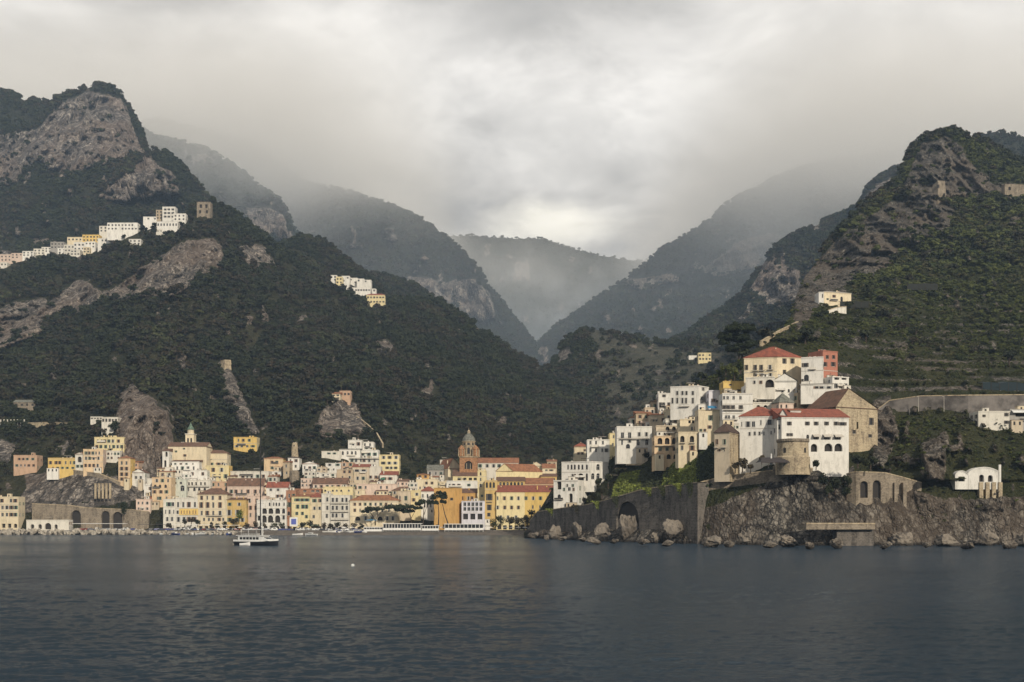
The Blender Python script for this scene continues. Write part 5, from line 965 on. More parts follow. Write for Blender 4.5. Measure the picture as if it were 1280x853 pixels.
def ruin(name, label, px, yt, yb, wt, wb, land, col='stone', openings=(), seed=1, cat='tower', n=14, half=False):
    Y = min(float(LAND[land]['f'](px, yb)), surfY(land, px, yb), surfY(land, px, yb-4), surfY(land, px-4, yb-10))-1.5; s = Y/F; x = at0(px, Y); zb = zz(yb, Y); h = zz(yt, Y)-zb; r = random.Random(seed)
    e = empty(name, (x, Y+wb*s*.5, zb), label, cat); b = MB(); N = n; rows = 8
    st = []
    for i in range(rows+1):
        t = i/rows; rad = (wb+(wt-wb)*t)/2*s; st.append([(rad*math.cos(2*math.pi*j/N)*(1+r.uniform(-.06, .06)), rad*math.sin(2*math.pi*j/N)*(1+r.uniform(-.06, .06)), -6 if i == 0 else h*t*(1 if i < rows else r.uniform(.86, 1.0))) for j in range(N)])
    for u, v in zip(st[:-1], st[1:]):
        for j in range(N): b.face([u[j], u[(j+1) % N], v[(j+1) % N], v[j]], MW[col])
    b.face(st[-1], MW['darkstone']); b.obj('wall', e)
    for ox, oy, ow, oh in openings:
        k = MB(); zc = zz(oy, Y)-zb; xo = ox*s; rr = (wb+(wt-wb)*zc/h)/2*s; yo = -math.sqrt(max(rr*rr-xo*xo, .1))
        k.box((xo-ow*s/2, yo-.35, zc-oh*s/2), (xo+ow*s/2, yo+.4, zc+oh*s/2), M_void); k.obj('window', e)
    return e
ruin('ruined_tower', 'slim ruined watchtower above the white tower house', 367.5, 551.5, 573, 6.4, 9.5, 'town_hill', 'palestone', [(0, 557, 1, 2)], 3)
ruin('tower_base', 'round stone base under the white tower house', 367, 588, 606, 13, 11, 'town_hill', 'stone', (), 5, 'stone base')
ruin('ruined_tower', 'small square ruin on top of the rock rib in the wood', 280.5, 448.5, 460, 13, 14, 'town_hill', 'palestone', (), 6, n=4)
hm('ruined stone watchtower with open windows on the summit of the dark hill', 246, 263, 252.5, 272, 'stone', W=[(258, [251, 258], 3, 4.5, vd), (265, [250, 258.5], 2.6, 4, vd)], Y=1405, name='ruined_tower', cat='tower')
ruin('ruined_wall', 'broken stone ruin clinging to the right hand cliff', 1178, 224, 254, 15, 22, HH, 'stone', [(-4, 232, 3, 4), (3, 243, 2, 3)], 8, 'ruin', n=6)
house('pale broken wall on the skyline at the right edge', [(1256, 0), (1284, 3)], 230, 244, 'stone', 'flat', W=[(236, [1262], 3, 4, vd)], land=HH, name='ruined_wall', cat='ruin', sink=20, clut=False, cornice=False, dep=6, W2='')
def cyl_tower():
    Y = 456; s = Y/F; x = at0(991, Y); zb = zz(579, Y); z = lambda y: zz(y, Y)-zb
    e = empty('round_tower', (x, Y, zb), 'squat round stone tower in front of the long convent wing', 'tower'); r = 19*s
    k = MB(); lathe(k, 0, 0, [(r*1.12, -5), (r*1.10, z(572)), (r*1.02, z(570.5)), (r*.99, z(554))], MW['palestone'], 40); k.obj('wall', e, True)
    k = MB(); lathe(k, 0, 0, [(r*.99, z(554)), (r*1.06, z(552.5)), (r*1.06, z(549.5)), (r*.92, z(549.5)), (r*.92, z(551.5)), (.05, z(551.4))], MW['stone'], 40); k.obj('parapet', e)
    for a in (-2.35, -.95):
        k = MB(); c = Vector((math.cos(a), math.sin(a), 0)); t = Vector((-c.y, c.x, 0)); fr = lambda p: c*(r+p.y)+t*p.x+Vector((0, 0, p.z))
        k.box((-.55, -.5, z(567)), (.55, .12, z(561)), M_void, fr); k.obj('window', e)
cyl_tower()
# --- long walls
def wall_run(name, label, cat, pts, Ys, bot, m, th=2.0, arches=(), coping=True, land=None):
    """stone wall through (px, top row) points; arches: (segment, px, py, w, h)"""
    P_ = [(at0(px, Y), Y) for (px, _), Y in zip(pts, Ys)]; x0, y0 = P_[0]
    e = empty(name, (x0, y0, 0), label, cat); b = MB(); cp = MB()
    for i in range(len(pts)-1):
        A, B_ = P_[i], P_[i+1]; za, zb_ = zz(pts[i][1], Ys[i]), zz(pts[i+1][1], Ys[i+1]); lo = min(zz(bot[i], Ys[i]), zz(bot[i+1], Ys[i+1]))
        hm_ = min(za, zb_); wd = math.dist(A, B_); ws = []
        for sg, px, py, w, h in arches:
            if sg == i:
                fx = (px-pts[i][0])/(pts[i+1][0]-pts[i][0]); Yc = Ys[i]+(Ys[i+1]-Ys[i])*fx; ws.append((fx*wd, zz(py, Yc)-lo, w*wd/(pts[i+1][0]-pts[i][0]), h*Yc/F, 'loggia'))
        LASTW.clear(); sub = MB(); facade(sub, e, (A[0]-x0, A[1]-y0), (B_[0]-x0, B_[1]-y0), hm_-lo, ws, m, 3)
        for o in LASTW: o.location.z += lo; o.name = 'arch_shadow'
        k0 = len(b.v); ml = [b.ms.index(q_) if q_ in b.ms else (b.ms.append(q_), len(b.ms)-1)[1] for q_ in sub.ms]
        b.v += [(v[0], v[1], v[2]+lo) for v in sub.v]; b.f += [tuple(j+k0 for j in f_) for f_ in sub.f]; b.mi += [ml[j] for j in sub.mi]
        u = (Vector(B_)-Vector(A)).normalized(); n2 = Vector((-u.y, u.x))*th
        a, c = Vector((A[0]-x0, A[1]-y0)), Vector((B_[0]-x0, B_[1]-y0)); V3 = lambda p, z: (p.x, p.y, z)
        b.face([V3(a, hm_), V3(c, hm_), V3(c, zb_), V3(a, za)] if za != zb_ else [V3(a, hm_-.01), V3(c, hm_-.01), V3(c, zb_)], m)
        b.face([V3(a, za), V3(c, zb_), V3(c+n2, zb_), V3(a+n2, za)], m); b.face([V3(c, lo), V3(c+n2, lo), V3(c+n2, zb_), V3(c, zb_)], m); b.face([V3(a+n2, lo), V3(a, lo), V3(a, za), V3(a+n2, za)], m); b.face([V3(c+n2, lo), V3(a+n2, lo), V3(a+n2, za), V3(c+n2, zb_)], m)
        if coping:
            o = -n2/th*.18
            cp.face([V3(a+o, za+.35), V3(c+o, zb_+.35), V3(c+n2, zb_+.35), V3(a+n2, za+.35)], MW['palestone']); cp.face([V3(a+o, za-.1), V3(c+o, zb_-.1), V3(c+o, zb_+.35), V3(a+o, za+.35)], MW['palestone'])
    b.obj('masonry', e); cp.obj('coping', e)
    return e

swp = [(662, 652), (672, 640), (700, 636), (735, 631), (765, 623.5), (800, 613), (835, 607.5), (872, 603.5)]
swY = [596, 588, 566, 541, 520, 502, 487, 469]
wall_run('sea_wall', 'long dark stone sea wall with two big arches under the hotel', 'wall', swp, swY, [676]*2+[677, 678, 679, 681, 681, 682], MW['darkstone'], 6, [(2, 708, 656.5, 22, 37), (4, 784.5, 652, 28, 50)])
wall_run('sea_wall', 'pale buttressed wall climbing from the sea wall to the ramparts', 'wall', [(873, 604), (900, 597), (935, 592), (972, 588)], [fH(x, y+12)-1 for x, y in ((876, 604), (900, 597), (935, 592), (972, 588))], [640, 620, 612, 606], MW['stone'], 4)
wall_run('rampart', 'grey stone rampart below the round tower terrace', 'wall', [(966, 584), (990, 584), (1016, 586)], [min(fH(x, 602)-1, 463) for x in (966, 990, 1016)], [612, 630, 630], MW['stone'], 5)
wall_run('buttress_wall', 'stone wall with two tall dark arches right of the convent', 'wall', [(1058, 593), (1070, 590), (1106, 591.5), (1128, 597), (1152, 604)], [456, 453, 454, 457, 460], [636, 638, 638, 620, 616], MW['stone'], 5, [(1, 1080, 612, 9.5, 21), (1, 1096, 616, 10, 31)])
for i, px in enumerate((1109, 1120, 1131)):
    Y = 454.5; k = MB(); k.box((-.7, -.25, -8), (.7, 2.5, 9.5), MW['stone']); o = k.obj('buttress'); o.location = (at0(px, Y), Y, zz(632, Y)); prop(o, 'flat stone buttress against the wall with two tall dark arches', 'buttress', 'buttresses of the arched wall')
wall_run('landing_stage', 'flat pale landing stage at the foot of the cliff', 'landing stage', [(1008, 655), (1094, 655)], [434, 438], [662, 662], MW['stone'], 9)
wall_run('landing_wall', 'dark wall with a white post under the landing stage', 'wall', [(1046, 662), (1092, 662)], [438, 440], [686, 686], MW['darkstone'], 4, coping=False)
wall_run('retaining_wall', 'long grey road wall across the right hand slope', 'wall', [(1097, 512), (1112, 501), (1150, 495.5), (1210, 494.5), (1320, 493.5)], [float(fH(x, 523))-4 for x in (1097, 1112, 1150, 1210, 1320)], [530]*5, mat('road_wall', (.20, .18, .165), .95, .3, .12, .1, bump=.3), 3)
wall_run('retaining_wall', 'grey cliff top wall under the egg-yellow villa', 'wall', [(58, 589), (92, 588), (122, 592), (150, 603)], [surfY('town_hill', x, y)-1 for x, y in ((58, 593), (92, 592), (122, 596), (150, 606))], [598, 598, 601, 610], MW['stone'], 3)
wall_run('garden_wall', 'pale path wall climbing to the hill behind the villa', 'wall', [(952, 427), (975, 413.5), (998, 402.5)], [float(fH(x, y))-2 for x, y in ((952, 430), (975, 417), (998, 406))], [433, 420, 409], MW['palestone'], 1.2)
wall_run('garden_wall', 'white curved wall below the cream hilltop house', 'wall', [(1035, 388), (1046, 384.5), (1058, 383.5)], [float(fH(x, 391))-3 for x in (1035, 1046, 1058)], [394, 391, 389], MW['offwhite'], 1.2)
wall_run('road_viaduct', 'coastal road viaduct with round arches on the left cliff', 'viaduct', [(40, 630), (84, 632), (104, 635), (165, 637.5), (186, 640)], [732, 729, 727, 726, 728], [664]*5, MW['stone'], 5, [(1, 95, 649, 12, 22), (2, 116, 649, 12, 23), (2, 132, 650, 10, 22), (2, 147, 651, 12, 22), (0, 66, 655, 32, 24)])
# ruined pillars, pergola
def row(name, label, cat, group, n, fx, py0, py1, w, m, land, Yoff=-2):
    for i in range(n):
        px = fx(i); Y = float(LAND[land]['f'](px, py1))+Yoff; s = Y/F; k = MB()
        k.box((-w*s/2, -w*s/2, -3), (w*s/2, w*s/2, (py1-py0)*s), m); k.box((-w*s*.65, -w*s*.65, (py1-py0)*s), (w*s*.65, w*s*.65, (py1-py0)*s+.3), m)
        o = k.obj(name); o.location = (at0(px, Y), Y, zz(py1, Y)); prop(o, label, cat, group)
row('stone_pillar', 'pale stone pillar of the roofless arcade on the left cliff', 'pillar', 'pillars on the left cliff', 5, lambda i: 119.5+i*4.6, 605, 618, 2.2, MW['palestone'], 'town_hill', -8)
row('pergola_post', 'thin white pergola post on the terrace at far left', 'post', 'pergola posts at far left', 8, lambda i: 1+i*4.2, 525, 531, 1.0, MW['offwhite'], 'town_hill', -6)
wall_run('terrace_wall', 'thin pale terrace wall right of the pergola posts', 'wall', [(34, 529), (64, 528), (90, 529.5)], [float(fT(x, 533))-6 for x in (34, 64, 90)], [534]*3, MW['palestone'], 1)
wall_run('scree_wall', 'zigzag pale stair wall above the stepped white cluster', 'wall', [(446, 521), (458, 530), (470, 541), (478, 555)], [float(fT(x, y+4))-6 for x, y in ((446, 521), (458, 530), (470, 541), (478, 555))], [526, 535, 546, 560], MW['palestone'], 1)
# --- white vaulted house on the right cliff
def vaulted():
    Y = min(surfY(HH, x_, 603) for x_ in (1194, 1200, 1208, 1215, 1222, 1236, 1249))-5; s = Y/F; x = at0(1193, Y); zb = zz(603, Y); z = lambda y: zz(y, Y)-zb; X = lambda px: (px-1193)*s
    e = empty('vaulted_house', (x, Y, zb), 'white house with two rounded vault roofs on piers over the right cliff', 'house'); m = MW['white']
    for x0, x1, ys, yc in ((1194, 1210, 593, 588.5), (1210.4, 1250, 590.5, 584)):
        b = MB(); w = X(x1)-X(x0); hh = z(ys)
        ws = [((1227-x0)*s, z(598), 6*s, 9*s, 'loggia'), ((1238-x0)*s, z(598.3), 6*s, 8.4*s, 'loggia')] if x0 > 1200 else [((1202-x0)*s, z(599), 8*s, 6*s, 'void')]
        facade(b, e, (X(x0), 0), (X(x1), 0), hh, ws, m, 3, -3)
        for p, q_ in (((X(x1), 0), (X(x1), 9)), ((X(x1), 9), (X(x0), 9)), ((X(x0), 9), (X(x0), 0))): facade(b, e, p, q_, hh, [], m, 3, -3)
        r_ = z(yc)-hh; n = 12; arc = [(X(x0)+w*j/n, hh+r_*math.sin(math.pi*j/n)**.8) for j in range(n+1)]
        b.face([(X(x0), 0, hh), (X(x1), 0, hh)]+[(p[0], 0, p[1]) for p in arc[::-1][1:-1]], m); b.obj('wall', e)
        k = MB()
        for p, q_ in zip(arc[:-1], arc[1:]): k.face([(p[0], -.25, p[1]+.06), (q_[0], -.25, q_[1]+.06), (q_[0], 9.2, q_[1]+.06), (p[0], 9.2, p[1]+.06)], m); k.face([(p[0], -.25, p[1]-.3), (q_[0], -.25, q_[1]-.3), (q_[0], -.25, q_[1]+.06), (p[0], -.25, p[1]+.06)], m)
        k.obj('vault_roof', e)
    k = MB(); k.box((X(1248.5), -.3, 0), (X(1251), .6, z(581)), m); k.obj('chimney', e)
    for px in (1226, 1234, 1242, 1250): k = MB(); k.box((X(px)-.8, -.6, z(624)), (X(px)+.8, 3, -.004), MW['palestone']); k.obj('pier', e)
    EXTRA.append((HH, 1193, 1253, 580, 612))
vaulted()
# --- quay, beach
def strip(name, pts, m, kind='structure'):
    """sheet through rows of (x, y, z)"""
    V = [p for r_ in pts for p in r_]; n = len(pts[0]); Q = [(i*n+j, i*n+j+1, (i+1)*n+j+1, (i+1)*n+j) for i in range(len(pts)-1) for j in range(n-1)]
    o = D.objects.new(name, mesh_np(name, V, Q, [m], False)); C.objects.link(o); o['kind'] = kind; return o
M_quay = mat('quay_stone', (.23, .21, .19), .9, .25, .4, .2, bump=.1); M_beach = mat('shingle', (.17, .145, .12), .95, .3, .5, .2, bump=.15)
xs = np.linspace(-560, 6, 60)
strip('quay', [[(x, 701, -1) for x in xs], [(x, 701, 2.6) for x in xs], [(x, 735, 2.65) for x in xs]], M_quay)
xs = np.linspace(-172, 40, 80); wob = lambda x, s: 2.5*math.sin(x*.07+s)+1.2*math.sin(x*.23+2*s)
strip('beach', [[(x, 668+wob(x, 1)+max(0, 12-abs(x+66)*.12)*0, -.6) for x in xs], [(x, 676+wob(x, 1), .25) for x in xs], [(x, 688+wob(x, 2)*.6, 1.6) for x in xs], [(x, 700.98, 2.3+.1*math.sin(x*.3)) for x in xs], [(x, 720, 2.75) for x in xs]], M_beach)
# ---------------------------------------------------------------- trees one can tell apart
def leafobj(name, V, Q, ms, par=None):
    o = D.objects.new(name, mesh_np(name, V, Q, ms, False)); C.objects.link(o); o.parent = par; return o
def pine(label, px, py, Y, crowns, trunks, m=M_pine, group=None, dens=1.0, cat='tree', name='umbrella_pine', leaf=.75):
    """crowns: (px, py, rx, ry) flattened ellipsoids; trunks: lists of (px, py)"""
    s = Y/F; ox, oz = at0(px, Y), zz(py, Y); e = empty(name, (ox, Y, oz), label, cat, group); r = np.random.default_rng(int(px*7+py))
    V, Q = [], []
    for cx, cy_, rx, ry in crowns:
        c = np.array([(cx-px)*s, r.uniform(-.4, .4), (py-cy_)*s]); a, bz = rx*s, ry*s; L = []
        for _ in range(max(5, int(rx*.9))):
            th, rr = r.uniform(0, 6.28), math.sqrt(r.random())*.8; L.append((c+np.array([a*rr*math.cos(th), a*.8*rr*math.sin(th), bz*r.uniform(-.2, .42)*(1-rr*.6)]), r.uniform(.26, .42)))
        def f(r):
            p, k = L[r.integers(len(L))]; d = r.normal(size=3); d /= np.linalg.norm(d)
            if d[2] < -.3: d[2] *= .4
            return p+d*np.array([a*k, a*k*.8, bz*.62])*r.uniform(.55, 1.05), d
        leaves(V, Q, int((260+rx*ry*7)*dens), f, leaf, r)
    leafobj('crown', V, Q, [m], e)
    V, Q = [], []
    for t in trunks:
        pts = [((p-px)*s, 0, (py-q_)*s) for p, q_ in t[0]]; w = t[1]*s; tube(V, Q, pts, [w*(1-.55*i/(len(pts)-1)) for i in range(len(pts))], 7)
    leafobj('trunk', V, Q, [M_bark], e); return e
pine('broad umbrella pine leaning left on the seafront', 469, 656, 712, [(470, 637, 15, 5), (490, 634.5, 17, 5.5), (509, 635, 14, 5), (458, 640, 7, 3.4)], [([(469, 657), (469, 651), (466, 645), (462, 640)], .9), ([(469, 651), (472, 645), (480, 637)], .6), ([(472, 645), (471, 637)], .4)])
pine('umbrella pine with a dense crown beside the broad one', 514, 656, 713, [(512, 640, 11, 4.2), (500, 638, 9, 4), (522, 636, 7, 4)], [([(514, 657), (514, 648), (511, 641)], .7), ([(514, 648), (519, 639)], .4)])
pine('umbrella pine in front of the red-roofed white house', 529, 655, 711, [(531, 628, 9.5, 5), (524, 630.5, 6.5, 4), (539, 629.5, 6, 4)], [([(529, 656), (529.5, 645), (530, 632)], .8), ([(529.5, 645), (534, 632)], .45)])
pine('tallest umbrella pine in front of the orange building', 549, 655, 710, [(549, 622, 10.5, 8), (556, 628, 6.5, 5), (543, 629, 6, 5), (551, 617, 7, 4.5)], [([(548, 656), (548.5, 642), (547.5, 628)], .75), ([(560, 655), (556, 643), (553, 630)], .8)])
pine('big solitary umbrella pine on the ridge left of the villa', 924, 447, 600, [(923, 412, 20, 9), (909, 421, 13, 9), (936, 411, 9.5, 8), (914, 436, 13, 8), (934, 432, 12, 8.5), (924, 423, 15, 9), (904, 428, 8, 7)], [([(924, 455), (923.5, 444), (924, 432), (922, 418)], 1.5), ([(924, 437), (934, 430)], .7), ([(924, 440), (914, 436)], .7)], dens=2.6, leaf=.8)
def bush(label, px, py, rx, ry, land, m=M_leaf, group=None, name='tree', cat='tree', dY=-2.0, n=None, leaf=.55, trunk=True, Y=None):
    Y = Y or float(LAND[land]['f'](px, py+ry))+dY-rx*.3*.4; s = Y/F
    e = empty(name, (at0(px, Y), Y, zz(py+ry, Y)), label, cat, group); r = np.random.default_rng(int(px*13+py*5))
    V, Q = [], []; h = 2*ry*s; a = rx*s; L = [(np.array([r.uniform(-.5, .5)*a, r.uniform(-.5, .5)*a, h*r.uniform(.35, .8)]), r.uniform(.32, .55)) for _ in range(7)]
    def f(r):
        p, k = L[r.integers(len(L))]; d = r.normal(size=3); d /= np.linalg.norm(d); return p+d*np.array([a*k, a*k, h*.5*k])*r.uniform(.6, 1.05), d
    leaves(V, Q, n or int(120+rx*ry*6), f, leaf, r); leafobj('crown', V, Q, [m], e)
    V, Q = [], []; tube(V, Q, [(0, 0, -1), (.1, 0, h*.3), (0, .1, h*.7)], [.09*a+.06, .07*a+.04, .03], 6)
    for q_ in range(3): tube(V, Q, [(.1, 0, h*.28), tuple(L[q_][0])], [.05*a, .02], 4)
    leafobj('trunk', V, Q, [M_bark], e); return e
M_bright = leaf_mat('bright_leaves', [(.09, .12, .02), (.12, .14, .025)]); M_rust = leaf_mat('rusty_leaves', [(.075, .055, .03), (.055, .048, .028)])
bush('bright yellow-green tree in front of the ochre house', 298.5, 645, 7, 8, 'town_hill', M_bright, Y=712)
bush('dark bush under the bright yellow-green tree', 291, 653, 6, 5, 'town_hill', M_rust, Y=710)
for x, y, rx, ry in [(239, 651, 5, 5), (231, 653, 4, 4), (247, 653, 4, 4)]: bush('green tree on the promenade before the cream palazzo', x, y, rx, ry, 'town_hill', M_leaf, 'promenade trees before the palazzo', Y=713)
for x, y, rx, ry in [(378, 657, 6, 5), (387, 656, 6, 5.5), (352, 657, 5, 5), (343, 656, 5, 5), (396, 658, 5, 4)]: bush('dark clipped tree on the front left of the ivory palazzo', x, y, rx, ry, 'town_hill', M_leaf, 'dark trees left of the ivory palazzo', Y=711)
for x, y, rx, ry in [(616, 655, 7, 7), (626, 652, 7, 8), (637, 652, 8, 8), (649, 653, 8, 8), (659, 650, 7, 8), (667, 651, 6, 7), (672, 645, 6, 6), (655, 659, 6, 5), (664, 641, 7, 4), (681, 638, 7, 4)]: bush('dark leafy tree of the clump before the long red-roofed building', x, y, rx, ry, 'town_hill', M_rust if x % 2 else M_leaf, 'trees before the long red-roofed building', Y=704)
for x, y, rx, ry in [(200, 657, 5, 4), (211, 658, 5, 4), (263, 657, 4, 4), (272, 657, 5, 4.5), (281, 656, 4, 5), (309, 657, 5, 4.5), (318, 656, 5, 5), (330, 657, 5, 4), (404, 657, 5, 4.5), (413, 658, 5, 4), (422, 657, 5, 4.5), (432, 658, 4, 4), (442, 657, 5, 4), (452, 658, 4, 4)]: bush('small dark tree in the leafy row along the quay', x, y, rx, ry, 'town_hill', M_leaf if int(x) % 3 else M_rust, 'leafy row on the quay', Y=711+int(x) % 4)
bush('dark cypress-like tree on the viaduct', 155, 636, 4, 12, 'town_hill', M_pine, Y=724)
for x, y, rx, ry in [(768, 577, 9, 8), (781, 571, 7, 7), (795, 568, 7, 7), (806, 569, 7, 6), (773, 588, 8, 7), (757, 585, 6, 7), (818, 574, 6, 5)]: bush('dark round tree of the garden under the terrace hotel', x, y, rx, ry, HH, M_leaf, 'garden trees under the terrace hotel')
for x, y, rx, ry in [(735, 608, 6, 8), (728, 624, 6, 6), (740, 622, 6, 6), (752, 613, 10, 9), (748, 602, 6, 6), (760, 600, 8, 9)]: bush('tree growing against the foot of the curved white hotel', x, y, rx, ry, HH, M_leaf, 'trees at the foot of the curved hotel')
for x, y, rx, ry in [(969, 494, 6, 6), (978, 496, 7, 6), (988, 495, 7, 7), (996, 498, 5, 6), (964, 500, 4, 4)]: bush('dark bush in the gap above the little pink chapel', x, y, rx, ry, HH, M_rust, 'bushes above the little chapel', dY=-4)
for x, y, rx, ry in [(928, 580, 7, 8), (919, 583, 6, 6), (952, 573, 4.5, 5), (938, 584, 5, 5)]: bush('brownish bush below the tall convent block', x, y, rx, ry, HH, M_rust, 'bushes below the tall convent block', Y=462)
for x, y, rx, ry in [(1030, 600, 9, 9), (1044, 606, 10, 10), (1058, 612, 9, 10), (1036, 612, 8, 8), (1020, 580, 5, 5), (1072, 575, 12, 8), (1088, 578, 10, 8), (1060, 600, 8, 8)]: bush('green bush on the steps below the convent porch', x, y, rx, ry, HH, M_leaf, 'bushes below the convent porch', Y=450)
for x, y, rx, ry in [(907, 461, 8, 9), (918, 466, 8, 8), (926, 458, 7, 8), (898, 468, 6, 6)]: bush('olive bush on the ridge under the solitary pine', x, y, rx, ry, HH, M_shrub, 'bushes under the solitary pine')
# big round trees on the right slope and the crags
rr = np.random.default_rng(5); BIG = []
for _ in range(400):
    x, y = rr.uniform(1000, 1300), rr.uniform(300, 600)
    if len(BIG) < 95 and y > np.interp(x, *zip(*L9top))+14 and not inpoly(np.array([x]), np.array([y]), [(990, 400), (1000, 350), (1080, 280), (1120, 258), (1165, 290), (1095, 340), (1040, 400)])[0] and all(math.hypot(x-p, (y-q_)*1.5) > 13 for p, q_ in BIG) and not (1085 < x and 486 < y < 526) and not (x < 1105 and y > 425) and not (1180 < x < 1262 and y > 572) and not (1212 < x and 505 < y < 540) and y < 570: BIG.append((x, y))
VAR = []
for k in range(4):
    e = bush('rounded evergreen tree standing out on the terraced right hand slope', 1200, 450, 12, 9, HH, M_shrub if k % 2 else M_leaf, 'trees on the right hand slope', n=420, leaf=.5); VAR.append((e, [o for o in D.objects if o.parent == e]))
for i, (x, y) in enumerate(BIG):
    e, ch = VAR[i % 4]; Y = float(fH(x, y))-1; sc = rr.uniform(.6, 1.35)*np.clip(620/Y, .8, 1.3)
    if i < 4: n = e
    else:
        n = e.copy(); C.objects.link(n)
        for o in ch: c = o.copy(); C.objects.link(c); c.parent = n
    n.location = (at0(x, Y), Y, zz(y, Y)-2.5); n.scale = (sc, sc, sc*.9); n.rotation_euler = (0, 0, rr.uniform(0, 6.28))
# ---------------------------------------------------------------- tall hedges
def hedge(label, poly, m, n, seed, name='hedge', leaf=.95):
    xs_, ys_ = zip(*poly); r = np.random.default_rng(seed); cx, cy_ = sum(xs_)/len(xs_), max(ys_); Y0 = float(fH(cx, cy_)); org = np.array([at0(cx, Y0), Y0, zz(cy_, Y0)]); V, Q = [], []
    X = r.uniform(min(xs_), max(xs_), n*3); Yp = r.uniform(min(ys_), max(ys_), n*3); ok = inpoly(X, Yp, poly); X, Yp = X[ok][:n], Yp[ok][:n]
    Yd = fH(X, Yp); lump = 2.2*fbm(X/9, Yp/9, 0*X, 3, seed)
    it = iter(zip(X, Yp, Yd, lump))
    def f(r):
        x, y, d, l = next(it); d2 = d-3.0-1.5*l-abs(r.normal())*1.1; return np.array([at0(x, d2), d2, zz(y, d2)])-org, np.array([.25, -1, .35])
    leaves(V, Q, len(X), f, leaf, r)
    o = leafobj(name, V, Q, [m]); o.location = org; return prop(o, label, 'hedge')
hedge('tall dark cypress hedge right beside the stone watch house', [(873, 612), (870, 585), (876, 560), (882, 548), (890, 543), (894, 560), (895, 604)], M_pine, 3200, 1)
hedge('yellow-green creeper hedge below the arcaded houses', [(826, 612), (832, 585), (842, 574), (862, 572), (874, 574), (874, 606), (850, 611)], M_ivy, 3400, 2)
hedge('deep green hedge bank above the middle of the sea wall', [(793, 620), (800, 590), (812, 580), (836, 577), (836, 610), (815, 616)], M_leaf, 3200, 3)
hedge('bright olive hedge bank beside the white hotel', [(764, 626), (768, 605), (776, 592), (800, 588), (802, 617), (785, 622)], M_ivy, 2600, 4)
for x0, x1, y in [(762, 776, 594), (783, 813, 581), (770, 784, 586)]:
    Y = float(fH((x0+x1)/2, y))-5; k = MB(); s = Y/F; w = (x1-x0)*s; k.box((0, 0, 0), (w, 3, 2*s), MW['palestone']); k.box((.3, .3, 2*s), (w-.3, 2.7, 2*s+.02), MW['stone'])
    o = k.obj('garden_terrace'); o.location = (at0(x0, Y), Y, zz(y+1, Y)); prop(o, 'pale garden terrace step among the dark trees under the terrace hotel', 'terrace', 'garden terraces under the hotel')
# creepers hanging over the coping of the sea wall
for i, (px, ln) in enumerate([(690, 8), (722, 12), (748, 9), (771, 15), (812, 11), (829, 18), (850, 13), (864, 20)]):
    yt_ = float(np.interp(px, [662, 672, 700, 735, 765, 800, 835, 872], [652, 640, 636, 631, 623.5, 613, 607.5, 603.5])); Y = float(np.interp(px, [662, 672, 700, 735, 765, 800, 835, 872], [596, 588, 566, 541, 520, 502, 487, 469]))-.5; r = np.random.default_rng(i+70); V, Q = [], []; sc_ = Y/F; w_ = r.uniform(6, 11)
    def f(r): u = r.normal()*w_*.4; v = -abs(r.normal())*ln*.45*max(.15, 1-abs(u)/w_); return np.array([u*sc_, -abs(r.normal())*.35, v*sc_+.4]), np.array([0, -1, .2])
    leaves(V, Q, 420, f, .5, r); o = leafobj('creeper', V, Q, [M_leaf if i % 2 else M_ivy]); o.location = (at0(px, Y), Y, zz(yt_, Y)); prop(o, 'creeper hanging over the top of the long dark sea wall', 'creeper', 'creepers on the sea wall')
# ---------------------------------------------------------------- rocks
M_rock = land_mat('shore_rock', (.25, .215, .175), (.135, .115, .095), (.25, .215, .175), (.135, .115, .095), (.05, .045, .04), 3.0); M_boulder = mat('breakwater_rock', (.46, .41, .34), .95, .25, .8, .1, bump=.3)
def rock_mesh(seed, n=3, amp=.45):
    bm = bmesh.new(); bmesh.ops.create_icosphere(bm, subdivisions=n, radius=1); P_ = np.array([v.co for v in bm.verts])
    d = 1+amp*fbm(P_[:, 0]*1.3+seed*5, P_[:, 1]*1.3, P_[:, 2]*1.3, 4, seed, True)*.7+amp*.4*fbm(P_[:, 0]*.8, P_[:, 1]*.8+seed, P_[:, 2]*.8, 2, seed)
    for v, k in zip(bm.verts, d): v.co *= float(k)
    rp = random.Random(seed*3+1)
    for _ in range(11):
        pn = Vector((rp.gauss(0, 1), rp.gauss(0, 1), rp.gauss(0, 1))).normalized(); pd = rp.uniform(.50, .95)
        for v in bm.verts:
            ex = v.co.dot(pn)-pd
            if ex > 0: v.co -= pn*ex
    P_ = np.array([v.co for v in bm.verts]); d = 1+.22*fbm(P_[:, 0]*3.5+seed, P_[:, 1]*3.5, P_[:, 2]*3.5, 4, seed+9, True)
    for v, k in zip(bm.verts, d): v.co *= float(k)
    me = D.meshes.new('rock'); bm.to_mesh(me); bm.free(); return me
RK = [rock_mesh(q_, 4) for q_ in range(5)]; BL = [rock_mesh(q_+20, 1, .5) for q_ in range(5)]
for me in RK: me.materials.append(M_rock)
for me in BL: me.materials.append(M_boulder)
def put(me, name, px, py, Y, rx, ry, label, cat, group=None, rz=0):
    o = D.objects.new(name, me); C.objects.link(o); s = Y/F; o.location = (at0(px, Y), Y, zz(py, Y)); o.scale = (rx*s, (rx+ry)*.5*s, ry*s); o.rotation_euler = (R.uniform(-.2, .2), R.uniform(-.2, .2), rz or R.uniform(0, 6.28)); return prop(o, label, cat, group)
put(RK[0], 'sea_rock', 786, 660, 506, 11, 17, 'big leaning rock filling the right arch of the sea wall', 'rock', rz=.3)
put(RK[1], 'sea_rock', 754, 667, 508, 10, 11, 'pale pointed rock between the two sea wall arches', 'rock')
put(RK[2], 'sea_rock', 693, 667, 560, 10, 10, 'dark rock left of the first sea wall arch', 'rock')
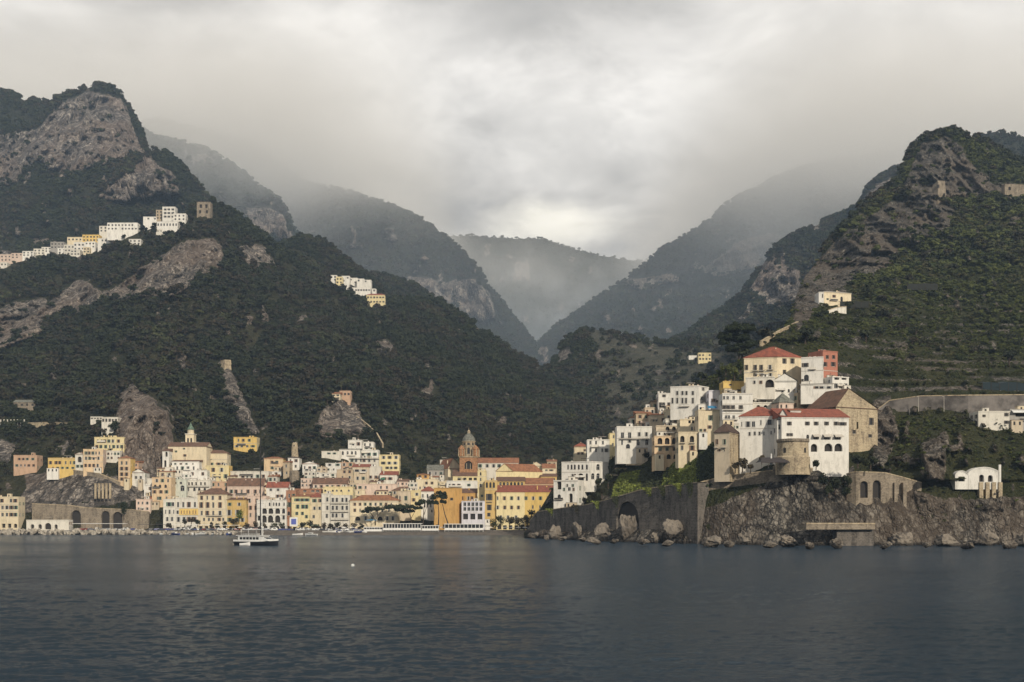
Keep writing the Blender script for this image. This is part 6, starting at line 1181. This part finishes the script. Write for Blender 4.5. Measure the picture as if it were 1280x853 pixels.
put(RK[3], 'sea_rock', 722, 665, 541, 5, 10, 'tall ochre rock beside the first sea wall arch', 'rock')
put(RK[4], 'sea_rock', 842, 662, 477, 14, 12, 'jagged rock against the wall left of the cliff', 'rock')
for x, y, rx, ry in [(668, 670, 8, 4), (683, 672, 5, 3), (703, 674, 9, 3), (728, 675, 6, 3), (741, 676, 10, 4), (768, 677, 7, 3), (803, 678, 12, 4), (822, 674, 9, 8), (834, 680, 8, 4), (857, 674, 12, 11), (868, 668, 7, 14), (889, 679, 16, 8), (912, 681, 8, 4), (934, 676, 14, 12), (962, 682, 9, 4), (984, 679, 17, 8), (1012, 682, 7, 4), (1030, 676, 11, 11), (1047, 681, 9, 6), (1108, 682, 9, 4), (1128, 677, 15, 11), (1158, 682, 8, 4), (1183, 678, 17, 10), (1210, 682, 8, 4), (1232, 677, 14, 12), (1262, 681, 10, 5), (1281, 678, 13, 10)]:
    Y = 12*F/(max(y, 672)+5-HZ)-1.5; put(R.choice(RK), 'sea_rock', x, y, Y, rx, ry, 'brown rock at the waterline below the sea wall and cliff', 'rock', 'rocks along the right hand waterline')
rb = random.Random(4)
for i in range(190):
    t = i/190; px = -30+335*t+rb.uniform(-2, 2); row_ = rb.random(); Y = 699-row_*7.5; o = D.objects.new('boulder', rb.choice(BL)); C.objects.link(o); s = rb.uniform(.8, 1.7)*(1.1 if px < 190 else .85)
    o.location = (at0(px, Y), Y, .3+2.2*(1-row_)*(1 if px < 180 else .6)+rb.uniform(-.3, .5)); o.scale = (s*1.25, s, s*.9); o.rotation_euler = (rb.uniform(0, 3), rb.uniform(0, 3), rb.uniform(0, 6)); prop(o, 'pale boulder of the breakwater at the left shore', 'boulder', 'breakwater boulders')
# ---------------------------------------------------------------- along the front
def frame_at(px, py, Y, label, cat, name, group=None, rz=0):
    e = empty(name, (at0(px, Y), Y, zz(py, Y)), label, cat, group); e.rotation_euler = (0, 0, rz); return e
def canopy(label, x0, x1, yt, yb, Y, m, dep=5, name='canopy'):
    s = Y/F; w = (x1-x0)*s; h = (yb-yt)*s; e = frame_at(x0, yb, Y, label, 'canopy', name)
    k = MB(); k.box((0, 0, h-.25), (w, dep, h), m); k.obj('roof', e); n = max(2, int(w/4))
    for i in range(n+1):
        k = MB(); x = .1+(w-.2)*i/n; k.box((x-.06, .1, -.5), (x+.06, .22, h-.254), M_iron); k.obj('post', e)
canopy('long flat white canopy by the boulders under the viaduct', 90, 156, 654.5, 663, 705, M_whitep)
canopy('dark flat canopy at the foot of the rock left of the palace', 172, 206, 655.5, 664, 706, M_iron)
for i, (x0, x1, nm) in enumerate([(300, 322, 'dark brown market awning under the pinkish tall house'), (336, 356, 'grey market awning under the arcaded hotel'), (372, 398, 'dark green market awning under the pale yellow house'), (404, 436, 'long brown market awning under the ivory palazzo'), (440, 455, 'short grey market awning under the cream palazzo'), (606, 630, 'dark awning under the ochre corner block')]): canopy(nm, x0, x1, 656.5+i % 2, 663.5, 708+i % 3, [M_bark, MR['grey'], SH[0], M_bark, MR['grey'], M_iron][i], name='market_awning')
canopy('long white awning in front of the seafront palace', 217, 262, 656, 664, 708, M_cloth)
canopy('white restaurant awning right of the seafront palace', 268, 300, 656.5, 664, 709, M_cloth)
k = MB(); Y = 702; s = Y/F; e = frame_at(362, 664, Y, 'white billboard with a blue picture on the front', 'billboard', 'billboard')
k.box((0, 0, 3), (10*s, .2, 8.8), M_whitep); k.obj('board', e); k = MB(); k.box((2*s, -.06, 4.2), (8.2*s, -.004, 7.8), flatm('blue_print', (.10, .13, .42))); k.obj('picture', e)
for x in (1.2*s, 8.8*s): k = MB(); k.box((x-.1, .05, -.5), (x+.1, .15, 2.996), M_iron); k.obj('post', e)
def parasol(px, py, Y, label, group, m, w=2.0, h=2.6):
    e = frame_at(px, py, Y, label, 'parasol', 'parasol', group); k = MB(); lathe(k, 0, 0, [(w, h-.55), (w*.5, h-.2), (.03, h)], m, 8); k.obj('cover', e); k = MB(); k.box((-.04, -.04, -.2), (.04, .04, h-.1), M_iron); k.obj('pole', e); return e
parasol(464, 662, 706, 'bright blue parasol tent under the broad umbrella pine', None, flatm('blue_tent_cloth', (.05, .26, .46), .8), 4.6, 6.4)
p0 = parasol(560, 662, 703, 'white parasol on the terrace in front of the orange building', 'white parasols of the seafront terraces', M_cloth)
for x, y in [(553, 661), (568, 661.5), (576, 660.5), (606, 662), (613, 662.5), (632, 663), (640, 663), (648, 663.2), (656, 662.8), (300, 662), (306, 661), (430, 661), (440, 660)]:
    e = p0.copy(); C.objects.link(e); Y = 702; e.location = (at0(x, Y), Y, 2.4)
    for o in [o for o in D.objects if o.parent == p0]: c = o.copy(); C.objects.link(c); c.parent = e
p0.location.z = 2.4
for x, y in [(964, 568)]:
    Y = 452; e = frame_at(x, 584, Y, 'closed white parasol on the convent terrace', 'parasol', 'parasol'); k = MB(); lathe(k, 0, 0, [(.35, .8), (.5, 1.2), (.25, 5.2), (.03, 5.6)], M_cloth, 8); k.obj('cover', e); k = MB(); k.box((-.05, -.05, -.5), (.05, .05, .9), M_iron); k.obj('pole', e)
M_dcloth = flatm('dark_awning_cloth', (.05, .042, .042), .9)
e = frame_at(949, 583, 450, 'dark brown awning roof over the convent terrace', 'awning', 'terrace_awning'); s = 450/F
k = MB(); h1, h2 = 5*s, 11.5*s; w = 36*s; k.face([(0, -3, h1), (w, -3, h1), (w*.86, 3, h2), (w*.14, 3, h2)], M_dcloth); k.face([(0, -3, h1), (w*.14, 3, h2), (-.2, 6, h1)], M_dcloth); k.face([(w, -3, h1), (w+.2, 6, h1), (w*.86, 3, h2)], M_dcloth); k.face([(0, -3, h1-.35), (w, -3, h1-.35), (w, -3, h1), (0, -3, h1)], M_dcloth); k.obj('cover', e)
for i in range(5): k = MB(); x = .2+(w-.4)*i/4; k.box((x-.07, -2.9, -1), (x+.07, -2.75, h1-.36), M_iron); k.obj('post', e)
# white two-storey bathing pavilion and its neighbours
def pavilion(label, x0, x1, y0, ym, y1, Y, n, name='bathing_pavilion', upper=True, dep=9):
    s = Y/F; w = (x1-x0)*s; zb = zz(y1, Y); H = zz(y0, Y)-zb; mid = zz(ym, Y)-zb; e = frame_at(x0, y1, Y, label, 'pavilion', name)
    k = MB(); k.box((-.4, -.5, H-.35), (w+.4, dep, H), M_whitep); k.obj('roof', e); k = MB(); k.box((-.2, -.6, mid-.5), (w+.2, dep, mid), M_whitep); k.obj('floor', e)
    for i in range(n+1):
        x = w*i/n; k = MB(); k.box((x-.14, -.2, -2.2), (x+.14, .08, mid-.504), M_whitep); k.obj('post', e); k = MB(); k.box((x-.14, -.2, mid+.004), (x+.14, .08, H-.354), M_whitep); k.obj('post', e)
    for i in range(n):
        k = MB(); a, b_ = w*i/n+.18, w*(i+1)/n-.18
        if upper: k.face([(a, .1, mid+.05), (b_, .1, mid+.05), (b_, .1, H-.4), (a, .1, H-.4)], M_glass); k.box((a, -.1, mid+.004), (b_, .02, mid+.9), M_whitep); k.obj('window', e)
    k = MB(); k.face([(0, 3, -1), (w, 3, -1), (w, 3, mid-.51), (0, 3, mid-.51)], MW['offwhite']); k.obj('back_wall', e)
pavilion('long white two-storey bathing pavilion on the beach', 479, 526, 654.5, 662, 668.5, 694, 13)
pavilion('white kiosk terrace right of the bathing pavilion', 527.5, 548, 657, 662.5, 668, 695, 6, 'kiosk')
pavilion('white beach restaurant with a dark open lower deck', 556, 604, 655, 662, 667.5, 694, 10, 'beach_restaurant', dep=12)
pavilion('low white summer pavilion under the blue parasol tent', 455, 478, 659, 663.5, 668, 696, 7, 'kiosk')
# cars and small boats
def car_mesh(m, van):
    b = MB(); h = 1.9 if van else 1.42; L = 2.3
    pr = [(-L, .35), (-L, .85), (-L*.92, 1.0 if not van else h*.9), (-L*.55, h), (L*.25 if not van else L*.5, h), (L*.58 if not van else L*.8, .98), (L, .82), (L, .35)]
    for sy in (-.85, .85): b.face([(x, sy*(1 if z < 1.05 else .86), z) for x, z in pr], m)
    for (xa, za), (xb, zb_) in zip(pr, pr[1:]+pr[:1]):
        f = lambda z: .85*(1 if z < 1.05 else .86); b.face([(xa, -f(za), za), (xa, f(za), za), (xb, f(zb_), zb_), (xb, -f(zb_), zb_)], M_glass if (za > .95 and zb_ > .95 and abs(za-zb_) > .2) else m)
    for sy in (-1, 1): b.face([(-L*.7, sy*.80, 1.05), (L*.45, sy*.80, 1.05), (L*.2, sy*.765, h-.1), (-L*.5, sy*.765, h-.1)], M_glass)
    for x in (-1.35, 1.35):
        for sy in (-.87, .72):
            p = [(x+.33*math.cos(a*.785), .33+.33*math.sin(a*.785)) for a in range(8)]; b.face([(u, sy, v) for u, v in p], M_iron); b.face([(u, sy+.15, v) for u, v in p], M_iron)
            for q_ in range(8): b.face([(p[q_][0], sy, p[q_][1]), (p[(q_+1) % 8][0], sy, p[(q_+1) % 8][1]), (p[(q_+1) % 8][0], sy+.15, p[(q_+1) % 8][1]), (p[q_][0], sy+.15, p[q_][1])], M_iron)
    return b.mesh('car')
CM = [car_mesh(flatm('car_paint', c, .3, .5), v) for c, v in (((.60, .60, .60), 0), ((.05, .06, .09), 0), ((.03, .03, .03), 0), ((.25, .26, .27), 0), ((.62, .61, .58), 1), ((.07, .08, .22), 0), ((.22, .03, .025), 0))]
rc = random.Random(9)
for x0, x1, n in ((186, 290, 34), (292, 345, 14), (348, 404, 14), (404, 452, 10), (96, 170, 10)):
    for i in range(n):
        px = x0+(x1-x0)*(i+.5)/n+rc.uniform(-.6, .6); Y = 703.2+rc.choice((0, 5.2)); ci = rc.randrange(7); o = D.objects.new('parked_car', CM[ci]); C.objects.link(o); o.location = (at0(px, Y), Y, 2.62 if px < 335 else 2.45); o.rotation_euler = (0, 0, rc.choice((0, math.pi, 1.57, .3))); prop(o, '%s parked on the quay road' % ['light grey car', 'midnight blue car', 'black car', 'mid grey car', 'white van', 'royal blue van', 'dark red car'][ci], 'car', '%ss parked along the quay' % ['light grey car', 'midnight blue car', 'black car', 'mid grey car', 'white van', 'royal blue van', 'dark red car'][ci])
def boat_mesh(L, m, cab=True):
    b = MB(); W_ = L*.17; n = 8; st = []
    for i in range(n+1):
        t = i/n; x = -L/2+L*t; w = W_*(1-max(0, (t-.45)/.55)**2.2)*(.9+.1*min(1, t*4)); zt = .9+.5*t*t; st.append([(x, -w, zt), (x, -w*.75, .2), (x, 0, -.3+.5*max(0, t-.7)), (x, w*.75, .2), (x, w, zt)])
    for u, v in zip(st[:-1], st[1:]):
        for j in range(4): b.face([u[j], u[j+1], v[j+1], v[j]], m)
        b.face([u[0], v[0], (v[0][0], v[0][1]*.9, v[0][2]-.25), (u[0][0], u[0][1]*.9, u[0][2]-.25)], M_slab)
        b.face([(u[0][0], u[0][1]*.9, u[0][2]-.25), (v[0][0], v[0][1]*.9, v[0][2]-.25), (v[4][0], v[4][1]*.9, v[4][2]-.25), (u[4][0], u[4][1]*.9, u[4][2]-.25)], M_slab)
    b.face(st[0], m)
    if cab: b.box((-L*.12, -W_*.6, .75), (L*.2, W_*.6, 1.7), M_whitep); b.box((-L*.09, -W_*.62, 1.15), (L*.205, W_*.62, 1.5), M_glass); b.box((-L*.16, -W_*.68, 1.7), (L*.22, W_*.68, 1.8), M_whitep)
    return b.mesh('boat')
BMs = [boat_mesh(8, M_whitep), boat_mesh(6.5, M_whitep, False), boat_mesh(7, flatm('blue_hull', (.04, .06, .20), .4)), boat_mesh(9, M_whitep)]
for i, (px, k, lab) in enumerate([(412, 3, 'white launch pulled up at the left end of the beach row of boats'), (421, 2, 'dark blue boat beside the left white launch on the beach'), (428, 0, None), (434, 0, None), (439, 1, None), (444, 3, None), (449, 2, 'dark blue boat at the right end of the beach row of boats'), (453, 1, None)]):
    Y = 688+(i % 3)*1.5; o = D.objects.new('small_boat', BMs[k]); C.objects.link(o); o.location = (at0(px, Y), Y, 1.5); o.rotation_euler = (0, 0, [.2, -.3, 1.2, -.9, .5, 0, .8, -.4][i]); prop(o, lab or 'small white boat in the middle of the row on the beach', 'boat', 'boats drawn up on the beach')
for i, (px, k) in enumerate([(206, 1), (219, 2), (236, 1), (252, 0), (271, 1), (287, 2), (372, 1), (389, 0)]):
    Y = 694-(i % 2)*2.5-(0 if px < 300 else 22); o = D.objects.new('small_boat', BMs[k]); C.objects.link(o); o.location = (at0(px, Y), Y, .1); o.rotation_euler = (0, 0, [.4, 2.6, -.2, .9, 0, 1.4, .3, 2.9][i]); prop(o, 'little moored boat floating off the quay and beach', 'boat', 'boats moored off the quay')
# lamp posts and poles
def pole(px, py0, py1, Y, label, group, lamp=True):
    s = Y/F; h = (py1-py0)*s; e = frame_at(px, py1, Y, label, 'lamp post', 'lamp_post', group); k = MB(); lathe(k, 0, 0, [(.16, -1), (.12, h*.5), (.08, h)], M_slab, 6); k.obj('pole', e)
    if lamp: k = MB(); k.box((-.9, -.12, h-.05), (.15, .12, h+.1), M_slab); k.obj('lamp_head', e)
for x in (1148, 1180): pole(x, 496, 512, float(fH(x, 523))-8, 'thin pale lamp post before the road wall', 'lamp posts before the road wall')
for x in (1228, 1137): pole(x, 512, 524, float(fH(x, 526))-6, 'short pale pole on the slope near the right edge villa', 'poles near the right edge villa', False)
# shade nets
M_net = flatm('shade_net', (.018, .030, .036), .95); M_net2 = flatm('black_net', (.024, .026, .022), .95)
def net(label, px0, px1, y0, y1, m, name='shade_net', dY=-5):
    Y = float(fH((px0+px1)/2, y1))+dY; s = Y/F; w = (px1-px0)*s; h = (y1-y0)*s; e = frame_at(px0, y1, Y, label, 'netting', name); n = max(3, int(w/4)); k = MB()
    hs_ = [h*(.82+.18*R.random()) for _ in range(n+1)]
    for i in range(n):
        a, b_ = w*i/n, w*(i+1)/n; k.face([(a, 0, -1), (b_, 0, -1), (b_, 0, hs_[i+1]), (a, 0, hs_[i])], m); k.face([(a, 0, hs_[i]), (b_, 0, hs_[i+1]), (b_, 7, hs_[i+1]+1), (a, 7, hs_[i]+1)], m)
    k.obj('net', e)
    for i in range(n+1): k = MB(); x = w*i/n; k.box((x-.06, -.16, -1), (x+.06, -.03, hs_[i]+.3), M_bark); k.obj('stake', e)
net('blue-black shade netting over the lemon terrace near the right edge', 1228, 1282, 477, 493, M_net)
net('dark netting strip below the cream hilltop house', 1050, 1086, 376, 383, M_net2, dY=-9)
net('dark netting band on the upper terraces of the right slope', 1134, 1172, 354, 361, M_net2, dY=-9)
# ---------------------------------------------------------------- motor yacht with a tall mast, and a gull
def yacht(px, py, Y):
    e = frame_at(px, py, Y, 'dark-hulled motor yacht with white decks and a very tall mast', 'yacht', 'motor_yacht', rz=-.42); e.location.z = 0
    navy = flatm('yacht_hull', (.022, .024, .030), .3, .5); n = 16; L = 20.5; st = []
    for i in range(n+1):
        t = i/n; x = -L/2+L*t; w = 2.9*(1-max(0, (t-.42)/.58)**2.3)*(.86+.14*min(1, t*3)); sh = 1.75+.15*(1-t)+1.1*max(0, t-.35)**1.6; fl = max(0, (t-.6)/.4)
        st.append([(x+.9*fl*0, -w, sh), (x, -w*(.93-.25*fl), sh*.5), (x, -w*(.7-.4*fl), .0), (x, 0, -.7+.5*fl), (x, w*(.7-.4*fl), 0), (x, w*(.93-.25*fl), sh*.5), (x, w, sh)])
    k = MB()
    for u, v in zip(st[:-1], st[1:]):
        for j in range(6): k.face([u[j], u[j+1], v[j+1], v[j]], navy)
    k.face(st[0], M_whitep); k.obj('hull', e, False)
    k = MB()
    for u, v in zip(st[:-1], st[1:]): k.face([u[0], v[0], v[6], u[6]], M_slab)
    k.obj('deck', e); k = MB()
    for u, v in zip(st[:-1], st[1:]):
        for j in (0, 6):
            o_ = -.05 if j == 0 else .05; k.face([(u[j][0], u[j][1]+o_, u[j][2]-.35), (v[j][0], v[j][1]+o_, v[j][2]-.35), (v[j][0], v[j][1]+o_, v[j][2]+.38), (u[j][0], u[j][1]+o_, u[j][2]+.38)], M_whitep)
    k.obj('bulwark', e)
    k = MB(); pr = [(-8.2, 1.6), (-8.0, 3.9), (3.2, 3.9), (6.6, 2.2), (6.9, 1.9)]
    for y in (-2.25, 2.25): k.face([(x, y, z) for x, z in pr], M_whitep)
    for (xa, za), (xb, zb_) in zip(pr[:-1], pr[1:]): k.face([(xa, -2.25, za), (xb, -2.25, zb_), (xb, 2.25, zb_), (xa, 2.25, za)], M_whitep)
    k.obj('deckhouse', e)
    for i in range(6): k = MB(); x = -7.2+i*1.62; k.box((x, -2.29, 2.35), (x+1.3, 2.29, 3.35), M_glass); k.obj('window', e)
    k = MB(); k.face([(3.5, -2.0, 3.72), (3.5, 2.0, 3.72), (6.0, 1.8, 2.56), (6.0, -1.8, 2.56)], M_glass); k.obj('windscreen', e)
    k = MB(); k.box((-8.9, -2.6, 3.904), (4.2, 2.6, 4.1), M_whitep); k.obj('upper_deck', e)
    k = MB(); k.box((-6.8, -2.3, 6.3), (1.6, 2.3, 6.5), M_whitep); k.obj('hardtop', e)
    for x in (-6.5, -2.8, 1.2):
        for y in (-2.2, 2.2): k = MB(); k.box((x-.06, y-.06, 4.1), (x+.06, y+.06, 6.3), M_whitep); k.obj('pillar', e)
    k = MB(); k.box((-6.0, -2.1, 4.1), (1.4, 2.1, 4.9), flatm('seat_grey', (.35, .34, .32))); k.obj('seating', e)
    k = MB(); k.box((-8.8, -2.55, 4.95), (4.1, -2.5, 5.02), M_iron); k.box((-8.8, 2.5, 4.95), (4.1, 2.55, 5.02), M_iron)
    for i in range(10):
        for y in (-2.525, 2.525): x = -8.8+i*1.43; k.box((x-.02, y-.02, 4.1), (x+.02, y+.02, 4.95), M_iron)
    k.obj('railing', e)
    k = MB(); lathe(k, 1.4, 0, [(.24, 3.9), (.22, 20), (.14, 44)], flatm('dark_mast', (.03, .03, .032), .4), 8); k.obj('mast', e, True)
    k = MB(); lathe(k, 2.2, 0, [(.20, 3.9), (.16, 19)], M_whitep, 8); k.obj('forward_mast', e, True)
    k = MB()
    for z, w in ((17, 2.2), (30, 1.8)): k.box((1.36, -w, z-.04), (1.44, w, z+.04), M_iron)
    k.obj('spreader', e)
    V, Q = [], []; tube(V, Q, [(1.2, 0, 7.2), (-3, 0, 7.35), (-7.5, 0, 7.2)], [.28, .34, .16], 8); leafobj('furled_sail', V, Q, [M_dcloth], e)
    for p in ((9.8, 0, 2.6), (-9.8, 0, 2.3), (1.4, -2.7, 2.2), (1.4, 2.7, 2.2)): V, Q = [], []; tube(V, Q, [p, (1.4, 0, 43.5)], [.025, .025], 3); leafobj('stay', V, Q, [M_iron], e)
    k = MB(); k.box((-11.2, -1.6, .35), (-10.26, 1.6, .5), M_whitep); k.obj('swim_platform', e)
    o = D.objects.new('tender', boat_mesh(4.2, M_whitep, False)); C.objects.link(o); s = Y/F; o.location = (at0(px-16, Y-6), Y-6, .1); o.rotation_euler = (0, 0, .3); prop(o, 'small white tender floating by the stern of the yacht', 'dinghy')
yacht(322, 681, 447)
Y = 12*F/(708-HZ); e = frame_at(441, 708, Y, 'white mooring buoy with a dark bird over it on the open water', 'buoy', 'buoy'); e.location.z = .1
k = MB(); lathe(k, 0, 0, [(.02, -.3), (.35, -.1), (.42, .12), (.3, .38), (.02, .48)], M_whitep, 12); k.obj('float', e, True); k = MB(); lathe(k, 0, 0, [(.03, .45), (.03, .8)], M_iron, 6); k.obj('ring', e)
e = frame_at(442, 697, Y, 'dark gull flying low over the mooring buoy', 'bird', 'gull'); V, Q = [], []
tube(V, Q, [(-.28, 0, 0), (-.1, 0, .04), (.12, 0, .03), (.3, 0, 0)], [.02, .10, .09, .03], 8); leafobj('body', V, Q, [M_iron], e)
for sy in (-1, 1): k = MB(); k.face([(-.08, sy*.08, .05), (.12, sy*.08, .05), (.06, sy*.38, .32), (-.08, sy*.36, .30)], M_iron); k.face([(-.08, sy*.36, .30), (.06, sy*.38, .32), (-.12, sy*.72, .42), (-.2, sy*.70, .40)], M_iron); k.obj('wing', e)
# ---------------------------------------------------------------- woods on the slopes (kept clear of what is built)
def kr(rk): return np.clip((.50-rk)/.14, .012, 1)
def gaps(PX, PY, sd, th=.12): return np.where(fbm(PX/14, PY/8, 0*PX, 4, sd) > th, .08, 1)
def sz(n, lo, hi, seed): return lo+(hi-lo)*1.25*np.random.default_rng(seed).random(n)**1.8
def clearing(PX, PY, polys): 
    k = np.ones(PX.shape)
    for po in polys: k[inpoly(PX, PY, po)] = 0
    return k
def built(PX, PY, land, mx=2, up=1, dn=8):
    k = np.ones(PX.shape)
    for ln, x0, x1, y0, y1 in RECTS+EXTRA:
        if ln == land: k[(PX > x0-mx) & (PX < x1+mx) & (PY > y0+up) & (PY < y1+dn)] = 0
    return k
TOWNCLR = [(175, 690), (185, 622), (205, 610), (300, 612), (420, 612), (500, 620), (560, 605), (700, 600), (720, 610), (760, 690)]
CLIFFCLR = [(0, 600), (60, 590), (180, 596), (180, 690), (0, 690)]
SLOPE = [(0, 540), (60, 540), (60, 596), (0, 600)]
HAMLET = [(-10, 335), (60, 312), (95, 285), (150, 268), (200, 252), (240, 258), (235, 292), (150, 312), (60, 326), (0, 345)]
YV = [(285, 540), (325, 540), (328, 566), (285, 566)]
def k1(PX, PY, rk): return np.where(PX < -60, .4, 1)*kr(rk)*gaps(PX, PY, 91)*clearing(PX, PY, [TOWNCLR, CLIFFCLR])*built(PX, PY, 'town_hill')*np.where(PY > 660, 0, 1)*np.where(inpoly(PX, PY, HAMLET), .14, 1)
P, _, py_ = sample('town_hill', 29000, k1, 1, 1.5); scatter('woodland', P-[0, 0, .8], sz(29000, 5, 11, 2)*np.clip((610-py_)/90, .5, 1), COL_wood, 3)
P, _, _ = sample('shoulder_hill', 3500, lambda a, b, r: kr(r), 2, 2); scatter('woodland', P-[0, 0, 1], sz(3500, 6, 11, 3), COL_wood, 4)
P, _, _ = sample('hazy_shoulder', 3500, lambda a, b, r: kr(r), 3, 2); scatter('woodland', P-[0, 0, 1], sz(3500, 6, 12, 4), COL_fwood, 5)
P, _, _ = sample('cliff_mountain', 22000, lambda a, b, r: kr(r)*gaps(a, b, 97), 4, 2); scatter('far_woodland', P-[0, 0, 1], sz(22000, 7, 13, 5), COL_fwood, 6)
P, _, _ = sample('terraced_slope', 7000, lambda a, b, r: kr(r)*gaps(a, b, 98)*np.where(a > 740, .10, 1), 5, 2); scatter('woodland', P-[0, 0, 1], sz(7000, 5, 10, 6), COL_fwood, 7)
P, _, _ = sample('back_ridge', 3000, lambda a, b, r: kr(r), 6, 2); scatter('far_woodland', P-[0, 0, 1], sz(3000, 8, 13, 7), COL_fwood, 8)
P, _, _ = sample('near_valley_mountain', 16000, lambda a, b, r: kr(r), 7, 2.5); scatter('far_woodland', P-[0, 0, 1], sz(16000, 7, 13, 8), COL_fwood, 9)
for q, (nm, n) in enumerate((('left_ridge', 7000), ('long_ridge', 13000), ('right_far_mountain', 14000), ('valley_head', 5000))):
    P, _, _ = sample(nm, n, lambda a, b, r: kr(r), 10+q, 3); scatter('far_woodland', P-[0, 0, 1], sz(n, 11, 20, 14+q), COL_fwood, 20+q)
RTOWN = [(655, 690), (655, 640), (690, 620), (760, 600), (893, 560), (893, 590), (1060, 588), (1060, 600), (900, 612), (700, 640)]
NETS = [(1225, 470), (1300, 470), (1300, 500), (1225, 500)]
ROADW = [(1095, 494), (1300, 490), (1300, 522), (1095, 522)]
HOUSE_R = [(1215, 500), (1300, 500), (1300, 540), (1215, 540)]
VAULT = [(1190, 580), (1255, 580), (1255, 625), (1190, 625)]
ARCH_R = [(1055, 585), (1140, 588), (1140, 640), (1055, 640)]
def k9(PX, PY, rk):
    low = np.where((PY > 640), .02, 1)*np.where((PY > 588) & (PX < 1055), .05, 1)
    low = low*np.where(PX > 1330, .4, 1)
    return np.where(PY > 560, np.clip(.9-1.1*rk, .05, 1), kr(rk))*gaps(PX, PY, 95, .3)*clearing(PX, PY, [RTOWN, NETS, ROADW, VAULT, ARCH_R])*low*built(PX, PY, 'headland_hill', 1, 0, 4)
P, a_, b_ = sample('headland_hill', 25000, k9, 8, 1.5)
s_ = sz(25000, 1.8, 4.6, 9)*np.clip((P[:, 1]-380)/330, .55, 1.7)*np.where((b_ > 345) & (b_ < 505), .8, 1)
scatter('scrub', P-[0, 0, .25], s_, COL_shrub, 10)
P, _, _ = sample('headland_hill', 2600, lambda a, b, r: k9(a, b, r)*np.where(b < 330, 1.5, .10)*np.where(a < 1000, .6, 1), 9, 10); scatter('woodland', P-[0, 0, .6], sz(2600, 5.5, 10, 11), COL_wood, 12)

# ---------------------------------------------------------------- members of one group are told apart by their order along the shore
ORD = 'leftmost second third fourth fifth sixth seventh eighth ninth tenth eleventh twelfth thirteenth fourteenth fifteenth sixteenth seventeenth eighteenth nineteenth twentieth twenty-first twenty-second twenty-third twenty-fourth twenty-fifth twenty-sixth twenty-seventh'.split()
GR = {}
for o in D.objects:
    if o.parent is None and o.get('group') and o.get('label'): GR.setdefault(o['label'], []).append(o)
for lab, L in GR.items():
    if 1 < len(L) <= 27:
        L.sort(key=lambda o: o.location.x/max(o.location.y, 1))
        for i, o in enumerate(L): o['label'] = lab + (', leftmost' if i == 0 else ', rightmost' if i == len(L)-1 else ', %s from left' % ORD[i])
